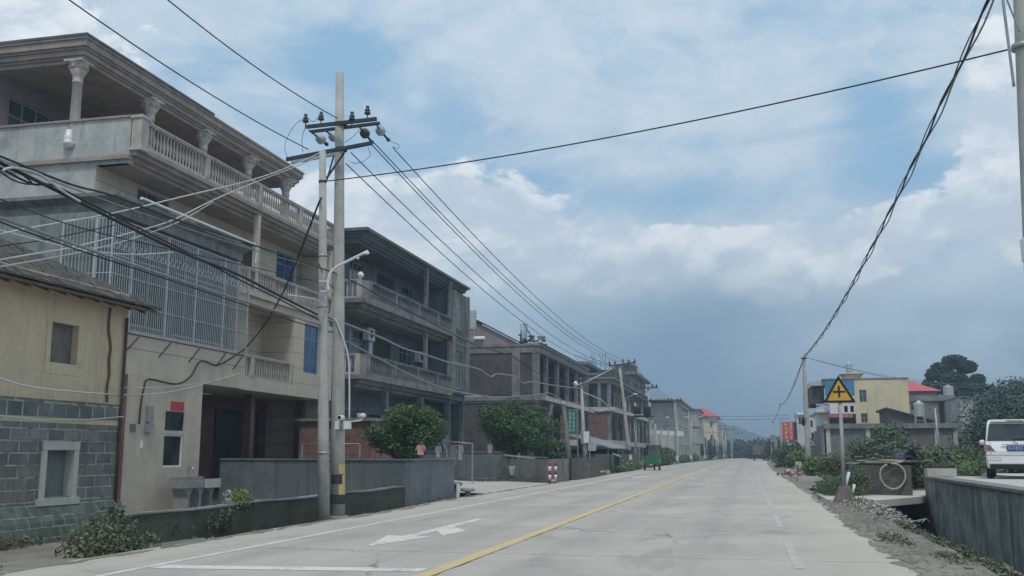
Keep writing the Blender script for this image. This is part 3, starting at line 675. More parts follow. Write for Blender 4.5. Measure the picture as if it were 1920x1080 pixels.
# ============================================================ HOUSE WITH THE CAGED WINDOWS (three balconies)
def column(root, x, y, z0, z1, r=.17, name='column', material='cornice'):
    m = MB(); h = z1 - z0
    m.lathe(x, y, z0, [(r * 1.35, 0), (r * 1.35, .12), (r * 1.1, .18), (r, .26), (r * .88, h - .75), (r * 1.02, h - .73), (r * 1.02, h - .68), (r * .9, h - .66), (r * 1.0, h - .5), (r * 1.55, h - .32), (r * 1.25, h - .26), (r * 1.9, h - .1), (r * 2.0, h - .06)], 14)
    m.box(x - r * 1.9, x + r * 1.9, y - r * 1.9, y + r * 1.9, z1 - .07, z1)
    for k in range(8):
        t = k * math.pi / 4; m.ball((x + math.cos(t) * r * 1.5, y + math.sin(t) * r * 1.5, z1 - .22), .06, .06, .09, 6, 4)
    return m.build(name, material, root)
def tall_house():
    r = thing('apartment_house', 'tall beige house with three stone balustraded balconies and an open columned top floor', 'house', (-18, 33, -.3))
    Yb, Ye = 26.1, 41.3
    # --- ground floor
    MB().box(-21.2, -21.0, 27.9, Ye, -.35, 3.72).build('ground_floor_wall', 'wine', r)
    MB().wall('X', -16.5, .25, 23.9, 27.95, -.4, 3.55, [(25.98, 26.98, 1.0, 1.95), (25.98, 26.98, 2.06, 2.62)]).wall('Y', 23.9, .25, -26, -16.75, -.4, 3.55).box(-20.9, -16.502, 27.70, 27.945, -.4, 3.55).build('pillar_wall', 'beige_plain', r)
    MB().box(-16.52, -16.46, 23.92, 24.0, -.35, 3.55).build('wall_corner_strip', 'wine', r)
    window(r, 'X', -16.5, 25.98, 26.98, 1.0, 1.95, 1, 1, 'white', 'glass_dark', .05, .03)
    window(r, 'X', -16.5, 25.98, 26.98, 2.06, 2.62, 2, 1, 'steel_dark', 'glass_dark', .04, .03)
    MB().box(-16.5, -16.46, 26.22, 26.88, 2.66, 2.92).build('red_notice', 'redpaper', r)
    m = MB(); m.box(-16.5, -16.38, 24.98, 25.22, 2.28, 2.72); m.box(-16.5, -16.40, 24.95, 25.25, 1.98, 2.22); m.build('meter_box', 'galv', r)
    m = MB(); m.box(-16.5, -16.47, 24.28, 24.52, 2.0, 2.2); m.build('number_plate', 'greycloth', r)
    MB().box(-16.5, -16.46, 24.82, 24.90, 1.55, 1.75).build('switch_box', 'white', r)
    # columns, red door, dark shutter under the first floor
    for k, (y, w) in enumerate(((30.25, .36), (36.2, .34), (40.9, .34))):
        MB().box(-19.1 - w, -19.1, y - w / 2, y + w / 2, -.35, 3.7).build('porch_column', 'wine', r)
    d = MB(); d.box(-20.98, -20.9, 32.2, 35.2, -.3, 2.9)
    dd = d.build('door', 'door_red', r)
    f = MB(); f.box(-20.98, -20.86, 32.0, 32.2, -.3, 3.0); f.box(-20.98, -20.86, 35.2, 35.4, -.3, 3.0); f.box(-20.98, -20.86, 32.2, 35.2, 2.9, 3.05); f.box(-20.9, -20.88, 33.65, 33.75, -.3, 2.9)
    f.build('door_frame', 'timber', dd)
    MB().ball((-20.85, 33.55, .9), .05).build('handle', 'chrome', dd)
    sh = MB(); sh.box(-20.98, -20.93, 36.6, 40.2, -.3, 3.2)
    for k in range(16): sh.box(-20.93, -20.90, 36.6, 40.2, -.2 + k * .21, -.12 + k * .21)
    sh.build('shutter_door', mat('dark teal shutter', (.035, .06, .065), (.025, .045, .05), .5, 2), r)
    m = MB(); m.tube([(-19.06, 30.0, 1.6), (-19.0, 30.0, 2.9)], .05, 8); m.build('hanging_cloth', 'pink', r)
    m = MB(); m.tube([(-18.7, 30.9, 3.45), (-18.7, 32.2, 3.50)], .025, 6); m.build('tube_lamp', 'white', r)
    # --- first floor slab, balcony, wall
    b = MB(); b.box(-22, -18.0, 28.0, Ye, 3.72, 4.15); b.box(-26, -16.5, 23.05, 30.6, 3.552, 3.72); b.build('first_floor_slab', 'beige_plain', r)
    balustrade(r, 'X', -18.0, 30.7, 37.35, 4.15, 5.06, posts=(30.85, 33.9, 37.2))
    MB().wall('X', -18.0, .22, 37.4, Ye, 4.15, 7.02, [(38.35, 39.85, 4.75, 6.85)]).wall('Y', Ye - .22, .218, -28, -18.22, -.4, 10.28).box(-28, -23.85, Ye - .22, Ye - .002, 10.83, 13.84).box(-19.5, -18.22, 37.4, 37.6, 4.15, 7.02).build('bay_wall', 'beige', r)
    window(r, 'X', -18.0, 38.35, 39.85, 4.75, 6.85, 2, 1, 'bluepanel', 'glass_blue', .07, .06, transom=6.2, label='blue framed first floor window')
    holes = [(32.0, 34.0, 8.2, 9.9), (38.5, 40.3, 8.15, 10.1), (28.3, 30.2, 9.2, 10.2), (35.4, 36.5, 7.3, 9.9), (31.6, 33.4, 4.9, 6.8)]
    MB().wall('X', -19.5, .22, Yb, Ye - .22, 4.15, 10.55, holes).build('back_wall', 'beige', r)
    window(r, 'X', -19.5, 38.5, 40.3, 8.15, 10.1, 2, 1, 'bluepanel', 'glass_blue', .08, .05, transom=9.6, label='blue framed second floor window')
    window(r, 'X', -19.5, 28.3, 30.2, 9.2, 10.2, 3, 1, 'galv', 'glass_teal', .06, .06)
    window(r, 'X', -19.5, 32.0, 34.0, 8.2, 9.9, 3, 1, 'galv', 'glass_dark', .06, .06)
    window(r, 'X', -19.5, 31.6, 33.4, 4.9, 6.8, 3, 1, 'galv', 'glass_dark', .06, .06)
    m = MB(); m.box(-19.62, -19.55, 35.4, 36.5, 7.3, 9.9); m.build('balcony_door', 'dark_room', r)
    # window guard next to the blue window
    m = MB()
    for k in range(5): m.bar((-19.45, 40.42 + k * .13, 8.9), (-19.45, 40.42 + k * .13, 9.9), .025)
    for z in (8.95, 9.4, 9.88): m.bar((-19.44, 40.38, z), (-19.44, 41.0, z), .025)
    m.build('window_guard', 'galv', r)
    # --- second floor slab and balcony
    b = MB(); b.box(-22, -18.15, 30.55, Ye, 7.02, 7.3); b.box(-22, -18.0, 30.55, Ye + .0, 7.3, 7.42)
    b.build('second_floor_slab', 'beige_plain', r)
    balustrade(r, 'X', -18.0, 30.7, Ye, 7.42, 8.34, posts=(30.85, 33.95, 37.4, 41.15))
    MB().box(-18.22, -18.02, 33.95, 34.15, 8.34, 10.5).build('balcony_post', 'beige_plain', r)
    MB().box(-18.24, -18.03, 40.9, 41.1, 8.34, 10.5).build('balcony_post', 'beige_plain', r)
    # --- top slab with stepped soffit, balustrade round the open floor
    b = MB(); cornice(b, -28, -18.45, Yb, Ye, [(10.30, 10.42, .0)]); cornice(b, -28, -18.45, Yb + .0, Ye, [(10.42, 10.55, .15)])
    b.box(-28, -18.12, Yb + .002, Ye + .1, 10.55, 10.68); b.box(-28, -18.0, Yb - .0, Ye + .15, 10.68, 10.82)
    b.build('top_floor_slab', 'cornice', r)
    balustrade(r, 'X', -18.0, Yb + .35, Ye + .1, 10.82, 11.74, posts=(30.1, 34.0, 37.6, 41.3), step=.19)
    MB().box(-18.3, -17.96, Yb - .03, Yb + .35, 10.75, 11.8).box(-18.34, -17.92, Yb - .07, Yb + .39, 11.74, 11.84).box(-18.34, -17.92, Yb - .07, Yb + .39, 10.70, 10.80).build('balustrade_pier', 'balustrade', r)
    sw = MB(); sw.box(-28, -18.34, Yb - .02, Yb + .2, 10.3, 11.78); sw.box(-28, -19.53, Yb - .018, Yb + .202, 8.35, 10.3)
    sw.build('side_parapet', 'render', r)
    MB().box(-28, -18.36, Yb - .08, Yb + .24, 11.78, 11.85).build('parapet_coping', 'cornice', r)
    # --- top floor: wall set back, corinthian columns, roof
    MB().wall('X', -23.6, .22, Yb + .25, Ye - .25, 10.82, 13.9, [(26.9, 29.6, 11.3, 13.2), (33, 34.2, 10.9, 13.2)]).build('top_floor_wall', mat('mauve plaster', (.235, .205, .21), (.18, .16, .165), .85, .8, .1), r)
    window(r, 'X', -23.6, 26.9, 29.6, 11.3, 13.2, 4, 1, 'galv', 'glass_teal', .06, .05, transom=12.6)
    MB().box(-23.7, -23.66, 33, 34.2, 10.9, 13.2).build('top_floor_door', 'dark_room', r)
    column(r, -20.5, Yb + .12, 11.0, 13.86, .17, material='balustrade')
    m = MB(); m.lathe(-20.5, Yb - .1, 10.90, [(.03, 0), (.12, .04), (.17, .12), (.2, .17), (.12, .22), (.14, .3), (.13, .36), (.09, .6)], 12); m.build('column_bracket', 'white', r)
    for y in (29.9, 33.5, 37.1, 40.7): column(r, -20.3, y, 10.82, 13.86, .18, material='balustrade')
    b = MB(); b.box(-27.6, -20.5, 26.3, 41.4, 13.85, 13.98)
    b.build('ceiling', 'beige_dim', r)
    b = MB()
    b.box(-27.9, -20.28, 26.12, 41.6, 13.80, 13.92)
    for z0, z1, o in ((13.92, 14.0, .06), (14.0, 14.16, .14), (14.16, 14.24, .2), (14.24, 14.46, .27), (14.46, 14.54, .32)):
        b.box(-28, -20.28 + o, 26.1 - o, 41.6 + o, z0, z1)
    b.build('roof_cornice', 'cornice', r)
    MB().box(-28, -19.92, 25.75, 33.6, 14.54, 14.62).box(-28, -20.1, 33.6, 41.7, 14.54, 14.60).build('roof_edge', 'concrete_dark', r)
    # --- front extension that carries the cage
    MB().wall('Y', 23.05, .22, -28, -16.953, 3.72, 7.95).build('extension_wall', mat('mossy side render', (.24, .275, .26), (.16, .19, .18), .92, .9, .65, (.07, .09, .08), .6, .5), r)
    MB().wall('X', -16.95, .2, 23.275, 30.6, 4.80, 7.95, [(23.7, 26.4, 5.0, 7.6), (26.8, 30.1, 4.95, 7.6)]).build('extension_front', 'render_dark', r)
    window(r, 'X', -16.95, 23.7, 26.4, 5.0, 7.6, 3, 1, 'galv', 'curtain', .06, .05, transom=6.9)
    window(r, 'X', -16.95, 26.8, 30.1, 4.95, 7.6, 5, 1, 'galv', 'curtain', .06, .05, transom=6.9)
    MB().box(-17.4, -16.5, 23.05, 30.6, 3.722, 4.78).build('extension_band', 'beige', r)
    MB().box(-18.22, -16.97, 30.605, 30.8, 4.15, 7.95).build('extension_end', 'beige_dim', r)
    b = MB()
    for z0, z1, o in ((7.95, 8.22, .0), (8.36, 8.46, .26)):
        b.box(-28, -16.72 + o, 23.2 - o, 30.5 + o, z0, z1)
    k = len(b.v); A = [(-28, 23.2, 8.22), (-16.72, 23.2, 8.22), (-16.72, 30.5, 8.22), (-28, 30.5, 8.22), (-28, 22.98, 8.36), (-16.5, 22.98, 8.36), (-16.5, 30.72, 8.36), (-28, 30.72, 8.36)]
    b.v += A; b.f += [tuple(k + n for n in f) for f in ((0, 1, 5, 4), (1, 2, 6, 5), (2, 3, 7, 6))]; b.smooth += [False] * 3
    b.build('extension_cornice', 'concrete', r)
    # --- steel bar cage
    fr = MB(); br = MB(); X = -16.46; Yc0, Yc1 = 22.92, 30.5; z0, z1 = 4.70, 7.72
    for y in (Yc0, Yc0 + .95, 25.6, 27.2, 28.9, Yc1): fr.bar((X, y, z0), (X, y, z1), .045)
    for z in (z0, z0 + .75, z0 + 1.5, z0 + 2.2, z1): fr.bar((X, Yc0, z), (X, Yc1, z), .022)
    for z in (z0, z0 + .75, z0 + 1.5, z0 + 2.2, z1): fr.bar((X, Yc0, z), (-18.0, Yc0, z), .024)
    fr.bar((-18.0, Yc0, z0), (-18.0, Yc0, z1), .05); fr.bar((-16.95, Yc0, z0), (-16.95, Yc0, z1), .06)
    fr.build('cage_frame', 'steel', r)
    y = Yc0 + .11
    while y < Yc1 - .02: br.bar((X + .004, y, z0), (X + .004, y, z1), .014); y += .105
    x = X - .11
    while x > -18.0: br.bar((x, Yc0 - .004, z0), (x, Yc0 - .004, z1), .015); x -= .11
    k = 0; y = Yc0 + .06
    while y < Yc1 - .2:   # curled tips above the upper rail
        br.bar((X + .012, y, z0 + 2.2), (X + .012, y + .11, z0 + 2.42), .014); br.bar((X + .012, y + .22, z0 + 2.2), (X + .012, y + .11, z0 + 2.42), .014); y += .224
    br.build('cage_bars', 'steel', r)
    MB().box(-17.3, X - .03, Yc0 + .14, Yc1, z0 - .05, z0 - .02).build('cage_floor', 'concrete_dark', r)
    for y in (24.4, 26.0, 27.6, 29.2, 30.3): MB().tube([(X, y, 4.62), (-16.49, y - .55, 4.15)], .018, 6).build('cage_strut', 'steel_dark', r)
    m = MB(); m.tube(smoothpts([(-16.40, 24.0, 8.52), (-16.40, 27, 8.54), (-16.40, 30.35, 8.56), (-16.42, 30.75, 8.56), (-16.44, 30.85, 8.44), (-16.44, 30.85, 7.9)], 5), .045, 8); m.build('gutter_pipe', 'pvc', r)
    # aerial tufts on the terrace corner
    return r
tall_house()

# ============================================================ DARK GREY HOUSE
def ac_unit(label, loc):
    x, y, z = loc
    r = thing('air_conditioner', label, 'air conditioner', loc, 'air conditioner units on the dark grey house')
    b = MB(); b.box(x, x + .34, y, y + .85, z, z + .62); b.build('casing', 'white', r)
    g = MB(); g.lathe(0, 0, 0, [(.22, 0), (.22, .02)], 16)
    g.v = [(x + .343 + h, y + .36 + a, z + .31 + b_) for a, b_, h in g.v]; g.build('fan_grille', 'steel_dark', r)
    b = MB(); b.bar((x - .02, y + .1, z - .04), (x + .34, y + .1, z - .04), .04); b.bar((x - .02, y + .75, z - .04), (x + .34, y + .75, z - .04), .04); b.build('bracket', 'galv', r)
    return r
def grey_house():
    r = thing('apartment_house', 'dark cement grey three storey house behind the round tree', 'house', (-17, 51, -.1))
    Y0, Y1 = 43.0, 60.4; RD = M['render_dark']
    # slabs with stepped edges
    for (za, zb, nm) in ((4.45, 5.0, 'first_floor_slab'), (8.0, 8.55, 'second_floor_slab')):
        b = MB(); h = zb - za
        b.box(-26, -17.55, Y0, Y1, za, za + h * .3); b.box(-26, -17.3, Y0 - .22, Y1, za + h * .3, za + h * .62); b.box(-26, -17.0, Y0 - .45, Y1 - 3.4, za + h * .62, zb); b.box(-26, -17.302, Y1 - 3.4, Y1 - .002, za + h * .62, zb)
        b.build(nm, 'concrete', r)
    back = [(45.6, 47.6, 5.6, 7.6), (49.0, 51.6, 5.0, 7.6), (53.0, 55.2, 5.7, 7.6), (45.4, 47.2, 9.2, 11.0), (49.2, 52.0, 8.55, 11.0), (53.2, 55.2, 9.3, 11.0)]
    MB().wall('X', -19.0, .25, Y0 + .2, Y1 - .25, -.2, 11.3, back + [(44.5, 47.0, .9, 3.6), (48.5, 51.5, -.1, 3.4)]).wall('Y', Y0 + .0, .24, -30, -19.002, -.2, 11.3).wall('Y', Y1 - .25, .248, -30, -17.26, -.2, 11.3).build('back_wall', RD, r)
    for h in back:
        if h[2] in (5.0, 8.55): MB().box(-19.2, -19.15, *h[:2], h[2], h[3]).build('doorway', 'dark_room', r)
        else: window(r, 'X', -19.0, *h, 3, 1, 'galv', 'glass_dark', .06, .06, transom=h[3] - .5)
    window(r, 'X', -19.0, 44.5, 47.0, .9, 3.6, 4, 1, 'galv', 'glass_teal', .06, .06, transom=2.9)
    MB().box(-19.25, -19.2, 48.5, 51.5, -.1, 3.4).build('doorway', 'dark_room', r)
    # end bay flush with the balcony front
    bay = [(57.75, 58.95, 5.3, 7.5), (57.75, 58.95, 9.0, 11.0)]
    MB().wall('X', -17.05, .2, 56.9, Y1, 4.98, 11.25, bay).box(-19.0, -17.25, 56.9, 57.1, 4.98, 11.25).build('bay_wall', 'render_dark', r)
    for h in bay: window(r, 'X', -17.05, *h, 2, 1, 'galv', 'glass_dark', .09, .05, transom=h[3] - .6, sill='concrete')
    t = MB()
    for y in (56.9, 59.9): t.box(-17.05, -16.93, y, y + .45, 4.98, 11.25)
    for z in (8.0, 8.45): t.box(-17.05, -16.97, 57.4, 59.8, z, z + .12)
    t.build('bay_pilaster', 'concrete', r)
    t = MB()
    for k in range(4): t.box(-17.04, -16.99, 57.7, 59.2, 7.62 + k * .1, 7.68 + k * .1); t.box(-17.04, -16.99, 57.7, 59.2, 8.62 + k * .08, 8.66 + k * .08)
    t.build('louvre', 'concrete', r)
    for (za, zb) in ((5.0, 5.96), (8.55, 9.45)):
        balustrade(r, 'X', -17.02, 43.2, 56.9, za, zb, 'concrete', .24, posts=(43.35, 46.9, 50.5, 54.0, 56.7))
        balustrade(r, 'Y', 42.62, -21.2, -17.25, za, zb, 'balustrade', .26, posts=(-17.35,))
        t = MB(); t.bar((-17.5, 42.7, (za + zb) / 2), (-17.1, 43.2, (za + zb) / 2), .16, zb - za - .02); t.build('corner_pier', 'concrete', r)
        for y in (52.2, 56.75): MB().box(-17.3, -17.1, y - .12, y + .12, zb, zb + (2.3 if za > 7 else 2.1)).build('balcony_post', 'concrete', r)
    MB().lathe(-17.35, 42.8, 9.45, [(.06, 0), (.06, .08), (.15, .14), (.17, .24), (.1, .34), (.02, .38)], 10).build('finial', 'white', r)
    MB().box(-18.98, -18.9, 48.1, 48.5, 5.0, 7.9).build('downpipe', 'pvc', r)
    # porch columns
    for y in (46.5, 52.0, 57.2, 60.2): MB().box(-17.55, -17.25, y - .15, y + .15, -.2, 4.45).build('porch_column', 'render_dark', r)
    b = MB()
    b.box(-29, -17.6, Y0 + .1, Y1 - .0, 11.3, 11.42)
    for z0, z1, o in ((11.42, 11.55, .12), (11.55, 11.68, .28), (11.68, 11.8, .36), (11.8, 11.94, .56)): b.box(-29, -17.55 + o, Y0 + .2 - o, Y1 - .1 + o * .6, z0, z1)
    b.build('roof_cornice', 'concrete_dark', r)
    b = MB()
    for x, y in ((-19.8, 43.4), (-20.2, 43.3), (-21.1, 43.5)): MB().bar((x, y, 11.9), (x + .02, y, 12.35), .03).build('rebar', 'steel_dark', r)
    # red brick store at the back corner of the yard
    return r
grey_house()
ac_unit('white air conditioner between two doors on the dark grey house, nearer the camera', (-18.97, 47.3, 7.15))
ac_unit('white air conditioner by the last post of the dark grey house', (-18.97, 55.55, 6.75))
shed = thing('brick_store', 'small flat roofed red brick store behind the round tree', 'shed', (-15, 39.5, 0)); 
MB().box(-18.2, -15.0, 38.6, 41.2, -.1, 2.72).build('wall', 'redbrick', shed); MB().box(-18.35, -14.85, 38.45, 41.3, 2.72, 2.84).build('roof', 'concrete', shed)

# ============================================================ UNFINISHED FRAME HOUSES
def brick_frame():
    r = thing('unfinished_house', 'unfinished brick house with open concrete frame storeys behind the larger tree', 'house', (-14, 80, -.1))
    X = -14.0; Y0, Y1 = 68.5, 91.4
    b = MB(); b.wall('Y', Y0 + .12, .24, -21.5, X - .3, 5.5, 8.45, [(-20.9, -20.1, 6.0, 7.6)]).wall('Y', Y0 + .12, .24, -21.5, X - .3, -.1, 4.95, [(-16.5, -15.0, 0, 2.6)]); b.build('side_wall', 'greybrick', r)
    b = MB(); b.box(X - 4.0, X - 3.76, Y0 + .4, Y1 - .3, 5.5, 8.5); b.build('inner_wall', 'greybrick', r)
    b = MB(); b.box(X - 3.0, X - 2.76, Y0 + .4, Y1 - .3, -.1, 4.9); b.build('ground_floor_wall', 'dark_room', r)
    for y in (73.2, 78, 83, 88): MB().box(X - 3.75, X - .4, y, y + .22, 5.5, 8.5).build('cross_wall', 'greybrick', r)
    b = MB(); b.box(-22, X + .02, Y0, Y1, 8.95, 9.12); b.box(-22, X - .08, Y0 + .06, Y1 - .05, 8.5, 8.95); b.build('roof_slab', 'concrete', r)
    MB().box(X - .2, X + .06, Y0, Y1, 9.12, 9.2).build('roof_lip', 'redbrick', r)
    b = MB(); b.box(-22, X + .35, Y0 - .0, Y1 + .6, 5.1, 5.42); b.box(-22, X - .1, Y0 + .06, Y1, 4.95, 5.1); b.build('floor_slab', 'concrete', r)
    b = MB()
    for k in range(8): b.box(X + .355 , X + .40, Y0 + k * 2.9, Y0 + 2.6 + k * 2.9, 5.08, 5.44)
    b.build('slab_edge_board', 'concrete_pale', r)
    for y in (Y0 + .12, 71.6, 76.0, 80.5, 85.2, 89.6, Y1 - .3):
        MB().box(X - .42, X - .12, y, y + .3, 5.42, 8.5).build('frame_column', 'concrete', r)
    for y in (Y0 + .12, 73.5, 80.5, 86.8, Y1 - .3):
        MB().box(X - .42, X - .12, y, y + .3, -.1, 4.95).build('frame_column', 'concrete', r)
    c = MB(); c.box(-16.1, -15.5, Y0 + .06, Y0 + .118, -.1, 8.5); c.box(X - .6, X - .3, Y0 + .05, Y0 + .118, 5.4, 8.5); c.build('wall_column', 'concrete', r)
    c = MB(); c.bar((X - .2, Y0 + .6, 2.0), (X + .3, Y0 + 2.2, 4.9), .35); c.build('slanted_prop', 'concrete', r)
    MB().box(-20.85, -20.15, Y0 + .3, Y0 + .34, 6.0, 7.6).build('window_opening', 'dark_room', r)
    # bamboo and rebar left standing on the roof
    b = MB(); R = random.Random(3)
    for k in range(7): x = -15.5 + R.uniform(-.6, .6); y = Y0 + 1 + R.random() * 2; b.tube([(x, y, 9.1), (x + R.uniform(-.1, .1), y, 9.9 + R.random() * .7)], .02, 4)
    b.tube([(-15.2, Y0 + 5.5, 9.1), (-16.2, Y0 + 4.5, 11.2)], .04, 5); b.build('rebar', 'steel_dark', r)
    return r
brick_frame()
# things on that roof
r = thing('rooftop_shed', 'dusty pink lean-to shed with one long sloping roof on the brick frame house', 'shed', (-18, 74, 9.12))
x0, x1 = -21.6, -16.4
MB().prism([(x0, 9.12), (x1, 9.12), (x1, 9.5), (x0 + .25, 12.1), (x0, 11.9)], 'y', 73.0, 80).build('wall', 'pinkwall', r)
MB().prism([(x0 - .3, 11.72), (x0 + .25, 12.22), (x1 + .2, 9.5), (x1 + .2, 9.58), (x0 + .25, 12.34), (x0 - .3, 11.84)], 'y', 72.8, 80.2).build('roof', 'steel_dark', r)
def water_tank(name, label, x, y, z, h, rad, legs, cat='water tank', group=None):
    r = thing(name, label, cat, (x, y, z), group)
    m = MB()
    for dx, dy in ((-1, -1), (1, -1), (1, 1), (-1, 1)): m.bar((x + dx * rad, y + dy * rad, z), (x + dx * rad * .75, y + dy * rad * .75, z + legs), .06)
    m.bar((x - rad, y - rad, z + legs * .5), (x + rad, y - rad, z + legs * .5), .04)
    m.build('stand', 'galv', r)
    prof = [(rad * .8, 0), (rad, .05)]
    n = 6
    for k in range(n): prof += [(rad, h * (k + .25) / n), (rad * .95, h * (k + .5) / n), (rad, h * (k + .75) / n)]
    prof += [(rad * .95, h), (rad * .3, h + .12), (rad * .28, h + .2)]
    MB().lathe(x, y, z + legs, prof, 14).build('tank', 'steel', r)
    return r
water_tank('water_tank', 'stainless water tank on tall legs beside the rooftop lean-to shed', aY(885, 600, 71.5).x, 71.5, 9.12, 1.5, .34, 1.5)
hx = aY(899, 626, 69.6).x
r = thing('solar_water_heater', 'white rooftop solar water heater drum on a frame before the pink shed', 'solar heater', (hx, 69.6, 9.12))
MB().tube([(hx - .42, 69.6, 9.72), (hx + .42, 69.6, 9.72)], .15, 12).build('drum', 'white', r)
m = MB()
for x in (hx - .38, hx + .38): m.bar((x, 69.6, 9.1), (x, 69.6, 9.62), .04); m.bar((x, 69.2, 9.1), (x, 69.6, 9.6), .03)
m.build('stand', 'galv', r); m = MB(); m.obox((hx, 69.36, 9.36), (1, 0, 0), (0, .62, .78), (0, -.78, .62), .38, .3, .012); m.build('collector', 'steel_dark', r)
r = thing('brick_pile', 'dark pile of bricks and rebar left on the roof edge of the brick frame house', 'rubble', (-15.8, 71, 9.12))
m = MB(); R = random.Random(8)
for k in range(60): m.obox((-16.2 + R.random() * 2, 70.4 + R.random() * 1.6, 9.15 + R.random() ** 2 * .9), (1, 0, 0), (0, 1, 0), (0, 0, 1), .14, .07, .05)
m.build('bricks', 'greybrick', r); m = MB()
for k in range(5): MB().bar((-15.9 + k * .12, 70.5, 9.2), (-15.9 + k * .12 + R.uniform(-.05, .05), 70.5, 10.8), .025).build('rebar', 'steel_dark', r)

def frame_house2():
    r = thing('unfinished_house', 'farther unfinished grey frame house with a red brick ground wall and arched upper bays', 'house', (-13, 118, -.1))
    X = -12.9; Y0, Y1 = 98.5, 141
    b = MB(); b.box(-24, X, Y0, Y1, 8.35, 8.75); b.box(-24, X + .3, Y0 - .2, Y1, 8.75, 8.9); b.build('roof_slab', 'concrete', r)
    b = MB(); b.box(-24, X + .3, Y0 - .1, Y1, 5.55, 5.95); b.build('floor_slab', 'concrete_pale', r)
    MB().wall('Y', Y0 + .1, .24, -18.2, X - .45, 2.75, 5.5).build('brick_wall', 'redbrick', r)
    MB().box(-24, X - .05, Y0 + .02, Y1, 2.15, 2.7).build('lintel_beam', 'concrete_pale', r)
    MB().wall('Y', Y0 + .15, .24, -18.2, X - .45, -.1, 2.12).box(X - 3, X - 2.8, Y0 + 1, Y1, -.1, 2.1).build('lower_wall', 'blockwall', r)
    MB().wall('Y', Y0 + 1.5, .24, -22, X - .5, 5.95, 8.3, [(-16, -15, 6, 7.8)]).box(X - 3.5, X - 3.3, Y0 + 2, Y1 - .5, 5.95, 8.3).box(X - 3.5, X - 3.3, Y0 + 2, Y1 - .5, 2.8, 5.5).build('inner_wall', 'render_dark', r)
    for k in range(9):
        y = Y0 + .1 + k * 5.1
        MB().box(X - .45, X - .1, y, y + .35, -.1, 2.15).box(X - .45, X - .1, y, y + .35, 2.7, 5.55).box(X - .45, X - .1, y, y + .35, 5.95, 8.35).build('frame_column', 'concrete', r)
    for x in (-14.3, -15.6, -17.2): MB().box(x, x + .3, Y0 + .0, Y0 + .3, 5.95, 8.35).build('frame_column', 'concrete', r)
    # arched upper storey set on part of the roof
    b = MB(); b.box(-22, -17.5, Y0 + 2, Y0 + 12, 8.9, 10.4); b.box(-22, -15.5, Y0 + 1.4, Y0 + 13, 10.4, 10.7); b.build('upper_room', 'concrete', r)
    b = MB(); b.box(-20, X - .6, 122, 139, 8.9, 11.0); b.box(-20, X + .1, 121.5, 140, 11.0, 11.35); b.build('upper_room', 'concrete', r)
    b = MB(); R = random.Random(6)
    for k in range(5): MB().box(X - .1, X + .25, 100 + k * 7.5, 100.5 + k * 7.5, 8.9, 9.7 + R.random() * .5).build('roof_stub', 'concrete_dark', r)
    b = MB(); b.box(-16, -13.6, 126, 130, 11.35, 12.6); b.build('stair_tower', 'greybrick', r)
    b = MB(); R2 = random.Random(12)
    for k in range(16):
        y = 99 + k * 1.5; b.box(X - R2.uniform(.3, 2.4), X + .1, y, y + R2.uniform(.4, 1.3), 8.9, 8.9 + R2.uniform(.2, 1.1))
    b.build('parapet_stub', 'greybrick', r)
    for k in range(7):
        y = 103 + k * 5.1; MB().wall('X', X - .2, .15, y, y + 2.6, 5.95, 5.95 + (.9 if k % 2 else 1.8)).build('infill_wall', 'redbrick' if k % 3 == 0 else 'greybrick', r); MB().wall('X', X - .22, .15, y, y + 3.2, 2.7, 3.8 + (k % 3) * .5).build('infill_wall', 'greybrick' if k % 2 else 'redbrick', r)
    b = MB()
    for k in range(14): b.tube([(-17.5 + R.random() * 4, Y0 + 1 + R.random() * 12, 10.6 if R.random() < .5 else 8.9), (-17.5 + R.random() * 4, Y0 + 1 + R.random() * 12, 11.6)], .02, 4)
    b.build('rebar', 'steel_dark', r)
    b = MB()
    for k in range(9):
        y = 100.5 + k * 4.6
        b.box(X - .06, X + .0, y, y + .25, 6.0, 7.6)
    b.build('plank_prop', 'timber_grey', r)
    return r
frame_house2()

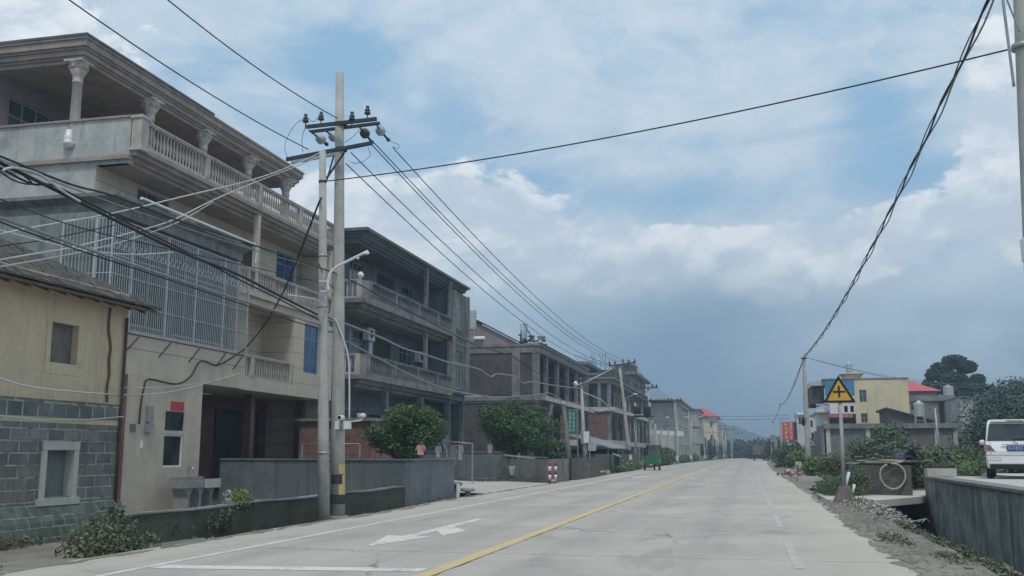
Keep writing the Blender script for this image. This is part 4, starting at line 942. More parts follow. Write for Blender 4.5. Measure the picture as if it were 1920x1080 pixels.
# ============================================================ FARTHER LEFT-HAND HOUSES
def block_house(name, label, x0, x1, y0, y1, h, wallm, floors, trim='whitewall', win='glass_dark', roof=None, cols=3, group=None, grp_y=True, base=-.1):
    """plain multi storey house with real window openings on the road face and the end that faces up the road"""
    r = thing(name, label, 'house', ((x0 + x1) / 2, y0, base), group)
    fh = h / floors; road = x1 if x1 < 0 else x0
    hx, hy = [], []
    ny = max(2, int((y1 - y0) / 3.4)); nx = cols
    for f in range(floors):
        for k in range(ny):
            a = y0 + (y1 - y0) * (k + .28) / ny; hx.append((a, a + (y1 - y0) / ny * .46, base + f * fh + .9, base + f * fh + fh * .78))
        for k in range(nx):
            a = x0 + (x1 - x0) * (k + .3) / nx; hy.append((a, a + (x1 - x0) / nx * .36, base + f * fh + 1.0, base + f * fh + fh * .75))
    b = MB()
    if x1 < 0: b.wall('X', x1, .25, y0 + .25, y1, base, base + h, hx)
    else:
        b.wall('X', x0 + .25, .25, y0 + .25, y1, base, base + h, hx)
    b.wall('Y', y0, .25, x0, x1, base, base + h, hy)
    if x1 < 0: b.box(x0, x0 + .2, y0 + .25, y1, base, base + h)
    else: b.box(x1 - .2, x1, y0 + .25, y1, base, base + h)
    b.build('wall', wallm, r)
    for hh in hy: window(r, 'Y', y0, *hh, 2, 1, 'galv', win, .06, .08)
    g = MB(); cx = x1 if x1 < 0 else x0 + .25
    for hh in hx: window(r, 'X', cx, *hh, 2, 1, 'galv', win, .06, .08)
    s_ = MB()
    for f in range(1, floors): s_.box(x0 - .12, x1 + .12, y0 - .12, y1, base + f * fh - .12, base + f * fh + .06)
    s_.box(x0 - .4, x1 + .4, y0 - .4, y1 + .2, base + h, base + h + .25)
    s_.build('floor_band', trim, r)
    if roof:
        cx_, cy = (x0 + x1) / 2, (y0 + y1) / 2; e = .7; z = base + h + .25; t = MB()
        A = [(x0 - e, y0 - e, z), (x1 + e, y0 - e, z), (x1 + e, y1 + e, z), (x0 - e, y1 + e, z)]; p = (cx_, y0 + 3, z + 2.6); q = (cx_, y1 - 3, z + 2.6)
        t.quad(A[0], A[1], p); t.quad(A[1], A[2], q, p); t.quad(A[2], A[3], q); t.quad(A[3], A[0], p, q); t.quad(A[3], A[2], A[1], A[0])
        t.build('roof', roof, r)
    return r
r = block_house('apartment_house', 'pale grey house with a thin projecting roof slab and white columned front', -17.5, -10.6, 163, 200, 9.3, M['render'], 3, 'concrete_pale', cols=0)
b = MB(); b.box(-20, -9.9, 160, 203, 9.9, 10.15)
for y in (161.5, 168, 175): b.box(-10.9, -10.5, y, y + .5, -.1, 9.9)
b.build('roof_canopy', 'concrete_pale', r)
block_house('apartment_house', 'grey block house with a flat dark rimmed roof next before the red roof', -16.5, -9.3, 206, 226, 10.2, 'render', 3, 'concrete_dark', cols=0)
block_house('apartment_house', 'cream house with a hipped red tiled roof at the far end of the left row', -14.6, -7.2, 262, 282, 10.6, 'wallyellow', 3, 'whitewall', roof='redroof')
block_house('apartment_house', 'small pale green flat roofed house past the red tiled roof', -9.2, -5.5, 290, 305, 8.6, 'render', 2, 'concrete_pale')
# white columned boundary wall and canopies in front of them
r = thing('boundary_wall', 'white wall with slim columns before the pale grey house', 'wall', (-10.2, 150, 0))
b = MB(); b.box(-15.5, -9.9, 146, 146.3, -.1, 4.0); b.build('panel', 'whitewall', r)
b = MB()
for k in range(6): b.box(-15.3 + k * 1.05, -15.0 + k * 1.05, 145.7, 145.98, -.1, 4.9)
b.build('pilaster', 'concrete_pale', r)
r = thing('shop_canopy', 'long white canopy over the entrance of the pale grey house', 'canopy', (-10.5, 157, 0))
MB().prism([(-14.5, 4.4), (-9.4, 4.0), (-9.4, 4.75), (-14.5, 4.9)], 'y', 155.5, 158).build('roof', 'white', r)
for x_, z_ in ((-9.7, 4.1), (-14, 4.3)): MB().bar((x_, 155.8, 0), (x_, 155.8, z_), .12).build('post', 'galv', r)

# ============================================================ LEFT WALLS AND YARD THINGS
r = thing('retaining_wall', 'low mossy retaining wall of the yard behind the ditch and pole pair', 'wall', (-10, 20, -.3))
R = random.Random(9); ft = MB(); cp = MB(); ys_ = yrange(15.0, 26.9, 26)
def rx_(y): return -10.5 + (y - 15.0) / 11.9 * 1.08 + .02 * math.sin(y * 2.1)
def rz_(y): return .31 + (y - 15.0) / 11.9 * .14 + .015 * math.sin(y * 1.7)
for y, y2 in zip(ys_, ys_[1:]):
    x, x2, z, z2 = rx_(y), rx_(y2), rz_(y), rz_(y2)
    q = [(x - .25, y), (x, y), (x2, y2), (x2 - .25, y2)]
    for (h0, h1, mb, o) in ((-.9, 0, ft, 0), (.002, .03, cp, .02)):
        k = len(mb.v); zz = (z, z, z2, z2)
        mb.v += [(u + (o if n in (1, 2) else -o), v, (h0 if h0 < 0 else zz[n] + h0)) for n, (u, v) in enumerate(q)] + [(u + (o if n in (1, 2) else -o), v, zz[n] + h1 + R.uniform(-.004, .006)) for n, (u, v) in enumerate(q)]
        mb.f += [tuple(k + n for n in f) for f in ((0, 3, 2, 1), (4, 5, 6, 7), (0, 1, 5, 4), (1, 2, 6, 5), (2, 3, 7, 6), (3, 0, 4, 7))]; mb.smooth += [False] * 6
ft.build('wall_face', mat('mossy retaining wall', (.10, .11, .085), (.05, .062, .045), .95, 1.6, .5, (.035, .045, .035), .5, .9, bscale=9), r)
cp.build('coping', 'concrete', r)
tag(MB().leaves([(-9.9, 13.6, -.45, .75, 1.0, .25), (-9.9, 17, -.5, .6, 3, .2), (-9.6, 22, -.5, .4, 4, .2), (-9.1, 17, -.15, .16, 4.5, .12), (-9.15, 24, -.15, .1, 3, .12), (-10.3, 20, -.1, .08, 5, .25)], 4200, .05, 66, .8).build('ground_cover', M['weed']), 'dark weeds lining the left-hand ditch', 'ground cover', kind='stuff')
r = thing('boundary_wall', 'long blue grey cement yard wall behind the pole pair', 'wall', (-10, 29, -.3))
b = MB(); b.prism([(-9.42, 27.2), (-9.18, 27.0), (-9.18, 31.0), (-9.42, 31.0)], 'z', -.9, 1.20); b.prism([(-16.4, 29.3), (-16.4, 29.06), (-9.42, 26.96), (-9.18, 27.0), (-9.42, 27.2)], 'z', -.5, 1.20)
b.build('panel', 'render_dark', r)
b = MB(); b.prism([(-9.45, 27.22), (-9.15, 26.97), (-9.15, 31.04), (-9.45, 31.04)], 'z', 1.202, 1.24); b.prism([(-16.4, 29.34), (-16.4, 29.02), (-9.45, 26.92), (-9.151, 26.97), (-9.45, 27.22)], 'z', 1.202, 1.239); b.build('coping', 'concrete', r)
r = thing('boundary_wall', 'second stretch of grey yard wall behind the hanging laundry', 'wall', (-12.6, 53, -.1))
b = MB(); b.box(-17.3, -12.9, 52.4, 52.65, -.1, 1.45); b.build('panel', 'render_dark', r); MB().box(-17.3, -12.9, 52.35, 52.7, 1.45, 1.5).build('coping', 'concrete', r)
r = thing('planter_wall', 'grey cement box wall at the driveway corner with a white mark', 'wall', (-11, 50, -.1))
b = MB(); b.prism([(-12.75, 51.7), (-12.75, 51.45), (-9.45, 47.75), (-9.2, 47.75), (-9.2, 52.4), (-9.45, 52.4), (-9.45, 48.2)], 'z', -.1, 1.12); b.build('panel', 'concrete', r)
b = MB(); b.prism([(-12.9, 51.5), (-12.5, 50.9), (-9.3, 47.3), (-9.0, 47.6), (-12.7, 51.4)], 'z', -.05, .16); b.prism([(-15, 51.2), (-13.2, 49.8), (-12.6, 50.6), (-12.8, 51.6)], 'z', -.06, .12); b.build('plinth', 'concrete_dark', r)
b = MB(); b.bar((-12.4, 51.2, 1.3), (-10.4, 49.0, 1.14), .25, .06); b.bar((-11.6, 51.4, 1.25), (-9.9, 49.6, 1.18), .16, .05); b.build('loose_board', 'timber_grey', r)
r = thing('bucket', 'white bucket hanging on the grey cement box wall', 'bucket', (-11.2, 49.3, .1))
p = Vector((-11.75, 50.25, .28)); MB().lathe(p.x, p.y, p.z, [(.14, 0), (.2, .42), (.22, .44), (.22, .46), (.19, .46), (.13, .05)], 12).build('pail', 'white', r)
m = MB(); m.tube(smoothpts([(p.x - .2, p.y, p.z + .44), (p.x - .1, p.y - .03, p.z + .6), (p.x + .1, p.y - .03, p.z + .6), (p.x + .2, p.y, p.z + .44)], 4), .012, 5); m.build('handle', 'galv', r)
# brown block wall, then the lower olive wall with the shed behind
r = thing('boundary_wall', 'brown block wall behind the leaning pole and striped posts', 'wall', (-9, 52, -.1))
b = MB(); b.box(-9.1, -8.85, 52.6, 61.5, -.1, 1.15); b.box(-10.5, -9.1, 61.2, 61.45, -.1, 1.1); b.build('panel', mat('brown render', (.13, .12, .115), (.09, .085, .085), .9, 1.5, .4), r)
r = thing('boundary_wall', 'olive grey roadside wall below the corrugated lean-to', 'wall', (-11, 74, -.1))
b = MB(); b.prism([(-14.5, 76), (-14.5, 75.7), (-10.5, 70.5), (-10.2, 70.5), (-9.9, 95), (-10.2, 95), (-10.5, 71)], 'z', -.1, 1.35); b.build('panel', mat('olive render', (.14, .145, .12), (.10, .105, .095), .9, 1.5, .4), r)
r = thing('lean_to', 'low lean-to with a pale corrugated roof behind the olive wall', 'shed', (-11.5, 80, 0))
MB().prism([(-14.6, 3.05), (-10.3, 1.75), (-10.3, 1.83), (-14.6, 3.15)], 'y', 78, 92).build('roof', 'galv', r)
for x, z in ((-14.2, 2.9), (-12.3, 2.3), (-10.6, 1.8)): MB().bar((x, 78.3, -.1), (x, 78.3, z), .1).build('post', 'timber_grey', r)
MB().box(-14.6, -10.6, 84, 84.2, -.1, 1.8).build('back_panel', 'dark_room', r)
# stone sink
r = thing('stone_sink', 'grey stone wash trough on curved legs beside the beige wall', 'sink', (-15.7, 26.3, -.3))
x0, y0 = -16.0, 25.6
b = MB(); b.box(x0, x0 + .55, y0, y0 + 1.75, .42, .45); b.box(x0, x0 + .05, y0, y0 + 1.75, .45, .72); b.box(x0 + .5, x0 + .55, y0, y0 + 1.75, .45, .62); b.box(x0 + .05, x0 + .5, y0, y0 + .05, .45, .64); b.box(x0 + .05, x0 + .5, y0 + 1.7, y0 + 1.75, .45, .64); b.box(x0 + .05, x0 + .5, y0 + .8, y0 + .86, .45, .62); b.build('basin', 'stonesink', r)
b = MB(); b.box(x0 + .56, x0 + .60, y0 + .95, y0 + 1.78, .40, .66); b.build('front_slab', 'concrete_pale', r)
for y in (y0 + .12, y0 + .75, y0 + 1.35):
    b = MB(); b.prism([(y, -.3), (y + .22, -.3), (y + .13, -.05), (y + .14, .2), (y + .3, .42), (y - .1, .42), (y + .03, .2), (y + .02, -.05)], 'x', x0 + .05, x0 + .5); b.build('leg', 'stonesink', r)
m = MB(); m.tube(smoothpts([(x0 + .03, y0 + .9, .7), (x0 + .03, y0 + .9, .95), (x0 + .16, y0 + .9, .98), (x0 + .18, y0 + .9, .88)], 4), .018, 6); m.build('tap', 'chrome', r)
# small ornaments in front of the wall
bush('bush', 'small yellow green ball bush on the yard edge', [(-13.3, 24.6, .12, .42, .4, .34)], 1300, .05, 'leaf_yellow', 21)
bush('weeds', 'dull green weed clump at the near end of the retaining wall', [(-9.5, 13.3, .0, .45, .7, .45), (-9.2, 13.0, .05, .28, .5, .3), (-9.7, 14.0, .25, .4, .45, .35), (-9.15, 13.9, .0, .22, .6, .25), (-10.0, 14.4, .35, .25, .3, .3)], 2300, .04, 'weed', 22)
bush('weeds', 'green weeds at the foot of the ochre house by the ramp', [(-8.95, 9.9, .02, .35, .8, .13), (-9.4, 10.4, .0, .6, .5, .12), (-12.9, 14.8, -.2, .25, 1.8, .15)], 1300, .045, 'weed', 23, kind=None)
bush('weeds', 'thin creeping weeds on the mossy retaining wall', [(rx_(19), 19.0, .36, .1, .5, .14), (rx_(18.2) + .06, 18.2, .1, .08, .6, .25), (rx_(22.6), 22.6, .40, .1, .4, .12)], 500, .035, 'weed', 24)
r = thing('plant_pot', 'pale pot with a small grey plant on the retaining wall', 'plant pot', (-10.35, 18.6, .38))
MB().lathe(-10.28, 18.6, .38, [(.05, 0), (.08, .1), (.085, .12), (.06, .12)], 10).build('pot', 'concrete_pale', r); MB().leaves([(-10.28, 18.6, .57, .12, .12, .1)], 80, .04, 31).build('foliage', 'litter', r)
for (x, y, c_, lab) in ((-9.35, 31.7, 'concrete', 'taller grey concrete stool at the end of the yard wall'), (-8.98, 31.9, 'timber_grey', 'lower brown topped stool beside the taller one at the driveway')):
    h = .55 if c_ == 'concrete' else .36
    r = thing('stool', lab, 'stool', (x, y, -.2)); MB().lathe(x, y, -.2, [(.12, 0), (.1, .2), (.1, h)], 12).build('base', 'concrete', r); MB().lathe(x, y, -.2 + h, [(.2, 0), (.24, .03), (.24, .09), (.2, .12)], 14).build('top', c_, r)
tag(MB().box(-9.2, -9.12, 31.35, 31.45, -.2, .42).build('marker_post', 'white', loc=(-9.16, 31.4, -.2)), 'short white post at the driveway end of the yard wall', 'post')
# trees on the left
def crown(x, y, z, rx, ry, rz, n, seed, k=.34, core=.62):
    """many small leaf masses spread over a dome, so the outline is uneven and gaps show"""
    R = random.Random(seed); out = [(x, y, z, rx * core, ry * core, rz * core)]
    for _ in range(n):
        d = Vector((R.gauss(0, 1), R.gauss(0, 1), R.gauss(.25, .9))).normalized() * R.uniform(.62, .95); s = R.uniform(.6, 1.25) * k
        out.append((x + d.x * rx, y + d.y * ry, z + d.z * rz, rx * s, ry * s, rz * s * .8))
    return out
tree('citrus_tree', 'round dense green tree behind the blue grey yard wall', -12.2, 35, -.1, crown(-12.2, 35, 2.2, 1.35, 1.3, 1.05, 34, 41, .40, .80), 17000, .055, 'leaf', .09, 41, top=1.0)
tree('citrus_tree', 'wider domed green tree beside the driveway, before the brick frame house', -13.0, 56, -.1, crown(-13.1, 56, 2.85, 2.25, 2.0, 1.75, 46, 42, .34, .78), 24000, .068, 'leaf', .14, 42, top=1.5)
bush('bush', 'tall broad leaved shrub under the domed tree beside the leaning pole', [(-11.4, 58.5, 1.3, 1.0, 1, 1.1), (-10.6, 58.6, 1.1, .6, .8, .9)], 3000, .11, 'leaf_dark', 43)
bush('bush', 'dark shrubs round the posts before the white columned wall', [(-10.6, 133, 1.0, 1.8, 3, 1.2), (-12.5, 134, 1.2, 1.5, 2, 1.5)], 3500, .14, 'leaf_dark', 44)
bush('bush', 'dark roadside shrub right behind the green three wheeler', [(-9.9, 120, .6, 1.2, 2.5, .9)], 1600, .12, 'leaf_dark', 45)
for k, (x, y, h, s_, lab) in enumerate(((-11.0, 235, 5.5, 3.0, 'dark tree standing before the red tiled roof house'), (-8.5, 250, 5.0, 2.6, 'dark tree to the right of the red tiled roof house front'), (-8.2, 212, 3.4, 2.0, 'lower dark tree by the grey block house'), (-7.0, 300, 5.5, 3.0, 'farthest tree of the left roadside'))):
    tree('tree', lab, x, y, 0, [(x, y, h * .6, s_, s_, h * .4), (x + s_ * .4, y, h * .4, s_ * .7, s_, h * .3)], 2600, .22, 'leaf_far', .15, 60 + k, 'trees along the far left roadside', top=h * .35)
# laundry
def garment(label, x, y, z, wd, h, material, cat='laundry'):
    r = thing('hanging_shirt', label, cat, (x, y, z - h), 'laundry hanging in the yard'); m = MB()
    for d in (0, .02):
        m.quad((x - wd / 2, y + d, z), (x + wd / 2, y + d, z), (x + wd * .42, y + d + .03, z - h), (x - wd * .42, y + d - .03, z - h))
    m.bar((x - wd / 2, y, z - .03), (x - wd * .72, y, z - h * .55), wd * .22, .03); m.bar((x + wd / 2, y, z - .03), (x + wd * .72, y, z - h * .55), wd * .22, .03)
    m.build('cloth', material, r); m = MB(); m.tube([(x - wd * .4, y + .01, z + .02), (x, y + .01, z + .1), (x + wd * .4, y + .01, z + .02)], .01, 4); m.build('hanger', 'galv', r); return r
g = lambda x, y, Y: aY(x, y, Y)
p = g(789, 834, 32.5); garment('pink shirt hanging above the blue grey wall', p.x, p.y, p.z, .24, .34, 'pink')
p = g(822, 836, 33.5); garment('white and black cloth hanging right of the round tree', p.x, p.y, p.z, .16, .4, 'stonesink')
p = g(836, 822, 33.5); garment('small dark cloth with white pattern on the pole end', p.x, p.y, p.z, .2, .4, 'greycloth')
p = g(852, 834, 46); garment('long dark grey cloth at the left end of the laundry pole', p.x, p.y, p.z, .3, .95, 'greycloth')
p = g(863, 834, 46); garment('shorter pale grey trousers on the laundry pole', p.x, p.y, p.z, .22, .7, 'stonesink')
p = g(919, 833, 50); garment('small grey cloth hanging left of the cement box wall', p.x, p.y, p.z, .2, .45, 'stonesink')
p0 = g(838, 827, 46); p1 = g(886, 832, 46); r = thing('laundry_pole', 'horizontal laundry pole before the grey house porch', 'laundry pole', (p0.x, p0.y, 0)); m = MB(); m.tube([p0, p1], .03, 6); m.build('rail', 'galv', r); [MB().bar((v.x, v.y, 0), v, .06).build('post', 'galv', r) for v in (p0, p1)]
p0 = g(567, 833, 31.5); p1 = g(675, 832, 31.5); r = thing('laundry_pole', 'thin pale washing rail just above the yard wall behind the pole pair', 'laundry pole', (p0.x, p0.y, 0)); m = MB(); m.tube([p0, p1], .02, 6); m.build('rail', 'galv', r); [MB().bar((v.x, v.y, -.3), v, .05).build('post', 'galv', r) for v in (p0, p1)]
# ============================================================ POLES, CROSSARMS, LAMPS
def shaft(root, base, top, r0, r1, name='shaft', material='pole'):
    base = Vector(base); top = Vector(top)
    P = [base.lerp(top, t) for t in (0, .25, .5, .75, 1)]
    return MB().tube(P, [r0 + (r1 - r0) * t for t in (0, .25, .5, .75, 1)], 18).build(name, material, root)
def pin_insulator(root, p, s=1.0):
    m = MB(); m.lathe(p[0], p[1], p[2], [(.012, -.16), (.012, 0), (.07, .0), (.075, .03), (.045, .06), (.06, .075), (.062, .10), (.03, .13), (.042, .15), (.038, .19), (.015, .2)], 10)
    m.v = [(p[0] + (x - p[0]) * s, p[1] + (y - p[1]) * s, p[2] + (z - p[2]) * s) for x, y, z in m.v]
    return m.build('pin_insulator', 'porcelain', root)
mb_ = Vector((-8.95, 21.1, -.05)); mt_ = Vector((-9.22, 21.1, 10.46)); sb_ = Vector((-9.02, 20.5, -.05)); st_ = Vector((-9.33, 20.5, 8.32))
MP = thing('utility_pole', 'tall concrete utility pole with black and yellow bands by the left kerb', 'utility pole', tuple(mb_))
shaft(MP, mb_, mt_, .165, .098)
def band(z0, z1, material, half=None, name='painted_band', r_=.1675):
    def c(z): t = (z - mb_.z) / (mt_.z - mb_.z); return mb_.lerp(mt_, t), .165 + (.098 - .165) * t + .004
    a, ra = c(z0); b, rb_ = c(z1); m = MB()
    if half is None: m.tube([a, b], [ra, rb_], 20, cap=False)
    else:
        n = 10
        for k in range(n):
            t0 = math.radians(half[0] + (half[1] - half[0]) * k / n); t1 = math.radians(half[0] + (half[1] - half[0]) * (k + 1) / n)
            m.quad((a.x + ra * math.cos(t0), a.y + ra * math.sin(t0), a.z), (a.x + ra * math.cos(t1), a.y + ra * math.sin(t1), a.z), (b.x + rb_ * math.cos(t1), b.y + rb_ * math.sin(t1), b.z), (b.x + rb_ * math.cos(t0), b.y + rb_ * math.sin(t0), b.z))
    return m.build(name, material, MP)
band(.28, .49, 'bandblack'); band(.49, .72, 'bandyellow', (-60, 90)); band(.72, .93, 'bandblack', (-130, -30)); band(.72, .93, 'bandyellow', (-30, 100)); band(.95, 1.16, 'bandyellow', (-60, 90))
MB().tube([(mb_.x, mb_.y, -.1), (mb_.x, mb_.y, .03)], [.3, .24], 12).build('footing', 'soil', MP)
def P20(x, y, Y=20.8): return aY(x, y, Y)
# upper crossarm pair, lower crossarm pair
A0, A1 = P20(575, 238), P20(706, 223)
m = MB(); m.bar(A0, A1, .06, .085); m.build('crossarm', 'steel_dark', MP)
m = MB(); m.bar(P20(583, 247, 21.28), P20(712, 231, 21.28), .06, .07); m.build('crossarm', 'steel_dark', MP)
B0, B1 = P20(537, 299, 20.78), P20(698, 268, 20.78)
m = MB(); m.bar(B0, B1, .06, .085); m.build('crossarm', 'steel_dark', MP)
m = MB(); m.bar(P20(546, 305, 21.27), P20(640, 287, 21.27), .05, .07); m.build('crossarm', 'galv', MP)
m = MB(); m.bar(P20(607, 342, 20.7), P20(645, 287, 20.9), .05, .05); m.bar(P20(612, 340, 20.7), P20(626, 292, 20.9), .03, .03); m.build('brace', 'steel_dark', MP)
for px_ in (640,):
    for y_, r_ in ((232, .135), (279, .14)): MB().tube([P20(px_, y_, 21.1) - Vector((0, 0, .06)), P20(px_, y_, 21.1) + Vector((0, 0, .03))], r_, 14).build('clamp', 'steel_dark', MP)
for x, y in ((573, 229), (602, 225), (660, 225), (689, 214)): pin_insulator(MP, P20(x, y), 1.05)
tens = []
for k, (x0, y0, x1, y1, x2, y2) in enumerate(((580, 245, 603, 262, 612, 270), (612, 246, 626, 257, 632, 264), (672, 236, 685, 251, 697, 266), (704, 231, 714, 246, 728, 262))):
    a, b, c = P20(x0, y0, 21.3), P20(x1, y1, 21.9), P20(x2, y2, 22.2)
    d = (b - a).normalized(); m = MB()
    m.tube([a, a.lerp(b, .6)], .022, 6); m.build('link', 'steel_dark', MP)
    m = MB(); q = [a.lerp(b, .62), a.lerp(b, .75), a.lerp(b, .82), b, b + d * .04, b + d * .09]
    m.tube(q, [.035, .05, .115, .125, .09, .03], 14); m.build('disc_insulator', 'porcelain_white' if k != 2 else 'porcelain', MP)
    m = MB(); m.tube([b, c], .03, 6); m.ball(c, .05, .09, .05); m.build('clamp', 'steel_dark', MP)
# white equipment box with two cameras low on the tall pole
c0 = P20(643, 797, 20.88)
m = MB(); m.box(c0.x - .17, c0.x - .035, 20.82, 20.96, c0.z - .09, c0.z + .09); m.box(c0.x + .035, c0.x + .17, 20.82, 20.96, c0.z - .09, c0.z + .09); m.build('junction_box', 'white', MP)
m = MB(); m.tube([c0 + Vector((0, -.04, -.14)), c0 + Vector((0, -.04, .1))], .05, 8); m.build('strap', 'galv', MP)
r = thing('security_camera', 'round white security camera above the twin boxes on the banded pole', 'security camera', tuple(c0 + Vector((0, -.1, .15))))
q = c0 + Vector((0, -.14, .16)); m = MB(); m.tube([q + Vector((0, .12, 0)), q + Vector((.0, -.08, 0))], .058, 12); m.build('housing', 'white', r); m = MB(); m.tube([q + Vector((0, -.08, 0)), q + Vector((0, -.09, 0))], .04, 12); m.build('lens', 'signblack', r)
r = thing('security_camera', 'white security camera at the end of the short side arm', 'security camera', tuple(c0 + Vector((.3, -.06, .15))))
e0, e1 = P20(657, 791), P20(678, 788)
m = MB(); m.tube([e0, e1, e1 + Vector((0, 0, .07))], .02, 6); m.build('arm', 'white', r)
q = e1 + Vector((0, 0, .1)); m = MB(); m.tube([q + Vector((-.09, .02, 0)), q + Vector((.08, -.04, .01))], .045, 12); m.box(q.x - .1, q.x + .07, q.y - .05, q.y + .05, q.z + .043, q.z + .055); m.build('housing', 'white', r)
cable('conduit', '', smoothpts([P20(628, 598, 20.95), P20(640, 625, 20.93), P20(652, 665, 20.92), P20(655, 710, 20.92), P20(655, 785, 20.92)], 5), .022, 0, 'cable_white', seg=2, parent=MP)
# shorter companion pole
SP = thing('utility_pole', 'shorter bare concrete pole close beside the banded pole, carrying a lamp arm', 'utility pole', tuple(sb_))
shaft(SP, sb_, st_, .135, .078)
for y_, rr in ((341, .1), (480, .11), (575, .12), (849, .14)):
    q = aY(602, y_, 20.5); t = (q.z - sb_.z) / (st_.z - sb_.z); cx = sb_.lerp(st_, t)
    MB().tube([cx - Vector((0, 0, .025)), cx + Vector((0, 0, .025))], (.135 + (.078 - .135) * t) + .012, 14).build('clamp_ring', 'steel_dark' if y_ < 400 else 'galv', SP)
r = thing('street_lamp', 'curved white lamp arm clamped to the shorter pole before the dark grey house', 'street lamp', tuple(aY(612, 545, 20.3)))
pts = [P20(615, 546, 20.3), P20(616, 522, 20.3), P20(625, 505, 20.3), P20(655, 488, 20.3), P20(690, 471, 20.3)]
MB().tube(smoothpts(pts, 5), .032, 8).build('arm', 'pvc', r)
m = MB(); m.bar(P20(598, 527, 20.33), P20(616, 527, 20.33), .03); m.bar(P20(600, 546, 20.33), P20(616, 546, 20.33), .03); m.build('bracket', 'pvc', r)
m = MB(); q = P20(686, 475, 20.3); m.ball(q, .09, .05, .035); m.build('lamp_head', 'white', r)
m = MB(); q = P20(671, 484, 20.3); m.ball(q, .035, .03, .03); m.build('sensor', 'white', r)

# next utility pole with insulators, and the others down the left kerb
U0 = aZ(1183, 880.5, 0); U1 = aY(1161, 679, U0.y)
r = thing('utility_pole', 'leaning concrete pole with one wide crossarm of pin insulators before the farther frame house', 'utility pole', tuple(U0))
shaft(r, U0, U1, .19, .11)
a = aY(1142, 686, U0.y - .2); b = aY(1191, 680, U0.y - .2)
MB().bar(a, b, .1, .12).build('crossarm', 'steel_dark', r); MB().bar(aY(1178, 683, U0.y - .2), aY(1172, 700, U0.y - .1), .06).build('brace', 'steel_dark', r)
UE = []
for x, y in ((1143, 684), (1153, 682), (1168, 679), (1179, 680), (1190, 679)):
    q = aY(x, y, U0.y - .2); UE.append(q); pin_insulator(r, q, 1.5)
for z0, z1, mt in ((.3, .75, 'bandblack'), (.8, 1.2, 'white'), (1.25, 1.6, 'bandblack')):
    MB().tube([U0.lerp(U1, z0 / 9), U0.lerp(U1, z1 / 9)], .196, 14, cap=False).build('painted_band', mt, r)
LP = []
for k, (y, h, lab) in enumerate(((102, 8.2, 'utility pole first past the leaning crossarm pole'), (131, 8.3, 'utility pole before the pale columned wall'), (160, 8.3, 'utility pole beside the white canopy'), (190, 8.2, 'utility pole in front of the grey block house'), (222, 8.2, 'utility pole just past the grey block house'), (255, 8.2, 'utility pole before the cream house with red roof'), (292, 8.2, 'utility pole past the red roofed house'), (335, 8.0, 'last visible utility pole of the left kerb'))):
    x = -9.3 + rc(y) + (0 if k % 2 else -.3)
    r = thing('utility_pole', lab, 'utility pole', (x, y, 0), 'concrete poles down the left kerb')
    shaft(r, (x, y, -.1), (x - .15, y, h), .17, .1); MB().bar((x - 1.0, y - .15, h - .25), (x + .8, y - .15, h - .15), .09).build('crossarm', 'steel_dark', r)
    for d in (-.9, -.5, .3, .7): pin_insulator(r, Vector((x + d, y - .15, h - .1)), 1.6)
    MB().tube([(x, y, .5), (x - .01, y, 1.1)], .178, 12, cap=False).build('painted_band', 'white', r)
    LP.append((x, y, h))
for k in range(9):
    y = 110 + k * 22; x = -9.9 + rc(y) + (k % 3) * .5; h = 4.6 + (k * 7 % 5) * .4
    r = thing('lamp_post', 'slim pale lamp post', 'post', (x, y, 0), 'slim pale posts along the far left kerb'); r['label'] = 'slim pale lamp post in the crowded row along the far left kerb'
    MB().tube([(x, y, 0), (x, y, h)], .10, 8).build('shaft', 'pole', r); MB().tube(smoothpts([(x, y, h), (x + .3, y, h + .4), (x + 1.3, y, h + .7)], 4), .04, 6).build('arm', 'galv', r); MB().ball((x + 1.35, y, h + .68), .22, .12, .07).build('lamp_head', 'white', r)
# leaning pole, box pole with long lamp arm
q0 = aZ(1070, 900, 0); q1 = aY(1056, 755, q0.y)
r = thing('telegraph_pole', 'old leaning brown grey pole with a white cap in front of the green sign', 'pole', tuple(q0)); MB().tube([q0, q0.lerp(q1, .5), q1], [.17, .14, .11], 10).build('shaft', mat('weathered pole', (.21, .2, .18), (.14, .14, .12), .9, 3, .4), r); MB().ball(q1 + Vector((0, -.05, .0)), .1, .1, .13).build('cap_insulator', 'white', r)
q0 = aZ(1097, 897, 0); q1 = aY(1090, 718, q0.y); YB = q0.y
r = thing('street_lamp', 'lamp pole with a long straight rising arm and a white meter box', 'street lamp', tuple(q0)); MB().tube([q0, q1], [.13, .08], 10).build('shaft', 'pole', r)
MB().tube([aY(1088, 722, YB - .15), aY(1100, 716, YB - .15), aY(1143, 694, YB - .15)], [.05, .05, .035], 8).build('arm', 'galv', r)
q = aY(1079, 720, YB - .15); MB().ball(q, .13, .12, .17).box(q.x - .02, q.x + .3, q.y - .02, q.y + .02, q.z - .05, q.z).build('horn_speaker', 'white', r)
a = aY(1090, 832, YB - .2); b = aY(1106, 808, YB - .2)
m = MB(); m.box(a.x, b.x, YB - .42, YB - .14, a.z, b.z); bx_ = m.build('meter_box', 'galv', r); MB().box(a.x + .17, b.x - .02, YB - .44, YB - .425, a.z + .05, b.z - .04).build('door', 'white', bx_)
q0 = aZ(1176, 876, 0); q1 = aY(1173, 752, q0.y)
r = thing('street_lamp', 'curved arm street lamp just before the leaning crossarm pole', 'street lamp', tuple(q0)); MB().tube([q0, q1], [.1, .07], 8).build('shaft', 'galv', r); MB().tube(smoothpts([q1, aY(1174, 747, q0.y), aY(1180, 744, q0.y), aY(1190, 739, q0.y)], 4), .06, 6).build('arm', 'galv', r); MB().ball(aY(1191, 739, q0.y), .25, .14, .08).build('lamp_head', 'white', r)
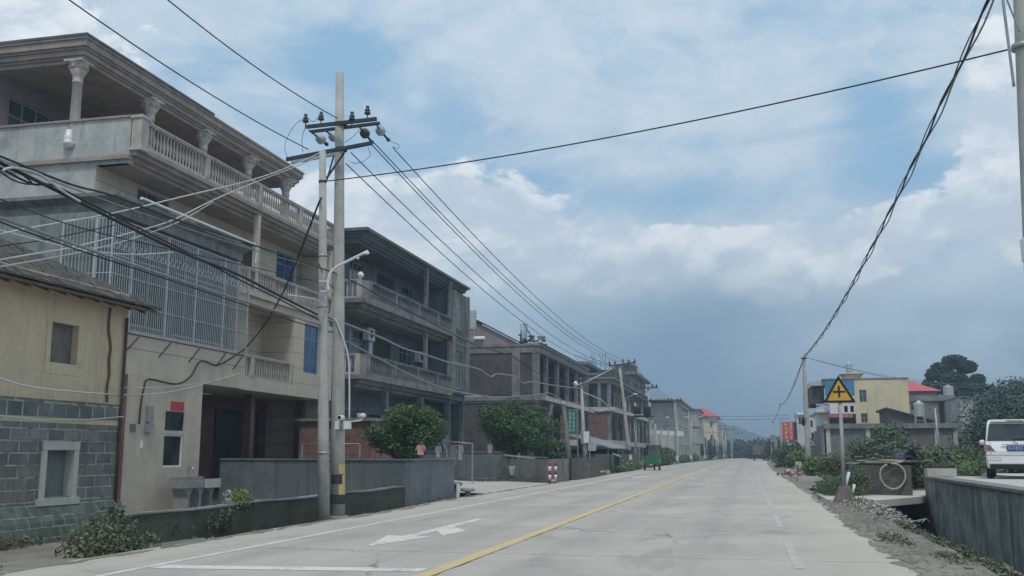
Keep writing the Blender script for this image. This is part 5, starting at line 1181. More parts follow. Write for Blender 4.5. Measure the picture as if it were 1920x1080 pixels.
q = aY(1204, 770, 96); r = thing('transformer', 'pair of dark transformers on a two pole frame before the farther frame house', 'transformer', (q.x, 96, 0))
for dx in (-.7, .7): MB().tube([(q.x + dx, 96.5, 0), (q.x + dx, 96.5, q.z + 1.0)], [.13, .09], 8).build('pole', 'pole', r); MB().lathe(q.x + dx * .7, 96, q.z - .5, [(.3, 0), (.36, .1), (.36, .8), (.3, .9), (.08, .95), (.07, 1.2)], 12).build('tank', 'signblack', r)
MB().bar((q.x - 1.1, 96.3, q.z - .55), (q.x + 1.1, 96.3, q.z - .55), .2, .12).bar((q.x - 1.1, 96.4, q.z + .95), (q.x + 1.1, 96.4, q.z + .95), .1).build('crossbeam', 'steel_dark', r)
# wires
for k, (x, y, dy_, lab) in enumerate(((649, 307, 20.6, 'lowest and leftmost line wire running from the pole pair up the left kerb'), (658, 286, 20.9, 'second line wire from the left leaving the lower crossarm'), (694, 268, 21.2, 'third line wire from the left leaving the lower crossarm end'), (698, 264, 22.0, 'fourth line wire almost touching the third'), (737, 277, 22.0, 'rightmost line wire leaving the end of the upper crossarm'))):
    cable('power_cable', lab, [aY(x, y, dy_), UE[k]], .013, 1.2, seg=24, group='line wires between the pole pair and the next pole')
    nx_ = LP[0]; cable('power_cable', 'continuing line wire over the farther frame house', [UE[k], Vector((nx_[0] - .9 + k * .4, nx_[1], nx_[2] - .05)), Vector((LP[1][0] - .9 + k * .4, LP[1][1], LP[1][2] - .05)), Vector((LP[2][0] - .9 + k * .4, LP[2][1], LP[2][2] - .05)), Vector((LP[3][0] - .9 + k * .4, LP[3][1], LP[3][2] - .05))], .02, .5, seg=8, group='line wires past the second pole')
for (x0, y0, x1, y1, lab) in ((130, 0, 578, 280, 'thin wire from the upper left down to the lower crossarm'), (315, 0, 633, 222, 'thin wire from the top edge down to the tall pole')):
    e = P20(x1, y1, 20.8); s0 = aX(x0, y0, e.x); s1 = s0 + (s0 - e) * 2.5; cable('power_cable', lab, [s1, s0, e], .012, [.1, .12], seg=10)
cable('power_cable', 'single dark cable spanning the road from the shorter pole to the right-hand pole', [aY(600, 341, 20.6), aY(1895, 92, 15.5)], .014, .22, seg=30)
def px_cable(label, pts, X, r, material, seg=5, group=None, name='telecom_cable'):
    P = [aX(p[0], p[1], p[2] if len(p) > 2 else X) for p in pts]
    return cable(name, label, smoothpts(P, seg), r, 0, material, seg=1, n=5, group=group, cat='cable')
def ext(pts, X, k=1.2):
    a, b = aX(*pts[0][:2], X), aX(*pts[1][:2], X); return a + (a - b) * k
px_cable('thick black cable bundle drooping to the shorter pole in front of the window cage', [(-60, 275), (0, 305), (105, 357), (220, 415), (345, 475), (440, 512), (525, 555), (595, 590)], -9.15, .027, 'cable')
px_cable('second black cable strapped along the thick bundle', [(-60, 282), (0, 315), (60, 345), (105, 350), (220, 408), (345, 470), (440, 520), (525, 562), (598, 600)], -9.17, .016, 'cable')
px_cable('black cable passing along the cornice and on behind the lamp arm', [(-60, 270), (0, 293), (130, 345), (212, 367), (325, 410), (480, 461), (575, 494), (650, 522), (760, 580), (876, 640)], -9.1, .017, 'cable')
px_cable('thin grey cable just under the uppermost black one', [(-60, 277), (0, 299), (130, 351), (325, 420), (480, 470), (600, 503)], -9.1, .010, 'cable_grey')
px_cable('thick pale grey cable crossing the lower part of the window cage', [(-60, 380), (0, 408), (150, 462), (275, 505), (387, 542), (480, 572), (600, 610)], -9.2, .024, 'cable_grey')
px_cable('black cable just below the thick pale grey one', [(-60, 383), (0, 416), (150, 470), (275, 511), (387, 548), (480, 579), (600, 618), (625, 622)], -9.2, .012, 'cable')
px_cable('pale sagging cord across the cage to its middle', [(-60, 418), (0, 432), (125, 463), (200, 474), (262, 477), (325, 473)], -9.6, .011, 'cable_white')
px_cable('upper pale wire rising from the left edge to the crossarm', [(-60, 450), (0, 439), (57, 427), (210, 400), (345, 368), (480, 335), (560, 305), (612, 280)], -9.4, .012, 'cable_white')
px_cable('lower pale wire rising from the left edge to the crossarm', [(-60, 498), (0, 487), (87, 472), (130, 465), (262, 432), (325, 412), (400, 375), (480, 341), (560, 310), (640, 275)], -9.4, .012, 'cable_white')
px_cable('third pale wire joining the other two above the cage', [(-60, 512), (0, 500), (155, 472), (255, 445), (337, 415), (400, 378)], -9.45, .010, 'cable_white')
px_cable('white looped cable standing off the black bundle', [(5, 320), (12, 316), (32, 315), (75, 327), (120, 360), (150, 378)], -9.1, .018, 'cable_white')
px_cable('short black slack loop under the bundle at the left edge', [(-40, 300), (0, 322), (25, 338), (50, 345), (60, 343), (45, 330)], -9.1, .012, 'cable')
px_cable('thin black wire across the mossy side wall', [(-60, 480), (0, 462), (70, 452), (130, 440), (215, 422)], -10.5, .010, 'cable')
px_cable('thin dark wire slanting down over the side wall', [(-60, 350), (0, 373), (55, 395), (120, 418), (200, 440), (330, 470), (470, 500), (600, 530)], -9.3, .009, 'cable')
px_cable('black service cable from the shorter pole down to the beige pillar wall', [(603, 371, -9.22), (594, 390, -9.5), (560, 480, -11.0), (530, 550, -12.6), (495, 610, -14.6), (467, 645, -16.35), (455, 657, -16.45), (410, 684, -16.46), (377, 677, -16.46), (357, 707, -16.46), (330, 720, -16.46), (280, 711, -16.46), (270, 728, -16.46), (264, 760, -16.46), (261, 795, -16.46)], -9, .024, 'cable')
px_cable('white cord sagging from the ochre house to the cage base', [(-60, 690, -12.9), (0, 710, -12.9), (50, 724, -12.9), (120, 733, -12.9), (207, 739, -13.3), (265, 740, -14.2), (325, 734, -15.4), (400, 715, -16.4), (450, 700, -16.4)], -13, .015, 'cable_white')
px_cable('thinner white cord just above the sagging one', [(205, 726, -13.4), (275, 727, -14.5), (340, 723, -15.5), (400, 714, -16.4)], -13, .010, 'cable_white')
px_cable('white cord stapled along the stone band of the ochre house', [(-60, 776), (0, 780), (32, 783), (80, 788), (125, 787), (175, 786), (232, 781)], -13.38, .014, 'cable_white')
px_cable('pale cable running in front of the dark grey house to the lamp pole', [(600, 590), (655, 610), (716, 634), (756, 653), (803, 667), (843, 680), (897, 692), (920, 706), (933, 701), (968, 707), (981, 718), (998, 716), (1035, 722), (1073, 727), (1090, 728)], -9.3, .028, 'cable_grey')
px_cable('lower pale cable along the first floor of the dark grey house', [(650, 640), (730, 683), (790, 712), (840, 730), (898, 741), (937, 744), (1010, 740), (1030, 737), (1057, 752)], -9.3, .022, 'cable_grey')
px_cable('thin cable from the leaning pole on to the meter box pole', [(1012, 738), (1057, 752), (1090, 757), (1120, 772), (1150, 768), (1178, 773)], -9.5, .028, 'cable_grey')
px_cable('looping white cable between the lamp pole and the crossarm pole', [(1092, 735), (1110, 742), (1130, 752), (1142, 765), (1155, 772), (1175, 776), (1195, 778), (1215, 776)], -9.7, .035, 'cable_white')
px_cable('dark cable low across the front of the frame house', [(876, 640), (905, 652), (960, 668), (1010, 700), (1060, 716), (1090, 722)], -9.4, .022, 'cable')
px_cable('black cable hanging under the lamp arm by the pole pair', [(598, 494), (604, 510), (616, 530), (628, 545), (640, 560)], -9.2, .012, 'cable')
px_cable('white drop cable from the shorter pole to the banded pole', [(540, 553), (575, 558), (600, 566), (615, 590), (630, 600)], -9.1, .014, 'cable_white')
def jumper(label, pts, Y=21): 
    return cable('jumper_wire', label, smoothpts([aY(x, y, Y) for x, y in pts], 5), .008, 0, 'cable_grey', seg=1, n=4, cat='wire', group='thin looped jumper wires on the crossarms')
jumper('large jumper loop left of the upper crossarm', [(571, 222), (555, 232), (540, 255), (534, 275), (540, 298)])
jumper('small jumper loop above the left insulators', [(575, 220), (588, 228), (600, 215), (603, 213)])
jumper('jumper hanging from the middle of the left arm', [(573, 238), (568, 252), (566, 268), (568, 285)])
jumper('jumper loop at the right end clamps', [(728, 262), (740, 268), (748, 272), (746, 279), (736, 274)])
jumper('jumper under the lower arm on the right', [(690, 275), (694, 290), (685, 300), (670, 306), (658, 304)])
jumper('jumper crossing behind the tall pole', [(646, 267), (655, 262), (668, 250), (675, 242)])
# wires crossing far down the road
for z, lab in ((8.5, 'higher thin wire crossing far down the road'), (7.9, 'lower thin wire crossing far down the road')):
    cable('power_cable', lab, [(-9.0, 195, z), (8, 195, z)], .03, .15)

# right-hand poles
RP = []
r = thing('utility_pole', 'near concrete pole cut by the right edge of the view, with guy wires', 'utility pole', (4.2, 15.5, -1.3)); shaft(r, (4.02, 15.5, -1.35), (4.44, 15.5, 10.4), .20, .125)
q = aY(1921, 468, 15.35); m = MB(); m.box(q.x - .04, q.x + .2, 15.2, 15.4, q.z - .17, q.z + .15); m.build('service_box', 'white', r)
m = MB(); m.tube([(4.3, 15.5, 7.42), (4.3, 15.5, 7.5)], .165, 14); m.build('clamp_ring', 'galv', r)
RP.append(Vector((4.25, 15.4, 9.0)))
for x0, y0, x1, y1, lab in ((1880, 0, 1901, 162, 'guy wire left of the near right-hand pole'), (1888, 0, 1912, 60, 'second guy wire against the near right-hand pole')):
    a, b = aY(x0, y0, 15.2), aY(x1, y1, 15.25); cable('guy_wire', lab, [(4.40, 15.35, 10.2), a, b], .022 if x0 == 1880 else .014, 0, 'galv', cat='wire')
for k, (bx, by, tx, ty, lab) in enumerate(((1517, 893, 1507, 669, 'tallest right-hand concrete pole at the rubble verge'), (1466, 867, 1463, 757, 'right-hand pole beside the orange sign'), (1452, 863, 1449, 790, 'farther right-hand pole behind the orange sign pole'))):
    b = aZ(bx, by, 0); t = aY(tx, ty, b.y)
    if k == 2: b = Vector((5.6, 188, 0)); t = aY(1449, 790, 188)
    r = thing('utility_pole', lab, 'utility pole', tuple(b), 'poles along the right verge'); shaft(r, b, t, .19, .11); RP.append(t); m = MB(); m.bar(t + Vector((-.2, -.12, -.1)), t + Vector((.2, -.12, -.1)), .07); m.build('hook', 'steel_dark', r)
m = MB(); q = RP[1]; 
r = thing('cable_closure', 'small dark cable box on the tallest right-hand pole', 'cable box', tuple(aY(1508, 790, 64.5))); q = aY(1506, 790, 64.4); MB().ball(q, .12, .12, .3).build('case', 'signblack', r); MB().bar(q + Vector((0, 0, .25)), q + Vector((.25, .1, .25)), .05).build('bracket', 'galv', r)
RP.append(Vector((6.9, 235, 8.0)))
for i, (dx, rr, mtl, lab) in enumerate(((0, .022, 'cable', 'thick twisted cable climbing along the right verge'), (.05, .018, 'cable_grey', 'grey cable twisted round the thick one'), (-.04, .013, 'cable', 'thin cable bound below the twisted pair'))):
    pts = [Vector((4.25, 0, 9.6)), RP[0]]
    P = []
    for a, b, sg in ((Vector((4.25, -8, 9.6)), RP[0], .1), (RP[0], RP[1], .75), (RP[1], RP[2], .9), (RP[2], RP[3], .4), (RP[3], RP[4], .4)):
        n = 90 if a is RP[0] else 24
        for k in range(n):
            t = k / n; q = a.lerp(b, t); q.z -= sg * 4 * t * (1 - t); w_ = k * .9 + i * 2.1
            q.x += math.cos(w_) * .028 + dx; q.z += math.sin(w_) * .028 - i * .02; P.append(q)
    cable('power_cable', lab, P, rr, 0, mtl, seg=1, n=5)
for y1, lab in ((712, 'upper faint wire from the tallest right-hand pole to the wooded hill'), (719, 'lower faint wire from the tallest right-hand pole to the wooded hill')):
    cable('power_cable', lab, [RP[1], aY(1925, y1, 110)], .016, 1.0, 'cable_grey', seg=20)

# ============================================================ POSTS, SIGNS ON THE LEFT
def striped_pair(label, xa, xb, yb, h, bar=True):
    a = aZ(xa, yb, 0); b = aZ(xb, yb - .5, 0); r = thing('striped_barrier', label, 'barrier', tuple(a), 'red and white striped guard posts')
    for q in (a, b):
        n = 5
        for k in range(n): MB().tube([(q.x, q.y, h * k / n), (q.x, q.y, h * (k + 1) / n)], .07, 12).build('post_stripe', 'white' if k in (1, 3) else 'stripered', r)
    MB().bar((a.x, a.y - .02, .12), (b.x, b.y - .02, .12), .1).build('foot_bar', 'concrete_pale', r)
striped_pair('nearer pair of red and white striped posts at the cement box wall', 1031, 1042, 906, .98)
striped_pair('farther pair of red and white striped posts before the meter box pole', 1091, 1102, 897, 1.0)
a = aY(1064, 813, 59); b = aY(1080, 770, 59); r = thing('banner_sign', 'upright teal green shop banner with pale lettering behind the leaning pole', 'sign', (a.x, 59, 0))
MB().box(a.x, b.x, 59, 59.06, a.z, b.z).build('board', 'greensign', r); m = MB(); m.bar((b.x + .08, 59.03, 0), (b.x + .08, 59.03, b.z + .1), .07); m.bar((a.x, 59.03, b.z + .04), (b.x + .1, 59.03, b.z + .04), .05); m.build('post', 'galv', r)
def glyphs(root, x0, x1, y, z0, z1, cols, rows, material, seed, name='lettering', th=.012):
    """strokes in character cells: the writing is too small in the photo to read"""
    R = random.Random(seed); m = MB(); cw = (x1 - x0) / cols; ch = (z1 - z0) / rows
    for i in range(cols):
        for j in range(rows):
            cx, cz = x0 + cw * (i + .5), z0 + ch * (j + .5); w_, h_ = cw * .36, ch * .38
            for k in range(3): z = cz - h_ + h_ * (k + .2 + R.uniform(0, .4)) * .75; m.box(cx - w_ * R.uniform(.6, 1), cx + w_ * R.uniform(.6, 1), y - th, y - .003 - k * .0006, z, z + ch * .07)
            for k in range(2): x = cx + w_ * R.uniform(-.8, .8); m.box(x, x + cw * .08, y - th - .002 - k * .0007, y - .003, cz - h_ * R.uniform(.3, 1), cz + h_ * R.uniform(.5, 1))
    return m.build(name, material, root)
glyphs(r, a.x + .05, b.x - .05, 59, a.z + .08, b.z - .08, 2, 5, 'white', 3)
a = aY(1103, 845, 66); b = aY(1117, 830, 66); r = thing('notice_board', 'small white notice board beside the meter box pole', 'sign', (a.x, 66, 0)); MB().box(a.x, b.x, 66, 66.05, a.z, b.z).build('board', 'white', r); m = MB(); m.bar((a.x + .08, 66.08, 0), (a.x + .08, 66.08, b.z), .06); m.build('post', 'galv', r); glyphs(r, a.x + .04, b.x - .04, 66, a.z + .04, b.z - .04, 4, 3, 'steel_dark', 5)
# dark green litter bin with a tilted pale lid near the far wall
q = aZ(1158, 885, 0); r = thing('litter_bin', 'dark green wheeled bin with a tilted pale lid beside the olive wall', 'bin', (q.x, q.y, 0))
m = MB(); m.prism([(q.y - .3, 0.1), (q.y + .3, .1), (q.y + .36, 1.15), (q.y - .36, 1.15)], 'x', q.x - .22, q.x + .22); m.build('body', mat('dark green plastic', (.03, .08, .06), None, .5, 4), r); MB().bar((q.x - .3, q.y - .4, 1.42), (q.x + .3, q.y - .3, 1.14), .75, .05).build('lid', 'white', r); MB().tube([(q.x - .22, q.y + .3, .12), (q.x + .22, q.y + .3, .12)], .1, 10).build('wheel', 'black', r)
q = aZ(1131, 890, 0); r = thing('litter_pile', 'small heap of white bags and litter at the driveway edge', 'litter', (q.x, q.y, 0)); m = MB(); m.ball((q.x, q.y, .12), .3, .2, .16); m.ball((q.x + .3, q.y, .1), .16, .14, .12); m.leaves([(q.x, q.y, .15, .55, .3, .15)], 60, .1, 3); m.build('bags', 'litter', r)
q = aZ(1196, 878, 0); r = thing('litter_pile', 'pile of rubbish and branches beside the green three wheeler', 'litter', (q.x, q.y, 0)); m = MB(); m.leaves([(q.x, q.y, .25, 1.5, 1.2, .45), (q.x - 1.2, q.y - .5, .2, .8, .8, .3)], 600, .13, 4); m.build('bags', 'litter', r)
bush('weeds', 'grassy weeds between the bin and the striped pole base', [(-9.6, 80, .35, .9, 1.6, .55), (-9.3, 76.5, .2, .5, 1, .4)], 1500, .1, 'leaf_light', 71)
bush('weeds', 'weeds along the far left kerb below the slim posts', [(-9.5, 160, .5, .9, 8, .7), (-9.2, 185, .5, .8, 8, .8), (-8, 215, .5, .8, 9, .9), (-6.5, 255, .5, .8, 12, 1.0)], 4200, .16, 'leaf_dark', 72)

# ============================================================ GREEN CARGO THREE WHEELER
def trike():
    q = aZ(1222, 882, 0); x, y = q.x, q.y
    r = thing('cargo_tricycle', 'green cargo three wheeler with open tailgate box and black framed cab, seen from behind', 'three wheeler', (x, y, 0))
    b = MB(); hw = .66
    b.box(x - hw, x + hw, y, y + .05, .55, 1.1); b.box(x - hw, x - hw + .04, y + .05, y + 1.6, .55, 1.05); b.box(x + hw - .04, x + hw, y + .05, y + 1.6, .55, 1.05); b.box(x - hw, x + hw, y + 1.6, y + 1.64, .55, 1.25); b.box(x - hw + .04, x + hw - .04, y + .05, y + 1.6, .52, .56)
    for k in range(4): b.box(x - hw + .02, x + hw - .02, y - .02, y - .002, .62 + k * .12, .66 + k * .12)
    b.build('cargo_box', 'trikegreen', r)
    f = MB(); f.bar((x - .5, y + .1, .45), (x - .5, y + 2.4, .45), .08); f.bar((x + .5, y + .1, .45), (x + .5, y + 2.4, .45), .08); f.bar((x - .55, y + .4, .34), (x + .55, y + .4, .34), .09); f.build('chassis', 'black', r)
    for sx in (-1, 1):
        w_ = MB(); w_.tube([(x + sx * .62 - .07, y + .45, .29), (x + sx * .62 + .07, y + .45, .29)], .29, 18); wh = w_.build('wheel', 'black', r); MB().tube([(x + sx * .62 - .075, y + .45, .29), (x + sx * .62 + .075, y + .45, .29)], .15, 12).build('rim', 'galv', wh)
        MB().box(x + sx * .55 - .06, x + sx * .55 + .06, y - .03, y - .004, .44, .52).build('tail_light', 'redpaper', r)
    w_ = MB(); w_.tube([(x - .06, y + 2.6, .28), (x + .06, y + 2.6, .28)], .28, 18); w_.build('wheel', 'black', r)
    c = MB()
    for sx in (-1, 1): c.tube(smoothpts([(x + sx * .6, y + 1.7, 1.0), (x + sx * .6, y + 1.72, 1.8), (x + sx * .5, y + 1.9, 2.04)], 3), .035, 6); c.tube([(x + sx * .58, y + 2.7, .9), (x + sx * .54, y + 2.5, 2.0)], .035, 6)
    c.build('cab_frame', 'black', r)
    MB().prism([(y + 1.62, 2.0), (y + 2.6, 2.06), (y + 2.62, 2.10), (y + 1.62, 2.05)], 'x', x - .62, x + .62).build('cab_roof', 'black', r)
    MB().box(x - .52, x + .52, y + 2.56, y + 2.58, 1.05, 1.98).build('windscreen', 'porcelain_white', r)
    MB().box(x - .45, x + .45, y + 1.75, y + 2.15, .7, .95).build('seat', 'steel_dark', r); MB().prism([(y + 2.3, .5), (y + 2.95, .5), (y + 2.85, 1.0), (y + 2.55, 1.15), (y + 2.3, .95)], 'x', x - .34, x + .34).build('front_fairing', 'trikegreen', r)
    MB().tube([(x - .4, y + 2.35, 1.2), (x + .4, y + 2.35, 1.2)], .025, 6).build('handlebar', 'black', r)
trike()
# truck far ahead
def lorry():
    x, y = 2.4, 205
    r = thing('truck', 'brown covered lorry far ahead on the right of the road', 'truck', (x, y, 0)); hw = 1.25
    MB().box(x - hw, x + hw, y, y + 6, 1.1, 2.6).build('cargo_body', 'truck', r); m = MB()
    for k in range(6): m.box(x - hw + .1 + k * .43, x - hw + .17 + k * .43, y - .05, y - .003, 1.12, 2.58)
    m.build('body_rib', mat('brown rib', (.22, .12, .10), None, .7, 3), r)
    MB().prism([(x - hw, 2.6), (x + hw, 2.6), (x + .9, 2.95), (x - .9, 2.95)], 'y', y, y + 6).build('tarpaulin', 'truck', r)
    MB().box(x - 1.15, x + 1.15, y + 6.3, y + 8.2, .7, 2.7).build('cab', 'redpaper', r); MB().box(x - .5, x + .5, y + .2, y + 8, .75, 1.08).build('chassis', 'black', r)
    for sx in (-.95, .95):
        for dy in (1.2, 2.4, 7.1): MB().tube([(x + sx - .16, y + dy, .5), (x + sx + .16, y + dy, .5)], .5, 14).build('wheel', 'black', r)
    MB().box(x - 1.2, x + 1.2, y - .06, y + .02, .55, .75).build('bumper', 'black', r)
lorry()

# ============================================================ RIGHT: PAD, CAR
r = thing('retaining_wall', 'tall stained concrete retaining wall of the raised car pad on the right', 'wall', (5.6, 20, -1.3))
b = MB(); b.prism([(5.05, 0), (5.72, 35.4), (6.1, 35.4), (5.4, 0)], 'z', -1.5, .60); b.prism([(5.72, 35.4), (12, 36.6), (12, 36.9), (5.73, 35.7)], 'z', -1.5, .60)
b.build('panel', mat('streaked retaining wall', (.31, .325, .305), (.13, .155, .15), .9, 1.4, .9, (.05, .065, .065), .75, .7, bscale=5), r)
MB().prism([(4.95, 0), (5.62, 35.3), (6.2, 35.5), (5.4, 0)], 'z', .602, .67).build('coping', 'concrete', r)
pm_ = MB(); pm_.prism([(5.4, -12), (6.2, 35.38), (8.6, 35.8), (8.6, 41), (40, 41), (40, -12)], 'z', .3, .655); struct('car_pad', pm_, M['concrete_pale'])
q = Vector((5.75, 35.1, .67)); r = thing('concrete_block', 'pale concrete block lying on the corner of the raised pad', 'block', tuple(q)); m = MB(); m.bar((5.7, 35.15, .79), (6.62, 35.3, .79), .3, .24); m.build('body', 'concrete_pale', r); MB().bar((5.9, 35.5, .95), (6.5, 35.6, .95), .3, .07).build('lid', 'steel_dark', r)
def mpv():
    Y0 = 31.8; X0 = aY(1845, 850, Y0).x; hw = .88; xc = X0 + hw + .02; zg = .665
    r = thing('parked_car', 'white people carrier parked on the raised pad, seen from behind', 'car', (xc, Y0, zg))
    prof = [(0.02, .36), (0, .55), (.0, .80), (.06, .98), (.10, 1.08), (.30, 1.62), (.42, 1.70), (1.2, 1.755), (2.4, 1.72), (2.9, 1.62), (3.7, 1.12), (4.45, .95), (4.65, .78), (4.68, .42), (4.5, .32), (.2, .30)]
    m = MB(); m.prism([(a, b) for a, b in prof], 'x', -hw, hw)
    def tp(v):
        x, y, z = v; k = 1 - max(0, z - .95) * .20 - max(0, .5 - z) * .12; k *= 1 - .05 * max(0, 1 - y / .4) * (1 if y < .4 else 0)
        if y > 4: k *= 1 - (y - 4) * .12
        return (xc + x * k, Y0 + y, zg + z)
    m.v = [tp(v) for v in m.v]; body = m.build('body', 'carwhite', r)
    bv = body.modifiers.new('bevel', 'BEVEL'); bv.width = .06; bv.segments = 3; bv.limit_method = 'ANGLE'; bv.angle_limit = math.radians(35)
    for p in body.data.polygons: p.use_smooth = False
    # rear window follows the tailgate slope
    def tail(z, off): # y of tailgate at height
        for (a, za), (b, zb) in zip(prof[:7], prof[1:7]):
            if za <= z <= zb: return Y0 + a + (b - a) * (z - za) / (zb - za) - off
        return Y0
    def panel(xa0, xb0, z0, xa1, xb1, z1, off, name, mtl, par=r, th=.015):
        g = MB(); a = tail(z0, off); b = tail(z1, off)
        g.quad((xc + xa0, a, zg + z0), (xc + xb0, a, zg + z0), (xc + xb1, b, zg + z1), (xc + xa1, b, zg + z1))
        g.quad((xc + xa0, a + th, zg + z0), (xc + xa1, b + th, zg + z1), (xc + xb1, b + th, zg + z1), (xc + xb0, a + th, zg + z0))
        g.quad((xc + xa0, a, zg + z0), (xc + xa1, b, zg + z1), (xc + xa1, b + th, zg + z1), (xc + xa0, a + th, zg + z0)); g.quad((xc + xb0, a, zg + z0), (xc + xb0, a + th, zg + z0), (xc + xb1, b + th, zg + z1), (xc + xb1, b, zg + z1))
        g.quad((xc + xa1, b, zg + z1), (xc + xb1, b, zg + z1), (xc + xb1, b + th, zg + z1), (xc + xa1, b + th, zg + z1))
        return g.build(name, mtl, par)
    panel(-.78, .78, 1.10, -.69, .69, 1.60, .014, 'rear_window', 'glass_car')
    m = MB(); m.box(xc - .66, xc + .66, Y0 + .22, Y0 + .42, zg + 1.66, zg + 1.71); m.build('spoiler', 'carwhite', r); MB().box(xc - .22, xc + .22, Y0 + .205, Y0 + .22, zg + 1.67, zg + 1.695).build('brake_light', 'tail', r)
    for s_ in (-1, 1):
        g = MB(); z0, z1 = .78, 1.0
        pts = [(-.875, .80), (-.60, .80), (-.56, .78), (-.70, .97), (-.86, 1.0)]
        i = [(xc + s_ * a, Y0 - .012, zg + b) for a, b in pts]; j = [(xc + s_ * a, Y0 + .10, zg + b) for a, b in pts]
        k = len(g.v); g.v += i + j; g.f += [tuple(range(k, k + 5)), tuple(range(k + 5, k + 10))] + [(k + n, k + (n + 1) % 5, k + 5 + (n + 1) % 5, k + 5 + n) for n in range(5)]; g.smooth += [False] * 7
        g.build('tail_light', 'tail', r)
        # door mirror, side glass, wheels
        MB().ball((xc + s_ * .98, Y0 + 3.0, zg + 1.08), .1, .07, .09).build('mirror', 'carwhite', r)
        gg = MB(); x_ = xc + s_ * (hw * .915 + .012); 
        gg.v += [(xc + s_ * .868, Y0 + .55, zg + 1.10), (xc + s_ * .868, Y0 + 3.3, zg + 1.10), (xc + s_ * .79, Y0 + 2.75, zg + 1.55), (xc + s_ * .785, Y0 + .65, zg + 1.58)]; gg.f.append((0, 1, 2, 3)); gg.smooth.append(False); gg.build('side_glass', 'glass_car', r)
        for dy in (.78, 3.75):
            w_ = MB(); w_.tube([(xc + s_ * .66, Y0 + dy, zg + .32), (xc + s_ * .865, Y0 + dy, zg + .32)], .325, 24); wh = w_.build('wheel', 'black', r); MB().tube([(xc + s_ * .80, Y0 + dy, zg + .32), (xc + s_ * .872, Y0 + dy, zg + .32)], .2, 16).build('rim', 'chrome', wh)
    m = MB(); m.box(xc - .80, xc + .80, Y0 - .05, Y0 + .03, zg + .42, zg + .66); bp = m.build('bumper', 'carwhite', r); bv = bp.modifiers.new('b', 'BEVEL'); bv.width = .03; bv.segments = 2
    MB().box(xc - .74, xc + .74, Y0 - .03, Y0 + .2, zg + .28, zg + .42).build('valance', 'black', r)
    m = MB(); m.box(xc - .26, xc + .26, Y0 - .02, Y0 - .004, zg + .80, zg + .97); pl = m.build('number_plate', 'plateblue', r); g_ = glyphs(pl, xc - .24, xc + .24, Y0 - .02, zg + .82, zg + .95, 7, 1, 'white', 12, th=.006)
    for s_ in (-1, 1):
        sm = MB(); P = [(xc + s_ * .70, tail(z, .006), zg + z) for z in (.70, .85, 1.0, 1.05)]; sm.tube(P, .006, 4); sm.build('hatch_seam', 'signblack', r)
    MB().box(xc - .84, xc + .84, Y0 - .056, Y0 - .03, zg + .672, zg + .682).build('hatch_seam', 'signblack', r)
    MB().box(xc - .40, xc + .40, Y0 - .022, Y0 + .02, zg + .985, zg + 1.005).build('plate_garnish', 'chrome', r)
    m = MB(); n = 20
    ring = [(xc - .02 + .05 * math.cos(2 * math.pi * k / n), Y0 + .055, zg + 1.045 + .035 * math.sin(2 * math.pi * k / n)) for k in range(n + 1)]; m.tube(ring, .008, 6, cap=False); m.tube([(xc - .04, Y0 + .055, zg + 1.045), (xc, Y0 + .055, zg + 1.045)], .012, 6); m.build('emblem', 'chrome', r)
    glyphs(r, xc - .74, xc - .42, Y0 - .052, zg + .57, zg + .63, 5, 1, 'chrome', 4, 'badge', .004); glyphs(r, xc - .80, xc - .42, Y0 - .052, zg + .50, zg + .55, 7, 1, 'steel_dark', 5, 'badge', .004)
    r.rotation_euler = (0, 0, -math.radians(13.5))
    MB().tube([(xc - .1, Y0 + .08, zg + 1.12), (xc + .35, Y0 + .11, zg + 1.2)], .012, 5).build('wiper', 'black', r)
mpv()

# ============================================================ WARNING SIGN
q = aZ(1585, 943, 0); r = thing('road_sign', 'yellow triangular crossroads warning sign on a grey post in a concrete footing', 'road sign', (q.x, q.y, 0)); x, y = q.x, q.y
top = aY(1571, 704, y)
MB().tube([(x, y, .3), (top.x + .02, y, top.z - .1)], .052, 12).build('post', 'pole', r)
m = MB(); m.v += [(x - .34, y - .3, -.05), (x + .34, y - .3, -.05), (x + .34, y + .3, -.05), (x - .34, y + .3, -.05), (x - .14, y - .13, .48), (x + .14, y - .13, .48), (x + .14, y + .13, .48), (x - .14, y + .13, .48)]
m.f += [(0, 3, 2, 1), (4, 5, 6, 7), (0, 1, 5, 4), (1, 2, 6, 5), (2, 3, 7, 6), (3, 0, 4, 7)]; m.smooth += [False] * 6; m.build('footing', mat('brown concrete footing', (.17, .15, .14), (.12, .11, .10), .9, 4, .3), r)
L_ = aY(1541, 755, y); Rr_ = aY(1603, 756, y); tx, tz, bz = top.x, top.z, (L_.z + Rr_.z) / 2; hw = (Rr_.x - L_.x) / 2
def tri(s_, y0, y1, name, mtl, par):
    cz = bz + (tz - bz) / 3; P = [(tx - hw, bz), (tx + hw, bz), (tx, tz)]; poly = []
    P = [(tx + (a - tx) * s_, cz + (b - cz) * s_) for a, b in P]
    for k in range(3):   # cut the corners slightly so they read as rounded
        a, b, c = Vector(P[k - 1]), Vector(P[k]), Vector(P[(k + 1) % 3])
        d1, d2 = (a - b).normalized(), (c - b).normalized(); e = .045 * s_
        poly += [tuple(b + d1 * e), tuple(b + (d1 + d2).normalized() * e * .62), tuple(b + d2 * e)]
    return MB().prism(poly, 'y', y0, y1).build(name, mtl, par)
pl = tri(1.0, y - .075, y - .06, 'plate', 'signblack', r); tri(.74, y - .079, y - .0755, 'yellow_field', 'signyellow', pl)
cz = bz + (tz - bz) * .40; m = MB(); m.box(tx - .17, tx + .17, y - .086, y - .0795, cz - .028, cz + .028); m.box(tx - .028, tx + .028, y - .087, y - .0794, cz - .16, cz + .17); m.build('cross_symbol', 'signblack', pl)
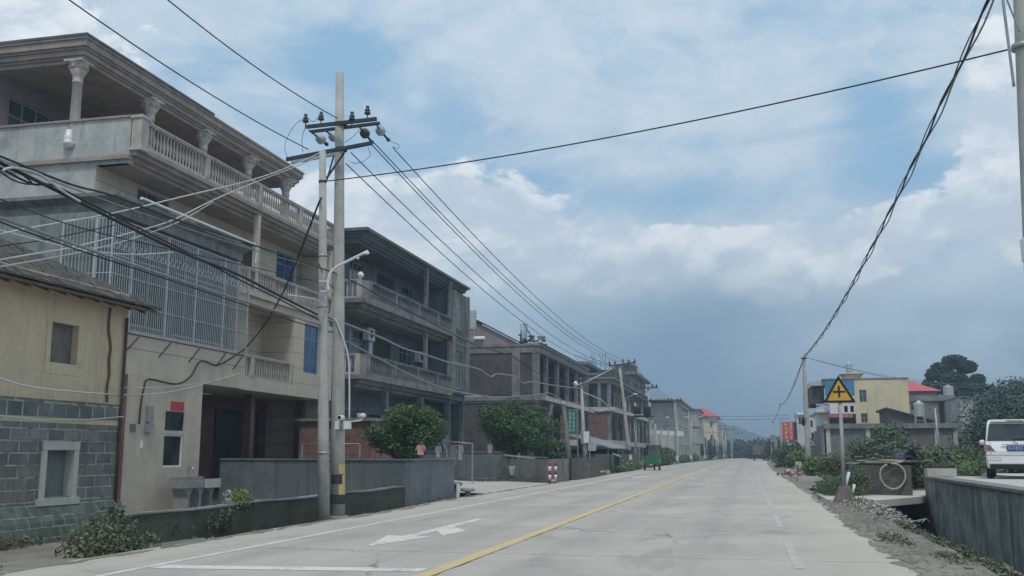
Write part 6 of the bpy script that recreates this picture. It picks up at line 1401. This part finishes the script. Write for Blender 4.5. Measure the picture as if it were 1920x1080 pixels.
MB().bar((tx - .12, y - .03, bz + .15), (tx + .12, y - .03, bz + .15), .03).build('bracket', 'galv', r)

# ============================================================ RIGHT VERGE THINGS
def rubble(label, c, rx, ry, h, n, size, seed, mats=('gravel',), name='rubble', kind=None):
    r = thing(name, label, 'rubble', c); R = random.Random(seed)
    for mi, mt in enumerate(mats):
        m = MB()
        for _ in range(n // len(mats)):
            d = R.random() ** .7; t = R.random() * 6.28; px_, py_ = c[0] + math.cos(t) * d * rx, c[1] + math.sin(t) * d * ry
            s_ = size * R.uniform(.3, 1.2); z = c[2] + h * (1 - d) * R.random()
            ax = Vector((R.gauss(0, 1), R.gauss(0, 1), R.gauss(0, .4))).normalized(); ay = ax.cross(Vector((R.gauss(0, .3), R.gauss(0, .3), 1))).normalized(); az = ax.cross(ay)
            m.obox((px_, py_, z), ax, ay, az, s_, s_ * R.uniform(.5, .9), s_ * R.uniform(.3, .7))
        m.build('stones', mt, r)
    return r
rubble('heap of broken bricks and pale stones beside the tallest right-hand pole', (3.1, 66, 0), 1.2, 5, .7, 260, .13, 1, ('gravel', 'redbrick', 'concrete_pale'))
rubble('low scatter of stones farther up the right verge', (4.4, 105, 0), 1.3, 14, .5, 200, .16, 2, ('gravel', 'timber'))
def block(label, a, b, w_, h, mtl, z=0): r = thing('stone_block', label, 'stone', (a[0], a[1], z)); MB().bar((a[0], a[1], z + h / 2), (b[0], b[1], z + h / 2), w_, h).build('body', mtl, r)
a, b = aZ(1495, 903, 0), aZ(1540, 903, 0); block('long white kerb stone lying by the tallest right-hand pole', (a.x, a.y), (b.x, b.y), .5, .26, 'concrete_pale')
a = aZ(1487, 893, 0); block('square pale stone at the road edge before the rubble', (a.x - .15, a.y), (a.x + .25, a.y), .4, .42, 'concrete_pale'); a = aZ(1497, 886, 0); block('pale box shaped stone on top of the rubble heap', (a.x - .2, a.y), (a.x + .25, a.y), .4, .6, 'concrete_pale', .2)
bush('weeds', 'dense green weeds left of the sign post at the brick enclosure', [(3.05, 35.2, .28, .75, .8, .42), (3.6, 35.6, .45, .5, .6, .5), (2.6, 36.8, .2, .4, 1.0, .3)], 4200, .045, 'leaf_dark', 81)
bush('weeds', 'pale dried weeds and twigs behind the sign footing', [(3.0, 29.3, .05, .4, .5, .16), (3.15, 26.5, .0, .2, 1.4, .1), (3.2, 24, -.1, .12, 1.4, .12)], 900, .035, 'weed', 82)
r = thing('litter_pile', 'strewn plastic, leaves and rubbish along the ditch edge below the sign', 'litter', (3.1, 25, 0)); m = MB(); R = random.Random(13)
m.leaves([(3.0, 26.5, .04, .5, 3.4, .12), (3.1, 22.8, .0, .3, 2.2, .08), (2.9, 29.0, .05, .5, 1.0, .12)], 1100, .042, 14, .2); m.build('scraps', 'litter', r)
m = MB()
for k in range(14): y_ = 20 + R.random() * 10; x_ = 2.75 + R.random() * .6; MB().tube(smoothpts([(x_, y_, .05), (x_ + R.uniform(-.3, .3), y_ + R.uniform(-.4, .4), .1), (x_ + R.uniform(-.4, .4), y_ + R.uniform(-.6, .6), .03)], 3), .012, 4).build('twig', 'timber_grey', r)
r = thing('gravel_scatter', 'scattered grit and twigs on the dirt shoulder', 'gravel', (2.4, 15, 0)); r['kind'] = 'stuff'; m = MB()
for k in range(1300):
    y_ = 6 + R.random() ** 1.2 * 26; x_ = 1.85 + abs(R.gauss(.6, .38)); x_ = min(x_, 3.0); s_ = R.uniform(.004, .016)
    t = R.random() * 3.14; m.obox((x_, y_, .035), (math.cos(t), math.sin(t), 0), (-math.sin(t), math.cos(t), 0), (0, 0, 1), s_ * R.uniform(1, 3), s_, s_ * .5)
m.build('grit', 'gravel', r)
bush('grass_tufts', 'short grass tufts along the dirt shoulder and ditch lip', [(2.95, y_, .03, .12, .9, .07) for y_ in (13.5, 15.5, 17, 19, 21)] + [(2.3, 17.5, .02, .25, 1.3, .05), (2.6, 14.6, .02, .2, 1.0, .05)], 1500, .03, 'weed', 83, kind='stuff')
for side, (xe, seed_) in enumerate(((1.98, 31), (-8.62, 32))):
    m = MB(); R = random.Random(seed_)
    for k in range(150):
        y_ = 4 + 62 * (k / 150) ** 1.3 + R.uniform(-.3, .3); x_ = xe + (.3 * min(1, max(0, (y_ - 20) / 25)) if side == 0 else -(.35 * min(1, max(0, (y_ - 24) / 6)))) + R.uniform(-.12, .08) * (1 if side == 0 else -1)
        n = 9; L1 = R.uniform(.12, .75); W1 = R.uniform(.03, .16); P = []
        for j in range(n):
            t = 2 * math.pi * j / n; q_ = R.uniform(.6, 1.15); P.append((x_ + math.cos(t) * W1 * q_, y_ + math.sin(t) * L1 * q_))
        k0 = len(m.v); m.v.append((x_, y_, .016)); m.v += [(u_, v_, .0045) for u_, v_ in P]; m.f += [(k0, k0 + 1 + j, k0 + 1 + (j + 1) % n) for j in range(n)]; m.smooth += [True] * n
    o_ = m.build('dirt_spill', 'soil'); tag(o_, 'patches of dirt washed over the %s road edge' % ('right' if side == 0 else 'left'), 'dirt', kind='stuff')
# brick enclosure with boards, hose loop, pipes
a, b = aZ(1603, 927, 0), aZ(1703, 914, 0); d = Vector((b.x - a.x, b.y - a.y, 0)).normalized(); nrm = Vector((d.y, -d.x, 0)) * -1; nrm = nrm * (-1 if nrm.x < 0 else 1); L = (b - a).length
r = thing('brick_enclosure', 'low grey brick enclosure topped with old boards beyond the sign', 'enclosure', (a.x, a.y, 0)); m = MB(); c = (a + b) / 2
h = 1.0; m.obox(c + Vector((0, 0, h / 2)), d, nrm, (0, 0, 1), L / 2, .12, h / 2); m.obox(a - d * .12 + nrm * .9 + Vector((0, 0, h / 2)), nrm, d, (0, 0, 1), 1.0, .12, h / 2); m.obox(b + d * .12 + nrm * .9 + Vector((0, 0, h / 2)), nrm, d, (0, 0, 1), 1.0, .12, h / 2); m.build('wall', mat('dirty grey brick', (.15, .135, .125), (.085, .085, .08), .92, 2.5, .4, (.05, .06, .05), .55, .7, brick=(.24, .075, .012), mortar=(.17, .165, .155)), r)
m = MB(); m.obox(a - d * .6 - nrm * .0 + Vector((0, 0, .4)), d, nrm, (0, 0, 1), .45, .1, .4); m.build('side_wall', 'blockwall', r)
m = MB(); m.bar(a + Vector((0, 0, 1.06)), b + Vector((0, 0, 1.04)), .5, .06); m.bar(a - d * .3 + nrm * .3 + Vector((0, 0, 1.16)), c + d * .4 + nrm * .2 + Vector((0, 0, 1.1)), .2, .05); m.bar(a + nrm * .8 + Vector((0, 0, 1.1)), b + nrm * .6 + Vector((0, 0, 1.12)), .9, .05); m.build('cover_board', 'timber_grey', r)
r = thing('scrap_pile', 'heap of dark boards, tarpaulin and scrap on the brick enclosure', 'scrap', tuple(c + Vector((0, 1, 1)))); m = MB(); R = random.Random(17)
for k in range(46):
    p_ = a.lerp(b, R.random()) + nrm * R.uniform(.2, 1.9) + Vector((0, 0, 1.15 + R.random() * .5)); t = R.uniform(-.5, .5); m.bar(p_, p_ + d * R.uniform(.3, 1.2) + Vector((0, R.uniform(-.3, .3), R.uniform(-.2, .2))), R.uniform(.04, .16), .03)
m.build('boards', 'steel_dark', r); m = MB()
for k in range(9): p_ = a.lerp(b, R.random()) + nrm * R.uniform(-.1, .6) + Vector((0, 0, 1.15 + R.random() * .3)); m.bar(p_, p_ + d * R.uniform(.3, .9), .08, .03)
m.build('pale_boards', 'timber_grey', r); m = MB(); q = a.lerp(b, .5) + nrm * .5
R = random.Random(23); G_ = [[q + d * (-1.3 + 2.4 * u / 6) + nrm * (.9 * v / 4 - .3) + Vector((0, 0, 1.05 + .55 * math.sin(math.pi * u / 6) * (v / 4) + R.uniform(-.06, .06))) for v in range(5)] for u in range(7)]
for u in range(6):
    for v in range(4): m.quad(G_[u][v], G_[u + 1][v], G_[u + 1][v + 1], G_[u][v + 1])
m.build('tarpaulin', 'steel_dark', r)
q = aY(1674, 893, 35.7); r = thing('hose', 'looped pale garden hose hanging on the brick enclosure', 'hose', tuple(q)); P = []
for k in range(30): t = math.pi * (.62 + 1.9 * k / 29); P.append(q + Vector((.40 * math.cos(t) * (1 + .1 * math.sin(t)), .0 + .03 * k / 29, .42 * math.sin(t))))
P.append(q + Vector((.45, .1, .50))); P.append(q + Vector((-.4, .15, .52))); MB().tube(smoothpts(P, 2), .034, 6).build('coil', 'greenhose', r)
for x0, y0, x1, y1, lab in ((1586, 912, 1592, 885, 'pale pipe leaning beside the sign post'), (1599, 923, 1602, 908, 'short pale stake at the foot of the brick enclosure')):
    p0, p1 = aY(x0, y0, 34.5), aY(x1, y1, 34.5); tag(MB().tube([p0, p1], .045, 8).build('pipe', 'pvc', loc=tuple(p0)), lab, 'pipe')
# low unfinished wall building behind the garden
r = thing('unfinished_building', 'long low unfinished concrete framed building behind the garden shrubs', 'building', (11, 75, 0)); Yb = 75
X0_, X1_ = aY(1545, 800, Yb).x, aY(1795, 800, Yb).x
MB().box(X0_, X1_ + .3, Yb - .15, Yb + 8, 3.15, 3.5).build('roof_slab', 'concrete', r)
xsn = [aY(v, 820, Yb).x for v in (1553, 1628, 1757, 1792)]
for x in xsn: MB().box(x - .15, x + .15, Yb, Yb + .3, -.1, 3.15).build('frame_column', 'concrete_pale', r)
MB().box(xsn[0] + .15, xsn[1] - .15, Yb + .1, Yb + .3, -.1, 3.15).build('wall_panel', 'blockwall', r)
MB().box(xsn[1] + .15, xsn[2] - .15, Yb + .1, Yb + .3, -.1, 3.15).build('wall_panel', mat('pink brown plastered wall', (.17, .145, .14), (.12, .11, .11), .9, 1.4, .3), r)
MB().wall('Y', Yb + .1, .2, xsn[2] + .15, xsn[3] - .15, -.1, 3.15, [(xsn[2] + .3, xsn[2] + .7, .5, 1.4)]).build('wall_panel', 'blockwall', r); MB().box(xsn[2] + .15, xsn[3] - .15, Yb - .02, Yb + .08, 1.75, 1.95).build('lintel_beam', 'concrete', r)
MB().box(X0_ - .2, X0_, Yb, Yb + 8, -.1, 3.1).build('end_wall', 'blockwall', r)
r = thing('gable_shed', 'brick shed with a single sloping dark roof before the yellow building', 'shed', (13, 82, 3)); gx0, gx1, gx2 = aY(1667, 768, 82).x, aY(1744, 790, 82).x, aY(1744, 800, 82).x
zt, ze = aY(1667, 768, 82).z, aY(1744, 790, 82).z
MB().prism([(gx0, 0), (gx1, 0), (gx1, ze), (gx0, zt)], 'y', 82, 88).build('wall', mat('brown brick gable', (.15, .115, .105), (.11, .09, .085), .9, 1.4, .2, brick=(.24, .08, .01), mortar=(.2, .19, .18)), r); MB().prism([(gx0 - .25, zt + .03), (gx1 + .3, ze - .06), (gx1 + .3, ze + .06), (gx0 - .25, zt + .17)], 'y', 81.7, 88.2).build('roof', 'steel_dark', r)
# yellow building
r = thing('yellow_building', 'pale yellow flat roofed building with a blue panelled front behind the warning sign', 'building', (10, 90, 0)); W = lambda x, y: aY(x, y, 90)
xa, xb, xc_ = W(1601, 712).x, W(1702, 712).x, W(1546, 712).x; zt = W(1650, 711).z
h1 = (W(1611, 740).x, W(1625, 740).x, W(1611, 754).z, W(1611, 731).z); h2 = (W(1614, 780).x, W(1627, 780).x, W(1614, 793).z, W(1614, 775).z)
MB().wall('Y', 90, .25, xa, xb, -.1, zt, [h1, h2]).box(xb - .2, xb, 90.25, 101, -.1, zt).box(xa, xb, 101, 101.2, -.1, zt).build('wall', 'wallyellow', r); MB().box(xc_ - .2, xb + .05, 89.95, 101.3, zt, zt + .12).build('roof_edge', 'concrete', r)
for h in (h1, h2): window(r, 'Y', 90, *h, 2, 1, 'galv', 'glass_teal', .05, .08, transom=h[3] - .35)
zb0 = W(1570, 742).z; MB().box(xc_, xa, 90.0, 90.2, zb0, zt).build('blue_panel', 'bluepanel', r); MB().box(xc_, xa - .002, 90.01, 90.2, W(1570, 757).z, zb0).build('white_panel', 'whitewall', r)
MB().wall('Y', 90.02, .2, xc_ + .3, xa - .004, W(1570, 776).z, W(1570, 757).z, [(xc_ + 1.0 + k * .5, xc_ + 1.3 + k * .5, W(1570, 773).z, W(1570, 761).z) for k in range(3)]).build('arched_gallery', 'white', r)
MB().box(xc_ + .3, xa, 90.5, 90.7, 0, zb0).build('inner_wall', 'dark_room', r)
MB().box(xc_ - 1.0, xc_, 91.2, 101, W(1535, 755).z, W(1535, 722).z).build('side_bay', 'greybrick', r); MB().box(xc_ - 1.1, xc_ + .02, 90.6, 101, W(1535, 722).z, zt).build('upper_balcony', 'whitewall', r)
balustrade(r, 'Y', 90.4, xc_ - .8, xc_ + .3, W(1540, 770).z, W(1540, 757).z, 'white', .2); MB().box(xc_ - .8, xc_ + .3, 90.4, 101, W(1540, 773).z, W(1540, 770).z).build('balcony_slab', 'whitewall', r)
MB().wall('Y', 90.8, .2, xc_ - .2, xa, -.1, W(1540, 773).z, [(xc_ + .8, xc_ + 1.6, 0, 2.6)]).box(xc_ - .6, xc_ - .2, 91, 101, -.1, W(1540, 773).z).build('ground_floor_wall', 'whitewall', r)
z0, z1 = W(1570, 784).z, W(1570, 776).z; bn = MB().box(W(1550, 780).x, W(1600, 780).x, 89.7, 89.78, z0, z1).build('banner', 'bannerred', r); glyphs(bn, W(1552, 780).x, W(1598, 780).x, 89.7, z0 + .05, z1 - .05, 12, 1, 'white', 21)
tx0, tx1 = W(1590, 700).x, W(1622, 700).x; tz1 = W(1600, 696).z; MB().wall('Y', 93, .2, tx0, tx1, zt + .1, tz1, [(tx0 + 1.1, tx0 + 1.6, zt + .2, tz1 - .15)]).box(tx0, tx1, 93.2, 96, zt + .1, tz1).build('stair_tower', 'wallyellow', r); MB().box(tx0 - .3, tx1 + .3, 92.7, 96.3, tz1, tz1 + .12).build('tower_roof', 'whitewall', r)
water_tank('water_tank', 'stainless water tank on top of the yellow building stair tower', W(1596, 690).x + .2, 94, tz1 + .12, .75, .30, .12)
# red roofed house, grey houses behind
r = thing('red_roof_house', 'house with a bright red hipped sheet roof right of the yellow building', 'house', (15, 122, 0)); W = lambda x, y: aY(x, y, 122)
xa, xb = W(1695, 733).x, W(1766, 733).x; ze = W(1730, 733).z; zr = W(1715, 712).z; m = MB()
A = [(xa, 122, ze), (xb, 122, ze), (xb, 132, ze), (xa, 132, ze)]; p = (W(1712, 712).x, 126, zr + .2); q = (W(1720, 712).x, 128, zr + .2)
m.quad(A[0], A[1], p); m.quad(A[1], A[2], q, p); m.quad(A[2], A[3], q); m.quad(A[3], A[0], p, q); m.quad(A[3], A[2], A[1], A[0]); m.build('roof', 'redroof', r); MB().wall('Y', 122.6, .2, xa + .4, xb - .5, 0, ze, [(xa + 1.6, xa + 2.6, ze - 1.4, ze - .6)]).box(xa + .4, xb - .5, 131, 131.3, 0, ze).box(xa + .4, xa + .6, 122.8, 131, 0, ze).box(xb - .7, xb - .5, 122.8, 131, 0, ze).build('wall', 'pinkwall', r)
r = thing('grey_building', 'unfinished grey flat roofed building below the red roof', 'building', (17, 105, 0)); W = lambda x, y: aY(x, y, 105)
xs3 = [W(v, 760).x for v in (1703, 1760, 1798, 1822, 1834)]; z1 = W(1750, 752).z; z2 = W(1750, 745).z
hs = [(W(1709, 765).x, W(1718, 765).x, W(1700, 768).z, W(1700, 761).z), (W(1723, 765).x, W(1733, 765).x, W(1700, 768).z, W(1700, 761).z)]
MB().wall('Y', 105, .25, xs3[0], xs3[1], -.1, z1, hs).build('wall', 'concrete', r); MB().box(xs3[1], xs3[2], 105.8, 106, -.1, z1).build('recess_wall', 'render_dark', r); MB().box(xs3[0], xs3[0] + .2, 105.25, 113, -.1, z1).box(xs3[0], xs3[2], 112.8, 113, -.1, z1).build('back_wall', 'concrete', r)
for h in hs: MB().box(h[0], h[1], 105.2, 105.22, h[2], h[3]).build('window_opening', 'dark_room', r)
MB().box(xs3[0] - .1, xs3[3], 104.8, 113, z1, z1 + .22).box(xs3[0] - .1, xs3[3] - 1.5, 104.9, 105.1, z1 + .22, z2 + .2).build('roof_slab', 'concrete', r); MB().box(xs3[2], xs3[2] + .35, 105, 105.4, -.1, z1).build('frame_column', 'concrete', r)
r = thing('grey_building', 'plain pale grey rendered block right of the unfinished grey building', 'building', (19, 98, 0)); W = lambda x, y: aY(x, y, 98)
MB().wall('Y', 98, .25, W(1799, 760).x, W(1832, 760).x, -.1, W(1815, 745).z, [(W(1825, 760).x, W(1832, 760).x + .1, W(1825, 775).z, W(1825, 756).z)]).box(W(1799, 760).x, W(1799, 760).x + .2, 98.25, 106, -.1, W(1815, 745).z).build('wall', 'render', r); MB().box(W(1797, 760).x, W(1835, 760).x, 97.8, 106, W(1815, 745).z, W(1815, 743).z).build('roof_slab', 'concrete', r)
water_tank('water_tank', 'white topped water tank on posts above the unfinished grey building', aY(1779, 745, 107).x, 107, z1 + .22, .9, .5, .4)
q = aY(1748, 790, 73); water_tank('water_tank', 'slim stainless water tank on a stand over the low concrete building', q.x, 78, 3.5, 1.0, .38, .55)
q0 = aY(1760, 838, 70); q1 = aY(1753, 765, 70); r = thing('pole', 'thin pale leaning pole before the low concrete building', 'pole', (q0.x, 70, 0)); MB().tube([(q0.x + .05, 70, 0), q1], [.09, .06], 8).build('shaft', 'galv', r)
# small white houses and walls left of the sign, beside the orange sign
r = thing('white_house', 'small white gabled house fragment right of the tallest right-hand pole', 'house', (5.5, 84, 0)); W = lambda x, y: aY(x, y, 84)
P = [(W(1517, 780).x, W(1517, 782).z), (W(1528, 780).x, W(1528, 785).z), (W(1531, 800).x, W(1531, 805).z), (W(1547, 815).x, W(1547, 818).z), (W(1547, 830).x, W(1547, 832).z), (W(1517, 820).x, W(1517, 822).z)]
MB().prism(P, 'y', 84, 86).build('wall', 'whitewall', r); m = MB()
for x, y0, y1 in ((1521, 788, 800), (1523, 811, 823)): m.box(W(x, y0).x - .07, W(x, y0).x + .1, 83.97, 83.995, W(x, y1).z, W(x, y0).z)
m.build('window', 'glass_dark', r); MB().box(P[5][0], P[3][0], 84.05, 86, 0, 2.0).build('lower_wall', 'blockwall', r); MB().bar((P[5][0] - .1, 83.9, P[5][1]), (P[4][0], 83.9, P[4][1] - .05), .25, .08).build('eave', 'steel_dark', r)
r = thing('white_porch', 'white porch with balcony rail beneath the yellow building corner', 'porch', (6.5, 80, 0)); W = lambda x, y: aY(x, y, 80)
MB().box(W(1537, 800).x, W(1556, 800).x, 80, 82, W(1540, 815).z, W(1540, 804).z).build('balcony', 'whitewall', r); MB().box(W(1551, 800).x, W(1556, 800).x, 80.02, 82, 0, W(1540, 815).z).build('pillar', 'whitewall', r); balustrade(r, 'Y', 80.1, W(1538, 800).x, W(1556, 800).x, W(1540, 804).z, W(1540, 796).z, 'white', .18); MB().box(W(1537, 800).x, W(1551, 800).x, 81.5, 81.7, 0, W(1540, 815).z).build('inner_wall', 'dark_room', r)
block_house('white_house', 'pale grey green two storey house behind the orange sign', 7.1, 12, 128, 140, 5.6, M['render'], 2, 'concrete', cols=1, base=0)
r = thing('white_house', 'white house with rooftop parapet left of the tallest right-hand pole', 'house', (7, 118, 0)); W = lambda x, y: aY(x, y, 118)
MB().box(W(1494, 775).x, W(1512, 775).x, 118, 124, 0, W(1500, 778).z).build('wall', 'whitewall', r); MB().box(W(1493, 775).x, W(1514, 775).x, 117.8, 124.2, W(1500, 778).z, W(1500, 772).z).build('parapet', 'white', r); MB().box(W(1497, 775).x, W(1501, 775).x, 117.97, 117.99, W(1500, 795).z, W(1500, 782).z).build('window', 'glass_dark', r)
# orange sign
q0, q1 = aY(1468, 825, 112), aY(1487, 791, 112); r = thing('sign_board', 'orange red upright sign board with two columns of characters on the right verge', 'sign', (q0.x, 112, 0))
MB().box(q0.x, q1.x, 112, 112.5, q0.z, q1.z).build('board', 'redsign', r); MB().box(q1.x, q1.x + .35, 112.05, 112.5, q0.z, q1.z).build('side_face', 'steel_dark', r); glyphs(r, q0.x + .08, q0.x + .62, 112, q0.z + .08, q1.z - .08, 1, 4, 'white', 31); glyphs(r, q0.x + .66, q1.x - .06, 112, q0.z + .08, q1.z - .08, 1, 7, 'white', 32)
[MB().box(v, v + .1, 112.2, 112.3, 0, q0.z).build('post', 'galv', r) for v in (q0.x + .1, q1.x - .2)]
r = thing('transformer', 'green grey pole mounted box between two poles up the right verge', 'transformer', (4.2, 150, 0)); W = lambda x, y: aY(x, y, 150)
MB().box(W(1444, 820).x, W(1454, 820).x, 150, 151, W(1450, 829).z, W(1450, 815).z).build('case', mat('grey green metal', (.24, .27, .24), None, .6, 3), r); [MB().tube([(W(v, 820).x, 150.5, 0), (W(v, 820).x, 150.5, W(1446, 812).z)], .1, 8).build('post', 'pole', r) for v in (1446, 1452)]
# far buildings at the end of the road
for k, (x, y, w_, h, lab, wm_) in enumerate(((8.5, 250, 5, 5.5, 'small grey blue house past the right-hand poles', 'render'), (9, 330, 8, 6.5, 'pale low house at the far end of the right side', 'whitewall'), (-2.0, 520, 9, 7, 'tiny white house under the far hill, on the left', 'whitewall'), (8, 560, 9, 8, 'tiny white house under the far hill, on the right', 'whitewall'))):
    block_house('house', lab, x, x + w_, y, y + 8, h, wm_, 2, 'concrete', cols=1, base=0)

# ============================================================ TREES AND SHRUBS ON THE RIGHT
def W130(x, y): return aY(x, y, 130)
bl = []
R = random.Random(19)
for x, y, rx, rz in ((1790, 676, 22, 12), (1768, 690, 20, 12), (1812, 688, 20, 12), (1750, 702, 14, 12), (1832, 712, 14, 10), (1745, 720, 12, 11), (1785, 712, 28, 14), (1815, 722, 20, 12), (1765, 728, 22, 12), (1795, 738, 26, 14), (1838, 728, 14, 9)):
    q = W130(x, y); bl.append((q.x, 130 + R.uniform(-1.5, 1.5), q.z, rx / 14.6 * .95, 1.6, rz / 14.6))
tree('tree', 'large spreading dark tree rising above the red roof', W130(1795, 800).x, 130, 0, bl, 16000, .20, 'leaf_far', .35, 91, top=6.5)
wood = ((1872, 765, 80, 2.2, 2.0), (1885, 746, 76, 3.4, 2.6), (1922, 745, 70, 3.4, 2.8), (1958, 745, 75, 3.4, 3.0), (1880, 792, 62, 1.7, 1.5), (1905, 790, 52, 2.2, 1.5), (1940, 782, 55, 2.4, 2.0), (1862, 812, 66, 1.2, 1.0), (1990, 770, 60, 3, 2.6))
wl = ('leftmost crown of the dense dark grove', 'second crown of the grove at the skyline', 'grove tree above the white car roof', 'grove tree at the right edge skyline', 'lower bushy tree left above the white car', 'lower bushy tree behind the white car', 'lower tree at the right edge', 'low bushy tree right of the pale grey block', 'tree outside the right edge of the grove')
for k, ((x, y, Y, rx, rz), lab) in enumerate(zip(wood, wl)):
    q = aY(x, y + 14, Y); tree('tree', lab, q.x, Y, 0, [(q.x, Y, q.z - rz * .3, rx, 2.4, rz), (q.x - rx * .5, Y - .5, q.z - rz * 1.1, rx * .8, 2, rz), (q.x + rx * .5, Y - .5, max(1.2, q.z - rz * 1.4), rx * .8, 2, rz)], 9000, .10, 'leaf_far', .2, 100 + k, 'trees of the grove on the right', top=1.6)
tag(MB().leaves([(x, 232 + (k % 4) * 9, 4 + h, 8, 7, 3.2) for k, (x, h) in enumerate(((40, 5), (48, 7), (57, 10), (66, 12), (76, 14), (88, 15), (100, 16), (115, 17), (135, 18), (155, 19), (34, 2), (45, 3), (60, 6)))], 16000, .5, 55).build('woodland', M['leaf_far']), 'distant woodland covering the hill on the right', 'woodland', kind='stuff')
shr = ((1668, 830, 52, 1.0, 1.2, 'leaf_dark', 'tall leafy shrub right of the sign, before the concrete building', 3400, .085), (1690, 850, 50, 1.1, .9, 'leaf_dark', 'dark shrub in the middle of the garden', 2400, .08), (1715, 862, 46, 1.2, .65, 'leaf_light', 'pale green vegetable plants left in the garden', 2600, .07), (1760, 860, 45, 1.2, .7, 'leaf_light', 'pale green vegetable plants before the leaning pole', 2600, .07),
       (1815, 858, 47, .9, .7, 'leaf_dark', 'green shrub between garden and white car', 2400, .08), (1800, 876, 42.5, 1.5, .45, 'leaf_light', 'low bright leaves along the edge of the raised pad', 2600, .06), (1745, 878, 41.5, 1.3, .4, 'weed', 'low weeds behind the concrete block on the pad corner', 1600, .06), (1835, 872, 43, 1.0, .5, 'leaf_light', 'leafy plants just left of the white car', 1800, .06), (1618, 838, 56, .9, .7, 'leaf_dark', 'small dark shrub behind the scrap heap', 1500, .08),
       (1497, 856, 80, .9, .6, 'leaf_light', 'green roadside scrub under the tallest right-hand pole', 2600, .12), (1482, 847, 100, 1.7, 1.1, 'leaf_dark', 'dark shrub under the orange sign', 2600, .14), (1533, 868, 60, .8, .5, 'leaf_light', 'pale green scrub left of the sign post', 2400, .09), (1565, 862, 50, .8, .45, 'weed', 'weedy bush right behind the sign post', 1700, .07), (1455, 838, 190, 2.2, 2.0, 'leaf_far', 'far green tree clump right of the lorry', 2600, .22), (1380, 842, 300, 7, 3.0, 'leaf_far', 'far hedge closing the end of the road', 4000, .4), (1425, 838, 260, 4, 2.4, 'leaf_far', 'far tree clump behind the lorry', 2400, .3), (1330, 842, 280, 4.5, 3.4, 'leaf_far', 'far trees left of the road end', 2600, .3))
for k, (x, y, Y, rx, rz, mt, lab, n, lf) in enumerate(shr):
    q = aY(x, y, Y); bush('shrub', lab, [(q.x, Y, q.z - .1, rx, rx * .8, rz), (q.x - rx * .6, Y - .3, q.z - rz * .4, rx * .6, rx * .6, rz * .7), (q.x + rx * .6, Y + .3, q.z - rz * .5, rx * .6, rx * .6, rz * .7), (q.x, Y, max(.25, q.z - rz * 1.1), rx, rx * .7, rz * .7)], n, lf, mt, 140 + k)
gt = MB(); gt.leaves([(9, 44, .15, 4.5, 3.0, .3), (10, 52, .2, 5.5, 5, .35), (9, 62, .25, 6, 7, .35), (4.8, 55, .15, 1.6, 10, .25)], 9000, .09, 77, .9)
tag(gt.build('ground_cover', M['weed']), 'weedy ground cover over the garden plot', 'ground cover', kind='stuff')
gt = MB(); gt.leaves([(-9.05, 29, -.05, .1, 1.8, .12), (-9.0, 57, .0, .15, 4.5, .14), (-9.8, 84, .1, .3, 9, .22), (-12.6, 51.0, .0, .5, .3, .12), (-16.4, 25.2, -.28, .12, 1.3, .08), (-12, 50, .0, 2.2, .9, .12), (-9.3, 66, .05, .25, 5, .15), (-11, 26.2, -.25, 1.6, .4, .12), (-14, 26.5, -.25, 1.6, .5, .1)], 2600, .06, 78, .9)
tag(gt.build('ground_cover', M['weed']), 'thin weeds at the foot of the left-hand walls', 'ground cover', kind='stuff')

# ============================================================ HAZE
hz = MB(); hz.box(-420, 420, -60, 2600, -8, 90)
hm = bpy.data.materials.new('haze'); hm.use_nodes = True; hm.node_tree.nodes.clear(); T = NT(hm.node_tree)
v = T.add('ShaderNodeVolumePrincipled'); v.inputs['Color'].default_value = (.60, .80, 1.0, 1); v.inputs['Density'].default_value = .0012; v.inputs['Anisotropy'].default_value = .2
o = T.add('ShaderNodeOutputMaterial'); T.l.new(v.outputs[0], o.inputs['Volume'])
ho = hz.build('haze', hm); tag(ho, kind='stuff'); ho['label'] = 'thin bluish haze in the air over the street'; ho['category'] = 'haze'
